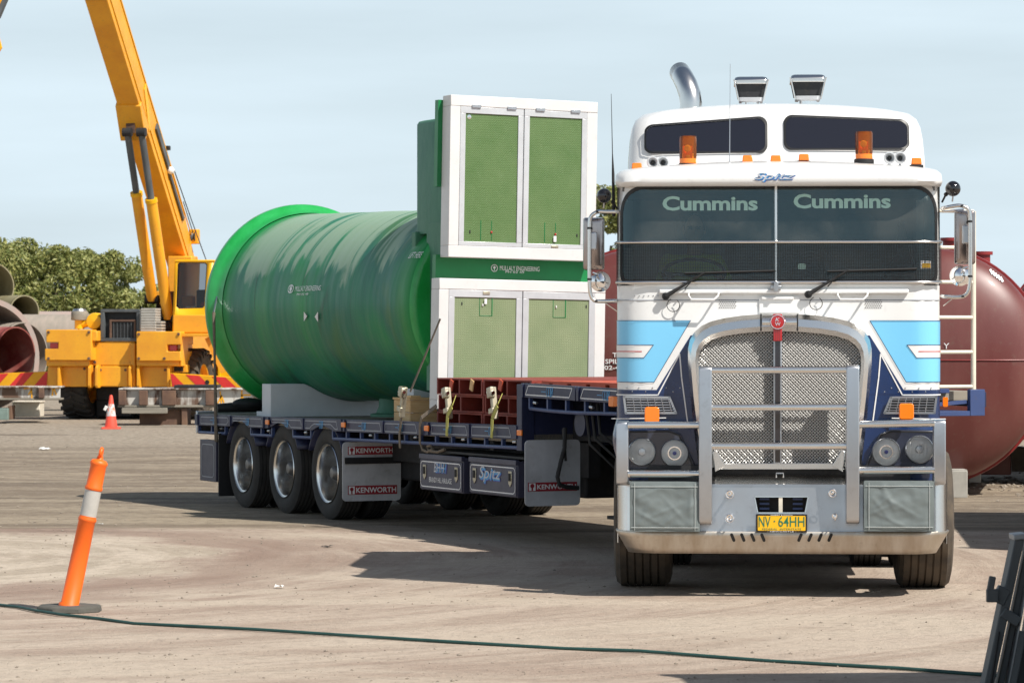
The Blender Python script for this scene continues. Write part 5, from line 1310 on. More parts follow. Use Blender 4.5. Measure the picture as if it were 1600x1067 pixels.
def maker(u, v, R, u0, u1, va, vb2, vc, vd, y, par):
    c_ = SP(u, v, y); e = SP(u+R, v, y)[0]-c_[0]
    decal('maker_emblem', 'pin', line2(disc2(c_[0], c_[1], e, 20), e*.2, True)+[disc2(c_[0], c_[1]+e*.15, e*.5, 4)]+line2([(c_[0], c_[1]-e*.6), (c_[0], c_[1]+e*.6)], e*.2), lambda x, z: tl((x, y, z)), par)
    stext('MULLALY ENGINEERING', 'pin', u0, u1, va, vb2, y, par); stext('PH 02 4964 8080' if False else 'PH 02 49', 'pin', u0+9, u0+38, vc, vd, y, par)
maker(772.5, 419, 4.8, 781, 843, 417, 422.5, 424, 426.5, FY+.134, tk)
stext('1', 'pin', 865, 869.5, 369, 378, FY-.06, tk, bold=.03); stext('1', 'pin', 757, 761, 467, 475, FY-.06, tk, bold=.03)
fbox('maker_plate', 'ratchet', tk, (863, 874, 382, 386, FY-.063, FY-.056, FY-.056)); fbox('maker_plate', 'ratchet', tk, (753, 764, 457, 462, FY-.063, FY-.056, FY-.056))
q = SP(733.5, 183, FY-.05); MB().lathe([(.001,-.015),(.022,-.012),(.028,.0),(.028,.01)], tl((q[0], FY-.035, q[1])), 'y', 14).build('lock_knob', 'chrome', tk)
# lifting lug on the shoulder of the shell
lg = TR.at(657, 376, -2.75)
lug = MB(); lug.box(lg[0]-.085, lg[0]+.085, -2.82, -2.72, lg[2]-.085, lg[2]+.085).build('lifting_lug', 'green_dark', tk, .01)
b = MB().prism([(lg[0]+.06, lg[2]-.09), (lg[0]+.06, lg[2]+.12), (lg[0]+.32, lg[2]+.13), (lg[0]+.3, lg[2]-.0)], 'y', -2.86, -2.66).build('lug_web', 'greenslab', tk, .006)
MB().box(lg[0]-.014, lg[0]+.014, -2.826, -2.818, lg[2]-.045, lg[2]+.01).build('lug_slot', 'black', tk)
# print on the curved side: (y along the axis, s around)
def shellmap(off):
    def f(y, zz):                          # zz: height on the left flank
        t = (y-yF_)/(yE-yF_); R = tr_(t)+off+.008; h = max(-.99, min(.99, (zz-ZC)/R)); return (XC-R*math.sqrt(1-h*h), y, zz)
    return f
def shell_at(u, v, off=.01):
    x = .3
    for _ in range(12):
        p = TR.atx(u, v, x); x = shellmap(off)(p[1], p[2])[0]*.5+x*.5
    return TR.atx(u, v, x)
def ttext(txt, u0, u1, v0, v1, **k):
    a, c_ = shell_at(u0, v1), shell_at(u1, v0)
    text(txt, 'pin', -a[1], -c_[1], shell_at((u0+u1)/2, v1)[2], shell_at((u0+u1)/2, v0)[2], lambda y, z: shellmap(.012)(-y, z), tk, **k)
ttext('MULLALY ENGINEERING', 461, 502, 446.5, 454.5); ttext('PH 02 49', 464, 482, 458, 461.5)
ttext('LIFT HERE', 638, 662, 394, 403, shear=.2); ttext('LIFT HERE', 668, 696, 348, 357, shear=.2)
a = shell_at(454.5, 451.5); b_ = shell_at(458.5, 451.5); ee = abs(a[1]-b_[1])
decal('maker_emblem', 'pin', line2(disc2(a[1], a[2], ee, 18, ee*.55), ee*.16, True)+[disc2(a[1], a[2], ee*.5, 4)], shellmap(.012), tk)
for pts in (((475,487),(475,502),(480,494)), ((497,487),(497,503),(492,495))):
    decal('centre_mark', 'pin', [[shell_at(u, v)[1:] for u, v in pts]], shellmap(.012), tk)

# cradle, nozzle shims, crate and frames on the deck
DW = lambda x, y, z: TR.w((x, y, z))
def ontr(name, label, cat, p, group=None): return empty(name, label, cat, DW(*p), TR.th, group)
cy0 = .62
c0 = TR.at(423, 600, cy0); c1 = TR.at(625, 600, cy0)
crd = ontr('cradle', 'white painted cradle block under the rear of the green tank', 'cradle', (0, cy0, 0))
pts = [(c0[0], 1.008), (c1[0]+.35, 1.008), (c1[0]+.35, 1.25)]
for i in range(24):
    x = c1[0]+.35+(c0[0]-c1[0]-.35)*i/24; R = 1.045; h = ZC-math.sqrt(max(0, R*R-(x-XC)**2)) if abs(x-XC) < R else 9; pts.append((x, min(c0[2], max(1.09, h+.015))))
pts.append((c0[0], c0[2]))
MB().prism(pts, 'y', 0, .27).build('cradle_board', 'cradle', crd, .004)
MB().box(c0[0]+.02, c1[0]+.3, .271, .5, 1.008, 1.06).build('cradle_foot', 'cradle', crd, .004)
# second support nearer the step, out of direct view
sup = ontr('cradle', 'white painted support block under the front of the green tank, mostly behind the red frames', 'cradle', (0, -2.6, 0))
MB().prism([(.45, 1.008), (1.9, 1.008), (1.9, 1.36), (1.5, 1.28), (1.16, 1.24), (.8, 1.28), (.45, 1.36)], 'y', 0, .25).build('cradle_board', 'cradle', sup, .004)
k0 = TR.atx(641, 657, .22); k1 = TR.at(683, 624, k0[1])
bxr = ontr('timber_crate', 'pale new pine box standing beside the red steel frames on the trailer', 'crate', (0, k0[1], 0))
zc0, zc1 = 1.008, TR.at(660, 625, k0[1])[2]
for i in range(2):
    MB().box(k0[0], k1[0], -.0, .02, zc0+(zc1-zc0)*i/2+.002, zc0+(zc1-zc0)*(i+1)/2-.002).build('board', 'pine', bxr, .003)
    MB().box(k0[0], k0[0]+.02, .021, .42, zc0+(zc1-zc0)*i/2+.002, zc0+(zc1-zc0)*(i+1)/2-.002).build('board', 'pine', bxr, .003)
MB().box(k0[0]-.01, k1[0]+.01, -.01, .43, zc1, zc1+.022).build('lid', 'pine', bxr, .003)
MB().box(k0[0]-.0, k0[0]+.11, -.012, .2, zc1+.0225, zc1+.045).build('batten', 'pine', bxr, .003)
dun = ontr('dunnage_roll', 'dark rolled tarpaulin lying on the rear deck behind the white cradle', 'tarpaulin', (0, 1.3, 0))
MB().tube([(.15, 1.1, 1.07), (.6, 1.0, 1.09), (.8, .6, 1.08), (.85, -.2, 1.08)], [.05,.07,.07,.05], 10).build('roll', 'black', dun)
MB().sphere((.45, .9, 1.12), .1, 14, 8, (2.0, 1.2, .7)).build('fold', 'dark', dun)

# red steel frames: two stacks, three high, two hollow cells long
ysA = ty(682, 620, .1); cell = (yS+.06-ysA)/4*-1
z0s = 1.01; hh = (1.492-z0s)/3
stack_lab = ('lower', 'middle', 'top')
def red_frame():
    r = empty('steel_pallet', '', 'steel pallet', (0,0,0), TR.th, 'red hollow steel frames stacked on the trailer')
    Lc = cell*2-.02; h = hh-.004
    MB().box(0, 2.2, 0, Lc, 0, .014).build('bottom_plate', 'redsteel', r); MB().box(0, 2.2, 0, Lc, h-.014, h).build('top_plate', 'redsteel', r)
    for k in range(3):
        y = (Lc-.03)*k/2; MB().box(0, 2.2, y, y+.03, .014, h-.014).build('web', 'redsteel', r)
    for y0_, y1_ in ((.03, Lc/2-.015), (Lc/2+.015, Lc-.03)): MB().box(.5, .52, y0_, y1_, .014, h-.014).build('divider', 'redsteel', r)
    return r
rf0 = None
for s_ in range(2):
    for k in range(3):
        lab = '%s red steel frame of the %s' % (stack_lab[k], 'stack next to the pine box' if s_ == 0 else 'stack against the trailer step')
        ybase = ysA-cell*2*(s_+1)+.01; loc = DW(.1+(.0 if k != 1 else .015), ybase, z0s+hh*k)
        if rf0 is None: rf0 = red_frame(); rf0.location = loc; rf0['label'] = lab
        else: dup(rf0, loc, label=lab)
# red frame on the upper deck, its sunlit orange put into the colour
of = ontr('steel_pallet', 'long orange-red steel frame with square gaps lying on the upper deck', 'steel frame', (.12, yN+.3, 1.437))
Lf = (yS-yN)-.4
MB().box(0, 2.1, 0, Lf, .032, .05).build('top_plate', 'orange_red', of)
for k in range(9): y = .05+(Lf-.2)*k/8; MB().box(0, 2.1, y, y+.3, 0, .032).build('foot', 'orange_red', of)
# tie-down straps
def ribbon(name, label, pts, w, m, hook=None, cat='strap'):
    o = empty(name, label, cat, DW(*pts[0][:2], 0), TR.th, 'tie-down straps holding the load'); o0 = Vector((pts[0][0], pts[0][1], 0))
    b = MB(); P = [Vector(p)-o0 for p in pts]
    for a, c_ in zip(P[:-1], P[1:]):
        d = (c_-a).normalized(); s2 = d.cross(Vector((1,0,0))).normalized()*w/2; n_ = Vector((.003,0,0))
        vs = [a-s2-n_, a+s2-n_, c_+s2-n_, c_-s2-n_, a-s2+n_, a+s2+n_, c_+s2+n_, c_-s2+n_]
        b.add(vs, [(0,1,2,3),(7,6,5,4),(0,4,5,1),(1,5,6,2),(2,6,7,3),(3,7,4,0)])
    b.build('webbing', m, o)
    if hook:
        c_ = Vector(hook[0])-o0; a_ = hook[1]; R = Matrix.Rotation(a_, 3, 'X')
        MB().bx(c_+Vector((-.02,0,0)), (.05, .05, .3), R).build('ratchet_handle', 'ratchet', o, .006)
        MB().bx(c_+R @ Vector((-.045,0,.1)), (.05, .085, .1), R).build('ratchet_body', 'ratchet', o, .01)
        MB().bx(c_+R @ Vector((-.05,0,-.07)), (.03, .09, .05), R).build('ratchet_pawl', 'ratchet', o, .006)
        cc = c_+R @ Vector((-.045,0,.1)); MB().tube([cc+Vector((0,-.06,0)), cc+Vector((0,.06,0))], .018, 8).build('ratchet_spindle', 'chrome', o)
    return o
def SX(u, v, x): return TR.atx(u, v, x)
ribbon('ratchet_strap', 'brown strap running from the tank end down to the rail left of the pine box', [SX(688,498,.2), SX(641,612,-.03)], .03, 'strap_b', (SX(633,628,-.04), .25))
ribbon('tie_strap', 'frayed strap tail hanging over the side rail below the left ratchet', [SX(628,640,-.05), SX(626,660,-.05), SX(624,680,-.05), SX(625,700,-.04)], .045, 'strap_b')
ribbon('tie_strap', 'brown strap stretched from the red frames to the rail below the pine box', [SX(682,634,.05), SX(659,652,-.06), SX(656,664,-.06), SX(656,694,-.04)], .045, 'strap_b')
ribbon('ratchet_strap', 'yellow ratchet strap over the left stack of red frames', [SX(712,620,.05), SX(706,636,-.05), SX(699,650,-.06), SX(698,681,-.06)], .05, 'strap_y', (SX(704,630,.0), -.2))
ribbon('ratchet_strap', 'yellow ratchet strap over the stack of red frames at the step', [SX(784,618,.05), SX(777,634,-.05), SX(769,654,-.06), SX(768,684,-.06)], .05, 'strap_y', (SX(775,630,.0), -.2))
for u0 in (706, 778):
    pass
for u, v, lab in ((706,596,'first'), (738,596,'second'), (783,596,'third')):
    a = SX(u, v, .09); o = ontr('timber_wedge', '%s pale timber wedge from the left stuck in the top red frames' % lab, 'wedge', (.09, a[1], 0), 'timber wedges in the red frames')
    MB().bx((-.005, 0, a[2]+.0-.035), (.012, .07, .1), Matrix.Rotation(.3, 3, 'X')).build('wedge', 'orange_red' if lab != 'second' else 'pine', o)
# chain and strap at the rear flange
rs0 = TR.at(345, 466, yF_-.05)
st = ontr('tie_strap', 'long thin strap shackled to the rear flange of the green tank', 'strap', (0, 0, 0), 'tie-down straps holding the load')
b_ = TR.at(334, 488, yF_-.2); e_ = SX(337, 640, -.03); e2 = SX(338, 690, -.05)
MB().tube([b_, Vector(b_).lerp(Vector(e_), .5), e_, e2], [.018,.014,.02,.022], 6).build('webbing', 'strap_b', st)
MB().tube([rs0, Vector(rs0)+Vector((-.06,-.05,.02)), b_], .012, 6).build('shackle', 'alu_b', st)
MB().sphere(rs0, .035, 12, 8).build('eye_hole', 'black', st)

# ------------------------------------------------------------------ mobile crane
KR = Frame(-8.88, 74.0, math.radians(-11))
crn = empty('mobile_crane', 'orange mobile crane seen from behind with its boom raised and red striped outriggers', 'crane', (KR.X, KR.Y, 0), KR.th)
def kinv(p): dx, dy = p[0]-KR.X, p[1]-KR.Y; return Vector((KR.c*dx+KR.s*dy, -KR.s*dx+KR.c*dy, p[2]))
def K(u, v, Z): return kinv(wat(u, v, Z))
def kq(u, v, y): return Vector(KR.at(u, v, y))
def kbox(name, u0, u1, v0, v1, y0, dep, m='crane', bev=.02, par=None):
    a, b_ = kq(u0, v1, y0), kq(u1, v0, y0); return MB().box(a.x, b_.x, y0, y0+dep, a.z, b_.z).build(name, m, par or crn, bev)
# rear body
def notched(u0, u1, v0, v1, n0, n1, nv0, nv1, left):
    y = 0; P = [(u0,v1),(u1,v1),(u1,v0),(u0,v0)]
    if left: P = [(u0-1,v1),(u1,v1),(u1,v0),(u0+1,v0),(u0+1,nv0),(n1,nv0),(n1,nv1),(u0-1,nv1)]
    else: P = [(u0,v1),(u1,v1),(u1,nv1),(n0,nv1),(n0,nv0),(u1,nv0),(u1,v0),(u0,v0)]
    b_ = MB().prism([(kq(u, v, y).x, kq(u, v, y).z) for u, v in P], 'y', y, y+1.0).build('rear_locker', 'crane', crn, .015)
    kbox('tail_lamp', (n0 if not left else u0+7), (n1 if left else u1-6), nv0+.5, nv1-.5, .12, .1, 'red_lens', .01, b_)
    return b_
notched(71, 143, 515, 563, 71, 91, 535, 545, True)
notched(213, 282, 518, 564, 261, 282, 538.5, 549, False)
kbox('rear_locker', 143, 152, 517, 533, .05, .9)
kbox('locker_skirt', 72, 140, 562.5, 572, .12, .8); kbox('locker_skirt', 213, 281, 563.5, 572, .12, .8)
kbox('counterweight', 143, 210, 534, 571, .3, 1.2); kbox('counterweight_edge', 203, 211, 536, 604, .2, .3)
for u0, u1 in ((75,90), (92,136), (153,200), (215,262)): kbox('lower_panel', u0, u1, 572, 604, .28, .6)
kbox('lower_beam', 74, 268, 574, 603, .5, 1.2)
for u in (91, 138.5, 150, 202, 215, 262.5): 
    a = kq(u, 570, .06); b_ = kq(u, 606, .06)
    MB().prism([(.08, a.z-.06), (.16, a.z), (.3, a.z), (.3, b_.z), (.12, b_.z), (.08, b_.z+.05)], 'x', a.x-.03, a.x+.03).build('lug_plate', 'crane', crn, .008)
# engine housing and radiator
e_ = kbox('radiator_housing', 157, 218, 483.5, 533, .4, .5, 'dark', .02)
for ar in ((157,218,483,488), (157,218,528,533.5), (157,163,488,528), (213,218,488,528)): kbox('housing_edge', *ar, .28, .12, 'greysteel', .01, e_)
kbox('core', 172, 211, 501, 529, .33, .07, 'black', .01, e_)
for ar in ((171,212,499.5,502.5), (171,174,502.5,529), (209,212,502.5,529)): kbox('core_edge', *ar, .3, .05, 'rustdark', .005, e_)
for k in range(6): kbox('core_fin', 177+5.5*k, 178+5.5*k, 504, 528, .315, .02, 'greysteel', 0, e_)
kbox('hood_top', 196, 216, 483, 486, .5, .4, 'crane', .01)
ac = kq(122, 500, .5); R5 = 13/70
MB().lathe([(.001,.22),(R5*.9,.2),(R5,.17),(R5*1.02,.02),(R5,-.0),(.001,-.02)], (ac.x, .6, ac.z), 'z', 24).build('air_cleaner', 'timber_old', crn)
MB().lathe([(.001,.255),(R5*.7,.25),(R5*.86,.2)], (ac.x, .6, ac.z), 'z', 24).build('cleaner_cap', 'alu_b', crn)
MB().tube([(ac.x, .6, ac.z), (ac.x, .6, ac.z-.2)], .11, 14).build('cleaner_neck', 'crane_y', crn)
p0, p1 = kq(121, 509, .6), kq(146, 502, .6)
MB().tube([p0, Vector(p0).lerp(p1, .6), p1], [.09,.09,.12], 14).build('intake_elbow', 'crane_y', crn)
c_ = kq(147, 502, .5); MB().lathe([(.001,-.05),(.17,-.03),(.19,.02),(.19,.5),(.15,.5)], (c_.x, .5, c_.z), 'y', 24).build('muffler', 'crane_y', crn)
# ribbed ventilation duct
for k in range(9):
    a = kq(220-.3*k*0, 518-4.1*k, .1); b_ = kq(243, 518-4.1*k, .1); MB().box(a.x, b_.x, .1+.0*k, .5, a.z, a.z+.05).build('duct_rib', 'ribbed', crn, .008)
MB().box(kq(222,518,.3).x, kq(242,518,.3).x, .13, .48, kq(220,520,.2).z, kq(220,484,.2).z).build('duct', 'ribbed', crn)
for k in range(4): a = kq(243.5, 519-4.6*k, .15); b_ = kq(252.5, 519-4.6*k, .15); MB().box(a.x, b_.x, .15, .45, a.z, a.z+.045).build('duct_rib', 'ribbed', crn, .008)
# cab
y = .35; P = lambda u, v: (kq(u, v, y).x, kq(u, v, y).z)
cabp = [P(270,520), P(331,521), P(334,408), P(274,408)]
glz = [P(*q) for q in ((275.5,479),(280,482.5),(317,481.5),(320,478),(324,413),(321,410.5),(281,410),(278,413))]
rear = MB(); out8 = [P(270,520), P(279,520.5), P(322,521), P(331,521), P(334.5,408), P(330,407), P(277,407), P(274,408)]
rear.ring([(x, y, z) for x, z in glz], [(x, y, z) for x, z in out8]); rear.ring([(x, y, z) for x, z in out8], [(x, y+1.9, z) for x, z in out8])
cb_ = rear.build('cab', 'crane_y', crn, solid=.03)
MB().add([(x, y+.02, z) for x, z in glz], [tuple(range(8))]).build('cab_window', 'crane_glass', cb_)
MB().ring([(x, y-.01, z) for x, z in glz], [((x-P(300,446)[0])*.95+P(300,446)[0], y-.01, (z-P(300,446)[1])*.97+P(300,446)[1]) for x, z in glz]).build('window_seal', 'seal', cb_)
MB().box(P(271,500)[0], P(332,500)[0], y+1.88, y+1.9, P(300,520)[1], P(300,480)[1]).build('cab_front', 'crane_y', cb_)
MB().box(P(271,521)[0], P(331,521)[0], y-.04, y+.0, P(300,520)[1], P(300,492)[1]).build('cab_skirt', 'crane', cb_, .03)
MB().box(P(273,408)[0], P(336,408)[0], y-.03, y+1.95, P(300,409)[1], P(300,406.5)[1]).build('cab_roof', 'crane_y', cb_, .01)
xs_ = P(334,440)[0]+.004
MB().box(xs_, xs_+.01, y+.25, y+1.6, P(300,478)[1], P(300,414)[1]).build('side_window', 'darkglass', cb_, .0)
MB().box(P(292,470)[0], P(315,470)[0], y+.7, y+.95, P(300,500)[1], P(300,452)[1]).build('operator_seat', 'black', cb_, .05)
MB().box(P(277,470)[0], P(294,470)[0], y+.3, y+.6, P(300,478)[1], P(300,462)[1]).build('seat_box', 'crane', cb_, .03)
MB().box(P(308,470)[0], P(318,470)[0], y+.25, y+.5, P(300,480)[1], P(300,472)[1]).build('red_bag', 'hazred', cb_, .03)
MB().bx(((P(310,430)[0]), y+1.4, P(300,438)[1]), (.1, .1, .8), Matrix.Rotation(.4, 3, 'Y')).build('front_strut', 'crane_y', cb_)
# deck, body going forward
kbox('carrier_deck', 268, 331, 521, 526, .1, 5.5, 'crane', .01)
kbox('carrier_body', 150, 262, 520, 600, 1.8, 4.8, 'crane', .03)
kbox('turntable', 225, 300, 500, 521, 1.9, 1.6, 'crane', .03)
fd = [kq(*q) for q in ((331,523,.9),(338,528,.9),(352,560,.9),(352,600,.9))]
kbox('side_body', 334, 384, 556, 603, 2.6, 3., 'crane', .02); kbox('side_body', 345, 372, 548, 604, 2.2, .3, 'crane_y', .02)
a, b_ = kq(331, 524, .5), kq(356, 578, .5); MB().beam(a, b_, .35, .05, (0,1,0)).build('fender', 'crane', crn)
kbox('fender_drop', 281.5, 284, 527, 572, .1, .5, 'crane', .01)
for ar in ((340,344,548,606), (372,376,560,606)): kbox('body_rib', *ar, 2.1, .3, 'crane_y', .01)
kbox('bracket_box', 268, 292, 570, 582, .35, .3, 'crane', .01); kbox('bracket_hole', 272, 286, 573, 580, .33, .02, 'black', 0)
# big earthmover wheels
def big_wheel(u, v, R, y, wdt, vis=True):
    c_ = kq(u, v, y); w_ = MB().lathe([(R*.55,-wdt*.42),(R*.62,-wdt*.48),(R*.85,-wdt*.5),(R*.95,-wdt*.42),(R*.96,-wdt*.3),(R*.96,wdt*.3),(R*.95,wdt*.42),(R*.85,wdt*.5),(R*.62,wdt*.48),(R*.55,wdt*.42)], (0,0,0), 'x', 48)
    o = w_.build('wheel', 'tyre_tread' if vis else 'tyre', crn); o.location = (c_.x, y, R)
    for k in range(22):
        for sx in (-1, 1):
            a = 2*PI*(k+(0 if sx > 0 else .5))/22
            L_ = MB(); pts = []
            n_ = 5; sec = []
            for i in range(n_):
                t = i/(n_-1); x = sx*wdt*.54*t; aa = a+.2*t-.05; r0 = R*.94-(0 if t < .95 else .04); r1 = R*1.0-(0 if t < .95 else R*.05)
                sec.append([(x, r*math.cos(q), r*math.sin(q)) for r, q in ((r0, aa-.05), (r1, aa-.04), (r1, aa+.04), (r0, aa+.05))])
            # lug wraps down the shoulder
            aa = a+.24; x = sx*wdt*.52; sec.append([(x+sx*(.0 if r == 0 else .02), R*f_*math.cos(q), R*f_*math.sin(q)) for r, f_, q in ((0,.78,aa-.04),(1,.8,aa-.04),(1,.8,aa+.04),(0,.78,aa+.04))])
            L_.loft(sec); l_ = L_.build('tread_lug', 'tyre_tread' if vis else 'tyre', o)
    MB().lathe([(R*.57,-wdt*.42),(R*.5,-wdt*.3),(R*.5,wdt*.2),(R*.3,wdt*.22),(R*.15,wdt*.3),(.001,wdt*.3)], (0,0,0), 'x', 32).build('rim', 'crane', o)
    MB().lathe([(R*.57,wdt*.42),(R*.52,wdt*.4),(R*.5,wdt*.2),(R*.22,wdt*.2),(R*.2,wdt*.4),(.001,wdt*.4)], (0,0,0), 'x', 32).build('rim', 'crane', o)
    return o
big_wheel(301, 590, .8, 1.25, .62); big_wheel(128, 610, .8, 1.25, .62, False)
kbox('rear_axle', 150, 290, 600, 625, 1.1, .4, 'dark', .02); kbox('undercarriage', 110, 262, 604, 648, 1.7, 3.5, 'dark', .02); kbox('sump_guard', 150, 205, 604, 651, 1.2, .3, 'black', .02)
# striped outriggers
def outrigger(u0, u1, vt0, vt1, vb0, vb1, y, n, off, dirn):
    q = [kq(u0, vb0, y), kq(u1, vb1, y), kq(u1, vt1, y), kq(u0, vt0, y)]
    o = MB().prism([(p.x, p.z) for p in q], 'y', y, y+.35).build('outrigger', 'hazyel', crn, .01)
    W_ = (q[1].x-q[0].x); k = 0; st = .33; x = q[0].x+off
    zb = lambda x: q[0].z+(q[1].z-q[0].z)*(x-q[0].x)/W_; zt = lambda x: q[3].z+(q[2].z-q[3].z)*(x-q[0].x)/W_
    while x < q[1].x:
        P_ = []
        for xx, top in ((x, 0), (x+st*.95, 0), (x+st*.95-dirn*.3, 1), (x-dirn*.3, 1)):
            xx = min(max(xx, q[0].x+.005), q[1].x-.005); P_.append((xx, (zt(xx)-.008) if top else (zb(xx)+.008)))
        if P_[1][0]-P_[0][0] > .01 or P_[2][0]-P_[3][0] > .01: decal('hazard_stripe', 'hazred', [P_], lambda x, z: (x, y-.006, z), o)
        x += st*2-.06
    return o
outrigger(-40, 75, 585, 580, 607, 604, .6, 4, .2, -1); outrigger(266, 402, 583, 592, 604, 610, -.2, 5, .05, 1)
MB().lathe([(.001,0),(.05,0)], (kq(324,597,-.2).x, -.215, kq(324,597,-.2).z), 'y', 16).build('pin_hole', 'black', crn)
# boom
P0, P1 = Vector(wat(293, 412, 77)), Vector(wat(163, -15, 70.5)); bd_ = (P1-P0).normalized(); hh_ = Vector((bd_.x, bd_.y, 0)).normalized()
wv = Vector((-hh_.y, hh_.x, 0)); 
if wv.x < 0: wv = -wv
nv = bd_.cross(wv); 
if nv.z < 0: nv = -nv
Wb, Db = .5, .8
def bsec(p, sc=1., nd=1.):
    c_ = p; return [kinv(q) for q in (c_, c_-wv*Wb*sc, c_-wv*Wb*sc+nv*Db*nd, c_+nv*Db*nd)]
pb0 = P0-bd_*1.0
MB().loft([bsec(pb0, 1, .55), bsec(P0+bd_*1.6, 1, 1), bsec(P1-bd_*.25, 1, 1)]).build('boom', 'crane', crn, .015)
inn = [P1+bd_*q-wv*.05+nv*.07 for q in (-.3, 9.5)]
MB().loft([[kinv(q) for q in (p, p-wv*.4, p-wv*.4+nv*.64, p+nv*.64)] for p in inn]).build('inner_boom', 'crane', crn, .01)
co = MB().loft([bsec(P1-bd_*.25-nv*.04+wv*.03, 1.12, 1.1), bsec(P1-nv*.04+wv*.03, 1.12, 1.1)]).build('boom_collar', 'greysteel', crn, .02)
for k in (.2, .75): p = P1-wv*Wb*k-nv*.08; MB().bx(kinv(p), (.1, .1, .14), None).build('wear_pad', 'hazyel', co, .01)
# pale reinforcing strip where the sections overlap, hose track on the lit side
t1_ = P0+bd_*4.3
MB().loft([[kinv(q) for q in (p+wv*.006+nv*a, p+wv*.02+nv*a, p+wv*.02+nv*b2, p+wv*.006+nv*b2)] for p, a, b2 in ((t1_-bd_*.0, .06, .18), (t1_+bd_*.9, .5, .72))]).build('boom_stiffener', 'crane_y', crn)
for a0, a1, n0, n1 in ((1.0, 2.6, .42, .52), (2.7, 4.0, .45, .62)):
    MB().loft([[kinv(q) for q in (p+wv*.006+nv*n0, p+wv*.05+nv*n0, p+wv*.05+nv*n1, p+wv*.006+nv*n1)] for p in (P0+bd_*a0, P0+bd_*a1)]).build('hose_track', 'greysteel', crn)
MB().bx(kinv(P0+bd_*3.0+nv*.82), (.14, .14, .1)).build('boom_lamp', 'black', crn, .01)
MB().sphere(kinv(P0+bd_*2.6+nv*.5+wv*.06), .09, 12, 8).build('boom_lamp', 'paper', crn)
hs = kinv(P0+bd_*.1+nv*.75+wv*.05)
MB().lathe([(.001,-.05),(.15,-.05),(.12,0),(.15,.05),(.001,.05)], hs, 'x', 18).build('rope_sheave', 'greysteel', crn); MB().bx(hs, (.22, .2, .34)).build('sheave_cheek', 'crane', crn, .02)
MB().tube([kinv(P0+bd_*2.2+nv*.86), kinv(P0+bd_*.4+nv*1.0), K(327, 420, 76)], .012, 5).tube([kinv(P0+bd_*1.2+nv*.84), hs], .01, 5).build('hoist_rope', 'dark', crn)
# ram bracket and two lift rams
br0 = P0+bd_*((P0.z and 0)+0)
tb = None
def ram(ut, vt, Zt, ub3, vb3, Zb, split):
    a, b2 = K(ut, vt, Zt), K(ub3, vb3, Zb); m_ = a.lerp(b2, split)
    r_ = MB().tube([m_, b2], .125, 18).build('ram_barrel', 'crane', crn, ang=60); MB().tube([a, m_], .075, 14).build('ram_rod', 'greysteel', r_, ang=60)
    MB().tube([m_.lerp(b2, -.01), m_.lerp(b2, .02)], .14, 18).build('ram_gland', 'crane_y', r_, ang=60)
    MB().tube([b2+Vector((-.16,0,0)), b2+Vector((.16,0,0))], .1, 14).build('ram_pivot', 'dark', r_)
    MB().tube([a+Vector((-.1,0,0)), a+Vector((.1,0,0))], .1, 14).build('ram_eye', 'dark', r_)
tt_ = (195-412)/(-15-412); pc = P0.lerp(P1, tt_+.02)
ram(199, 207, pc.y-.35, 238, 468, 74.8, .36); ram(221, 207, pc.y-.45, 263, 497, 74.5, .36)
g0, g1 = pc-bd_*.15, pc+bd_*.65
MB().loft([[kinv(q) for q in (g0-nv*.34+wv*.04, g0-nv*.34-wv*(Wb+.04), g0+nv*.1-wv*(Wb+.04), g0+nv*.1+wv*.04)], [kinv(q) for q in (g1-nv*.04+wv*.04, g1-nv*.04-wv*(Wb+.04), g1+nv*.1-wv*(Wb+.04), g1+nv*.1+wv*.04)]]).build('ram_bracket', 'crane', crn, .02)
pm = pc+bd_*.22-nv*.2-wv*Wb/2; MB().bx(kinv(pm), (.2, .04, .36)).build('bracket_recess', 'rustdark', crn)
kbox('boom_foot', 262, 300, 400, 470, 2.6, .5, 'crane', .03); kbox('boom_foot', 244, 262, 455, 520, 1.6, .4, 'crane', .03); kbox('pivot_gear', 254, 270, 455, 520, 1.2, .5, 'rustdark', .03)
# hook block hanging from the boom head
hk = inn[1]-bd_*.6; hk = (hk.x+.22, hk.y)
ub4 = 800+F*hk[0]/hk[1]
hkb = empty('hook_block', 'orange and grey hook block hanging at the top left corner', 'hook block', (wat(3, 0, hk[1])[0]-.02, hk[1], 0))
zz0 = wat(0, 30, hk[1])[2]; zz1 = zz0+.75
MB().prism([(-.32, zz0+.22), (-.02, zz0), (.16, zz0+.42), (.16, zz1), (-.32, zz1)], 'y', -.08, .08).build('cheek_plate', 'greysteel', hkb, .02)
MB().prism([(-.25, zz0+.28), (-.05, zz0+.18), (.08, zz0+.45), (.08, zz1-.06), (-.25, zz1-.06)], 'y', -.1, -.08).build('cheek_panel', 'hazyel', hkb, .01)
MB().tube([(-.08, 0, zz1), (-.08, 0, 19)], .012, 5).build('hoist_rope', 'dark', hkb)
MB().tube([(-.07, 0, zz0+.1), (-.07, 0, zz0-.35), (-.02, 0, zz0-.55), (-.1, 0, zz0-.7), (-.22, 0, zz0-.6)], [.04,.045,.05,.045,.02], 10).build('hook', 'hazyel', hkb)

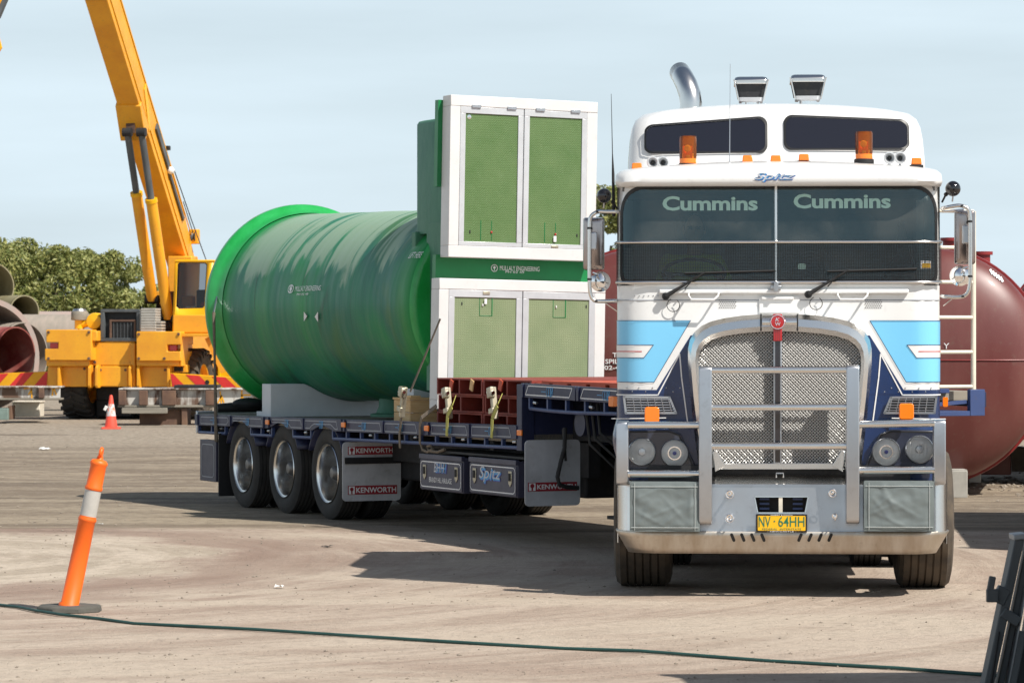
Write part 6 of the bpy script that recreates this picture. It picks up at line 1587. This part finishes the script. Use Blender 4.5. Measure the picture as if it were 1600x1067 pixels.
for k, (dn, n_) in enumerate(((.16, 12), (.7, 12))):
    MB().tube([kinv(P0+bd_*q+wv*.012+nv*dn) for q in (0, 3, 6, 9)], .014, 5).build('weld_line', 'crane_y', crn)
for k in range(6):
    MB().tube([K(246+1.5*k, 470+3*k, 75), K(243+3*k, 492, 74.6), K(240+5*k, 512, 74.3)], .02, 6).build('hydraulic_hose', 'black', crn)
for u, v in ((76,519),(139,519),(76,560),(139,560),(217,522),(279,522),(217,560),(257,560),(148,538),(205,538),(148,566),(205,566),(96,576),(132,576),(157,578),(196,578),(219,578),(258,578)):
    c_ = kq(u, v, 0 if v < 563 and not 143 < u < 210 else .28); y9 = -.012 if c_.y == 0 and not 143 < u < 210 else .285; MB().lathe([(.001,-.02),(.03,-.018),(.034,.02)], (c_.x, y9, c_.z), 'y', 8).build('bolt', 'rustdark', crn)
MB().tube([K(262, 545, 75.4), K(258, 560, 75.4), K(262, 572, 75.4)], .02, 6).build('hydraulic_hose', 'black', crn)
MB().tube([K(283, 600, 73.7), K(283, 607, 73.7)], .03, 6).build('drain_pipe', 'dark', crn)
# ------------------------------------------------------------------ yard things beyond
def wempty(name, label, cat, u, v, Z, group=None, rz=0): p = wat(u, v, Z); return empty(name, label, cat, (p[0], p[1], 0), rz, group)
def wbox(root, name, u0, u1, v0, v1, Z, dep, m, bev=.01, dy=0):
    a, b_ = wat(u0, v1, Z), wat(u1, v0, Z); o = root.location
    return MB().box(a[0]-o.x, b_[0]-o.x, Z-o.y+dy, Z-o.y+dy+dep, a[2], b_[2]).build(name, m, root, bev)
sb1 = wempty('steel_beam', 'long rusty steel beam with peeling white paint and yellow marks before the crane', 'beam', 290, 620, 70)
wbox(sb1, 'beam_web', 185, 430, 609, 633, 70, .05, 'rust'); wbox(sb1, 'bottom_flange', 184, 430, 633, 636.5, 69.85, .4, 'timber_old'); wbox(sb1, 'top_flange', 185, 430, 606.5, 609, 69.9, 1.1, 'rust')
for u0, u1 in ((185,196), (217,230), (253,274), (321,336)): wbox(sb1, 'web_stiffener', u0, u1, 610, 633, 69.8, .18, 'rustdark')
wbox(sb1, 'top_plate', 272, 340, 601.5, 606, 69.9, .8, 'dark', .006)
def ymarks(root, L_, Z):
    o = root.location; pr = kids(root)[0]
    for a, b_ in L_:
        p, q = wat(*a, Z), wat(*b_, Z); decal('chalk_mark', 'hazyel', line2([(p[0]-o.x, p[2]), (q[0]-o.x, q[2])], .03), lambda x, z: (x, Z-o.y-.01, z), pr)
ymarks(sb1, (((344,612),(346,629)), ((346,618),(341,629)), ((346,618),(350,628)), ((378,617),(391,617)), ((378,610),(377,630)), ((378,618),(382,627))), 70)
sb2 = wempty('steel_beam', 'rusty steel beam at the far left under the striped outrigger', 'beam', 40, 620, 71.5)
wbox(sb2, 'beam_web', -60, 94, 606, 622, 71.5, .05, 'rust'); wbox(sb2, 'bottom_flange', -60, 95, 622, 625, 71.4, .5, 'timber_old'); wbox(sb2, 'top_flange', -60, 94, 603.5, 606, 71.4, .8, 'rust')
wbox(sb2, 'web_stiffener', 60, 68, 606, 622, 71.3, .18, 'rustdark')
ymarks(sb2, (((49,606),(50,623)), ((49,609),(45,616)), ((38,607),(50,606)), ((83,606),(82,617)), ((84,606),(88,616)), ((80,606),(92,606))), 71.5)
pr_ = wempty('steel_pier', 'dark rusty steel block carrying the long beam behind the cone', 'pier', 255, 660, 70)
wbox(pr_, 'block', 218, 283, 641, 665, 70, 1., 'rustdark'); wbox(pr_, 'block_end', 283.5, 292, 637, 666, 69.9, .9, 'rustdark'); wbox(pr_, 'foot_plate', 252, 290, 664.5, 668, 69.6, 1., 'timber_old')
fl1 = wempty('timber_beam', 'pale timber packer beneath the left end of the long rusty beam', 'timber', 220, 640, 69.7); wbox(fl1, 'timber', 190, 260, 637.5, 646, 69.6, .3, 'timber_old')
pr2 = wempty('steel_pier', 'dark rusty support below the long beam beside the trailer tail', 'pier', 340, 650, 71); wbox(pr2, 'block', 335, 352, 637.5, 662, 71, .8, 'dark'); wbox(pr2, 'block_end', 352.5, 356, 637.5, 662, 70.9, .6, 'rustdark')
wb = wempty('white_box', 'off-white board box on the ground under the left outrigger', 'box', 40, 650, 72.5); wbox(wb, 'box', 19, 62, 629, 651, 72.5, .7, 'cream', .01); wbox(wb, 'rim', 18.5, 62.5, 627, 629, 72.4, .8, 'cream', .005)
gb = wempty('concrete_block', 'pale green concrete block at the far left edge under the rusty beam', 'block', 3, 650, 71.2); wbox(gb, 'block', -20, 12, 638, 656, 71.2, .8, M.setdefault('sage', mat('sage_concrete', (.2, .27, .24), .9, var=.3)) and 'sage'); wbox(gb, 'side', 12.3, 18, 634, 655, 71.4, .5, 'rustdark')
# fibreglass pipes behind the crane's left side
def pipe(label, u, v, Z, R, thick, L_, yaw, m, mi, flange=0., grp='fibreglass pipes stored at the left'):
    p = wat(u, v, Z); o = empty('pipe', label, 'pipe', (p[0], p[1], 0), yaw, grp); z = p[2]
    MB().lathe([(R, 0), (R, L_)], (0, 0, z), 'y', 64).build('outer_wall', m, o, ang=60)
    MB().lathe([(R-thick, L_), (R-thick, 0)], (0, 0, z), 'y', 64).build('lining', mi, o, ang=60)
    MB().lathe([(R-thick, 0), (R-thick, -.015), (R+flange, -.015), (R+flange, .06), (R, .06)], (0, 0, z), 'y', 64).build('mouth_ring', m if not flange else 'grp_pink', o)
    MB().lathe([(.001, L_*.96), (R-thick, L_*.96)], (0, 0, z), 'y', 48).build('end_wall', mi, o)
    return o
pipe('largest fibreglass pipe with wide pale pink mouth ring at the left edge', -22, 560, 80, 1.38, .05, 3.2, math.radians(38), 'grp_pink', 'grp', .08)
pipe('red-lined pipe mouth nested low at the far left', 24, 552, 77.6, .62, .03, 2.5, math.radians(52), 'redpipe', 'redpipe')
pipe('beige pipe with dull mouth directly right of the red-lined pipe', 36, 556, 80.6, .82, .03, 2.6, math.radians(52), 'grp', 'grp')
pipe('olive pipe mouth standing highest at the left edge before the trees', -14, 448, 84, .62, .03, 2.5, math.radians(30), 'grp_olive', 'grp_olive')
pipe('small olive pipe with dark open mouth beside the highest pipe', 38, 486, 83.5, .40, .03, 2.2, math.radians(32), 'grp_olive', 'grp_olive')
pipe('long beige pipe lying crosswise behind the air cleaner', 170, 530, 83, .62, .03, 3.4, math.radians(85), 'grp', 'grp')
pipe('pale ringed pipe lying on top behind the crane locker', 135, 512, 85.5, .42, .03, 2.0, math.radians(86), 'grp_pink', 'grp')

# maroon tanks on the right
def mtank(label, u, v, Z, R, yaw, L_=5.):
    p = wat(u, v, Z); o = empty('steel_tank', label, 'tank', (p[0], p[1], 0), yaw, 'maroon steel tanks in a row'); z = p[2]
    pr = [(max(.001, R*math.sin(PI/2*i/16)), .5-.5*math.cos(PI/2*i/16)) for i in range(17)]
    MB().lathe(pr+[(R, .9)], (0, 0, z), 'y', 72).build('end_dome', 'maroon', o, ang=60)
    MB().lathe([(R, .93), (R, L_)], (0, 0, z), 'y', 72).build('barrel', 'maroon', o, ang=60)
    MB().lathe([(R, .6), (R+.03, .6), (R+.035, .66), (R+.03, .72), (R, .72)], (0, 0, z), 'y', 72).build('rim', 'maroon_rim', o)
    MB().tube([(R*1.004*math.sin(a), .5-.5*math.cos(a)-.004, z+.07) for a in [-PI/2+PI*i/40 for i in range(41)]], .008, 6).build('weld_seam', 'maroon_rim', o)
    for x, y, h in ((.26, 1.2, .16), (.62, 1.5, .12)):
        zz = z+math.sqrt(R*R-x*x); MB().lathe([(.1, -.1), (.1, h-.04), (.13, h-.04), (.13, h), (.001, h)], (x, y, zz), 'z', 20).build('nozzle', 'maroon_rim', o)
    MB().box(-.9, .9, L_-1, L_-.7, .1, z-R*.55).build('saddle', 'maroon', o, .01)
    return o, z, p
ot, z_, p_ = mtank('maroon tank with a domed end right of the truck, nearest of the row', 1444, 572, 39, 1.40, math.radians(-10))
# lettering painted on the dome, following its curve
def domemap(R, z, off): return lambda x, zz: (x, .5-.5*math.sqrt(max(0, 1-(x*x+(zz-z)**2)/(R*R)))*1.0-off, zz)
s39 = F/39
text('SAFETY' if False else 'Y', 'pin', (1474-1444)/s39, (1483-1444)/s39, z_+(572-545)/s39, z_+(572-536)/s39, domemap(1.4, z_, .012), ot)
for k, (u, v) in enumerate(((1545,424),(1549,427),(1553,430),(1557,433),(1561,436))):
    decal('painted_mark', 'pin', line2([((u-1444)/s39, z_-(v-3-572)/s39), ((u+3-1444)/s39, z_-(v+3-572)/s39)], .025), lambda x, z: domemap(1.4, z_, .015)(x, z), ot)
ot2, z_, p_ = mtank('maroon tank with white lettering showing between the hatches and the truck cab', 1000, 576, 39, 1.42, math.radians(-6))
for txt, u0, u1, v0, v1 in (('TA', 957, 972, 551, 558), ('SPILL', 945.5, 972, 561, 568.5), ('02-49', 944, 974, 571, 578)):
    text(txt, 'pin', (u0-1000)/s39, (u1-1000)/s39, z_+(576-v1)/s39, z_+(576-v0)/s39, domemap(1.42, z_, .012), ot2, bold=.02)
ot3, z_, p_ = mtank('maroon tank farthest right, mostly cut by the picture edge', 1738, 566, 41.5, 1.48, math.radians(-13))
for lab, u0, u1, v0, v1, Z, dep in (('pale concrete block under the right maroon tank, nearest the truck', 1484, 1512, 735, 776, 38.9, .35), ('low concrete block behind the first one under the right maroon tank', 1513, 1533, 728, 752, 41.6, .4),
        ('tall pale concrete block at the right edge under the farthest tank', 1581, 1606, 700, 735, 43.5, .5)):
    cbk = wempty('concrete_block', lab, 'block', (u0+u1)/2, v1, Z, 'concrete blocks under the maroon tanks'); wbox(cbk, 'block', u0, u1, v0, v1+2, Z, dep, 'concrete', .01); wbox(cbk, 'cap', u0+.5, u1-.5, v0-1.4, v0-.1, Z+.01, dep-.02, 'concrete', .004)
bm_ = wempty('steel_skid', 'black steel skid on the ground below the maroon tanks at the right', 'skid', 1560, 730, 44.5)
wbox(bm_, 'skid_post', 1574, 1579, 700, 733, 44.3, .2, 'black'); wbox(bm_, 'skid_beam', 1500, 1573, 722, 733, 44.5, .3, 'black')

# ------------------------------------------------------------------ cone, bollard, hose, rack
cp = wat(173.5, 670, 9880/147.); cn = empty('traffic_cone', 'faded red traffic cone with worn white band standing before the rusty beam', 'cone', (cp[0], cp[1], 0))
hcn = 53/(F/cp[1]); 
MB().loft([[(x, y, z) for x, y in rr(-.19+g, .19-g, -.19+g, .19-g, .04, 3)] for z, g in ((0, 0), (.03, .005), (.04, .03))]).build('base', 'cone', cn, .006)
rc_ = lambda z: .13-(.13-.028)*(z-.04)/(hcn-.04)
def cseg(z0, z1, m, nm): MB().lathe([(rc_(z0), z0), (rc_(z1), z1)], (0,0,0), 'z', 28).build(nm, m, cn, ang=60)
MB().lathe([(rc_(.04), .04), (rc_(hcn-.02), hcn-.02), (rc_(hcn)*.8, hcn), (.001, hcn)], (0,0,0), 'z', 28).build('body', 'cone', cn, ang=60)
MB().lathe([(rc_(.26)+.004, .26), (rc_(.5)+.004, .5)], (0,0,0), 'z', 28).build('reflective_band', 'conewhite', cn, ang=60)
MB().bx((-.1, -.08, .42), (.06, .03, .1), Matrix.Rotation(.5, 3, 'Y')).build('peeling_tape', 'paper', cn, .006)
bp_ = wat(108, 955, 9880/432.); blr = empty('bollard', 'tall leaning orange bollard with dirty white band and loop handle at front left', 'bollard', (bp_[0], bp_[1], 0))
sB = F/bp_[1]
MB().loft([[(x, y, z) for x, y in [((.235-g)*math.cos(PI/8+k*PI/4)+.0, (.2-g)*math.sin(PI/8+k*PI/4)) for k in range(8)]] for z, g in ((0, 0), (.035, .006), (.045, .02))]).build('base', 'bollardbase', blr, .006)
ax_ = Vector(((160-110)/sB, .0, 1.06)); ax_.normalize(); Rl = ax_.to_track_quat('Z', 'Y').to_matrix()
def bl_lathe(prof, nm, m): b_ = MB().lathe(prof, (0,0,0), 'z', 32); b_.mapv(lambda p: Rl @ p+Vector((0,0,.03))); return b_.build(nm, m, blr, ang=60)
bl_lathe([(.075,0),(.075,.02),(.063,.03),(.058,.60),(.062,.605),(.064,.62),(.058,.63),(.058,.64)], 'lower_pole', 'bollard')
bl_lathe([(.0575,.63),(.056,.82)], 'reflective_band', 'bollardband')
bl_lathe([(.056,.82),(.061,.825),(.062,.84),(.056,.85),(.055,.99),(.06,1.0),(.062,1.012),(.05,1.03),(.03,1.035),(.022,1.04),(.02,1.06),(.001,1.062)], 'upper_pole', 'bollard')
b_ = MB().tube([(.03*math.cos(a), 0, 1.083+.028*math.sin(a)) for a in [2*PI*i/16 for i in range(16)]], .013, 8, True); b_.mapv(lambda p: Rl @ p+Vector((0,0,.03))); b_.build('loop_handle', 'bollard', blr)
hp = []
for u, v in ((-60,938),(0,946),(30,950),(58,956),(95,962),(157,968),(210,975),(400,986),(640,1000),(880,1014),(1000,1020),(1200,1033),(1400,1045),(1560,1057),(1700,1068)):
    Z = 9880/(v-HV)*.998; p = wat(u, v, Z); hp.append((p[0], p[1], .012+.004*math.sin(u*.02)))
hh2 = []
for a, c_ in zip(hp[:-1], hp[1:]):
    for i in range(6): t = i/6; hh2.append(tuple(a[k]+(c_[k]-a[k])*t for k in range(3)))
tag(MB().tube([(x, y+.02*math.sin(x*2.3), z) for x, y, z in hh2], .0105, 8).build('hose', 'hose', None, ang=70), 'thin green hose lying across the dirt in the foreground', 'hose')
# weathered steel rack at the lower right corner
Zr = 17.6; rk = wempty('steel_rack', 'weathered grey steel rack leaning at the bottom right corner', 'rack', 1570, 1000, Zr)
def rbeam(nm, a, b_, w, h, m='greysteel', dz=0.):
    p, q = Vector(wat(*a, Zr+dz)), Vector(wat(*b_, Zr+dz)); o = Vector((rk.location.x, rk.location.y, 0)); return MB().beam(p-o, q-o, w, h, (0,1,0)).build(nm, m, rk, .006)
# note: beam(w across, h in depth) with up = depth axis
g0v, g1v = 1100, 838
rbeam('side_channel', (1533,1110), (1590,840), .05, .16)
rbeam('side_channel', (1553,1110), (1608,845), .035, .10, 'greysteel', .05)
M['pale_edge'] = mat('worn_steel_edge', (.34, .35, .36), .5, .4)
rbeam('edge_strip', (1566,1110), (1604,905), .009, .12, 'pale_edge', -.02)
rbeam('side_channel', (1590,1110), (1632,850), .08, .1, 'greysteel', .1)
rbeam('flat_bar', (1574,1105), (1596,985), .05, .03, 'greysteel', -.06)
rbeam('cross_plate', (1566,955), (1592,972), .055, .05, 'greysteel', -.07); rbeam('cross_plate', (1555,925), (1573,934), .09, .07, 'greysteel', -.05)
rbeam('hook_plate', (1541,930), (1560,930), .07, .03, 'greysteel', -.09); rbeam('hook_plate', (1547,922), (1551,900), .035, .03, 'greysteel', -.09)
rbeam('top_cap', (1580,838), (1602,836), .03, .18, 'pale_edge', 0)
rbeam('slot', (1545,1090), (1561,986), .012, .02, 'black', -.09)
rbeam('side_channel', (1612,1110), (1660,845), .1, .3, 'dark', .2)
MB().box(.25, 1.4, -.1, .9, -.0, .12).build('base_frame', 'greysteel', rk, .01)
# unseen containers added outside the picture on the right: they throw the shadows seen at that edge
def container(label, x, y, L_, D_, Hh, rz, m):
    o = empty('shadow_container', label, 'container', (x, y, 0), rz)
    MB().box(0, L_, 0, D_, .12, Hh-.02).build('shell', m, o, .01)
    for z0, z1 in ((0, .12), (Hh-.02, Hh+.08)): 
        for yy in (-.03, D_-.05): MB().box(-.03, L_+.03, yy, yy+.08, z0, z1).build('rail', m, o)
    for xx in (-.03, L_-.09):
        for yy in (-.032, D_-.09): MB().box(xx, xx+.12, yy, yy+.12, .12, Hh-.02).build('corner_post', m, o)
    n = int(L_/.28)
    for k in range(n): MB().box(.15+.28*k, .27+.28*k, -.03, -.001, .16, Hh-.06).build('corrugation', m, o)
    return o
M['cont'] = mat('shadow_container_paint', (.2, .16, .13), .6, var=.3, dirt=.3)
container('brown shadow-casting container added outside the right edge', 5.75, 28.2, 2.4, 6., 2.6, math.radians(-5), 'cont')
container('grey shadow-casting container added near the viewer outside the right edge', 2.95, 14.5, 3., 2.4, 2.9, math.radians(4), 'greysteel')

# ------------------------------------------------------------------ trees
def tree(label, u, Z, top_v, rad, seed, dens=1., hgt=None, name='tree'):
    rnd = random.Random(seed); p = wat(u, 523, Z); zt = wat(u, top_v, Z)[2]; o = empty(name, label, 'tree', (p[0], p[1], 0), 0, 'trees behind the yard')
    tr = MB(); tr.tube([(0,0,-.1), (.05,.05,zt*.2), (-.05,0,zt*.45), (.1,.05,zt*.7)], [.17,.13,.09,.04], 8)
    for k in range(6):
        a = rnd.uniform(0, 2*PI); z0 = zt*rnd.uniform(.15, .45); r = rad*rnd.uniform(.45, .8)
        tr.tube([(0,0,z0), (r*.5*math.cos(a), r*.5*math.sin(a), z0+zt*.16), (r*math.cos(a), r*math.sin(a), z0+zt*.3)], [.07,.05,.02], 5)
    tr.build('trunk', 'bark', o)
    cl = []
    for k in range(34):
        a = rnd.uniform(0, 2*PI); zz = rnd.uniform(.1, .93); env = math.sin(PI*min(1, (zz+.12)*.92))**.5
        r = rad*env*rnd.uniform(.45, .98); cr = rad*rnd.uniform(.22, .36); cl.append((Vector((r*math.cos(a), r*math.sin(a)*.9, zt*zz)), cr))
    cl.append((Vector((0,0,zt*.9)), rad*.3)); cl.append((Vector((rad*.1,0,zt*.96-.12)), rad*.2))
    vs, fs = [], []
    for c_, cr in cl:
        nL = int(330*dens)
        for i in range(nL):
            d = Vector((rnd.gauss(0,1), rnd.gauss(0,1), rnd.gauss(0,1))).normalized(); r = cr*rnd.uniform(.5, 1.08)**.6
            q = c_+Vector((d.x*r, d.y*r, d.z*r*.8))
            if q.z < .15: continue
            if q.z > zt: q.z = zt-rnd.uniform(0, .2)
            nrm = (d*.6+Vector((rnd.gauss(0,.6), rnd.gauss(0,.6), rnd.gauss(0,.6)+.35))).normalized(); t = nrm.cross(Vector((rnd.gauss(0,1), rnd.gauss(0,1), rnd.gauss(0,1)))).normalized(); b_ = nrm.cross(t)
            l, w = rnd.uniform(.06, .11), rnd.uniform(.028, .045); n0 = len(vs)
            vs += [q-t*l, q+b_*w+nrm*.01, q+t*l, q-b_*w+nrm*.01]; fs.append((n0, n0+1, n0+2, n0+3))
    me = bpy.data.meshes.new('crown'); me.from_pydata([tuple(v) for v in vs], [], fs); me.materials.append(M['leaf'])
    cr_ = bpy.data.objects.new('crown', me); C.objects.link(cr_); cr_.parent = o
    return o
TL = [(-30,372,2.3,112,'leftmost tree, cut by the left picture edge'), (32,371,2.0,116,'second tree from the left, above the highest pipe mouth'), (84,381,1.9,113,'tree above the crane air cleaner, third from the left'),
      (130,390,1.8,117,'tree above the yellow muffler, fourth from the left'), (172,389,1.7,114,'tree just left of the lift rams with a rounded top'), (206,409,1.2,116,'lowest tree, directly behind the lift rams'), (246,452,1.1,118,'small tree seen between the rams and the crane cab')]
for k, (u, v, r, Z, lab) in enumerate(TL): tree(lab, u, Z, v, r, 40+k)
tree('tall tree peeping out between the hatch frame and the truck cab', 950, 105, 284, 1.5, 77)
hb_ = MB()

# ------------------------------------------------------------------ loose stones and litter
rnd = random.Random(5)
ico = [Vector(p).normalized() for p in ((1,0,0),(-1,0,0),(0,1,0),(0,-1,0),(0,0,1),(0,0,-1))]; icf = [(0,2,4),(2,1,4),(1,3,4),(3,0,4),(2,0,5),(1,2,5),(3,1,5),(0,3,5)]
vs, fs = [], []
for i in range(9000):
    Z = 17.8+ (rnd.random()**1.15)*42; half = Z*.165; X = rnd.uniform(-half, half)
    if mnoise.noise(Vector((X*.5, Z*.3, 5))) < -.12+rnd.uniform(-.2, .2): continue
    r = (.0035+.012*rnd.random()**6)*(1 if Z < 30 else 1.25); n0 = len(vs)
    a = rnd.uniform(0, 6.28); sx, sy, sz = rnd.uniform(.7, 1.5), rnd.uniform(.7, 1.3), rnd.uniform(.4, .8); z = gz(X, Z) if 30 < Z < 70 else 0
    for p in ico: q = Vector((p.x*sx*rnd.uniform(.8, 1.2), p.y*sy, p.z*sz)); vs.append((X+r*(q.x*math.cos(a)-q.y*math.sin(a)), Z+r*(q.x*math.sin(a)+q.y*math.cos(a)), z+r*(q.z+.2)))
    fs += [tuple(j+n0 for j in f) for f in icf]
icb = bmesh.new(); bmesh.ops.create_icosphere(icb, subdivisions=1, radius=1); icb.verts.ensure_lookup_table(); iv = [v.co.copy() for v in icb.verts]; if_ = [tuple(v.index for v in f.verts) for f in icb.faces]; icb.free()
for i in range(420):
    X, Z = rnd.uniform(3.2, 7.), rnd.gauss(42.5, 1.8); r = rnd.uniform(.012, .035)*(1 if rnd.random() < .93 else 1.8); n0 = len(vs); a = rnd.uniform(0, 6.28)
    for p in iv: k = rnd.uniform(.75, 1.2); q = Vector((p.x*1.3*k, p.y*k, p.z*.6*k)); vs.append((X+r*(q.x*math.cos(a)-q.y*math.sin(a)), Z+r*(q.x*math.sin(a)+q.y*math.cos(a)), gz(X, Z)+r*(q.z+.2)))
    fs += [tuple(j+n0 for j in f) for f in if_]
M['stone'] = mat('loose_stone', (.2, .165, .13), .95, col2=(.36, .31, .25), vscale=3)
b_ = MB(); b_.v = vs; b_.f = fs; tag(b_.build('gravel', 'stone', None, ang=20, kind='stuff'), 'loose stones scattered over the dirt yard', 'gravel')
def litter(name, lab, cat, u, v, w, h, m):
    Z = 9880/(v-HV); p = wat(u, v, Z); L_ = MB(); L_.grid(lambda s, t: (w*(s-.5), w*.8*(t-.5), h*(.3+.7*abs(mnoise.noise(Vector((s*3+u, t*3, v)))*2))*(1-.3*abs(s-.5))), 5, 4)
    o = L_.build(name, m, None); o.location = (p[0], p[1], .003+(gz(p[0], p[1]) if Z > 30 else 0)); o.rotation_euler = (0, 0, u*.1); tag(o, lab, cat)
litter('paper_scrap', 'crumpled white paper scrap on the dirt in front of the trailer', 'litter', 437, 919, .07, .03, 'paper')
litter('rubber_scrap', 'black rubber scrap on the dirt below the trailer wheels', 'litter', 512, 855, .1, .02, 'black')
litter('paper_scrap', 'white scrap lying left of the leaning bollard top on dark ground', 'litter', 70, 704, .16, .05, 'paper')
litter('paper_scrap', 'small white scrap right beside the white band of the bollard', 'litter', 157, 819, .06, .01, 'paper')
litter('plastic_scrap', 'red plastic scrap on the ground under the maroon tank', 'litter', 1550, 738, .28, .12, 'hazred')
litter('paper_scrap', 'white scrap beside the red one under the maroon tank', 'litter', 1562, 737, .2, .1, 'paper')
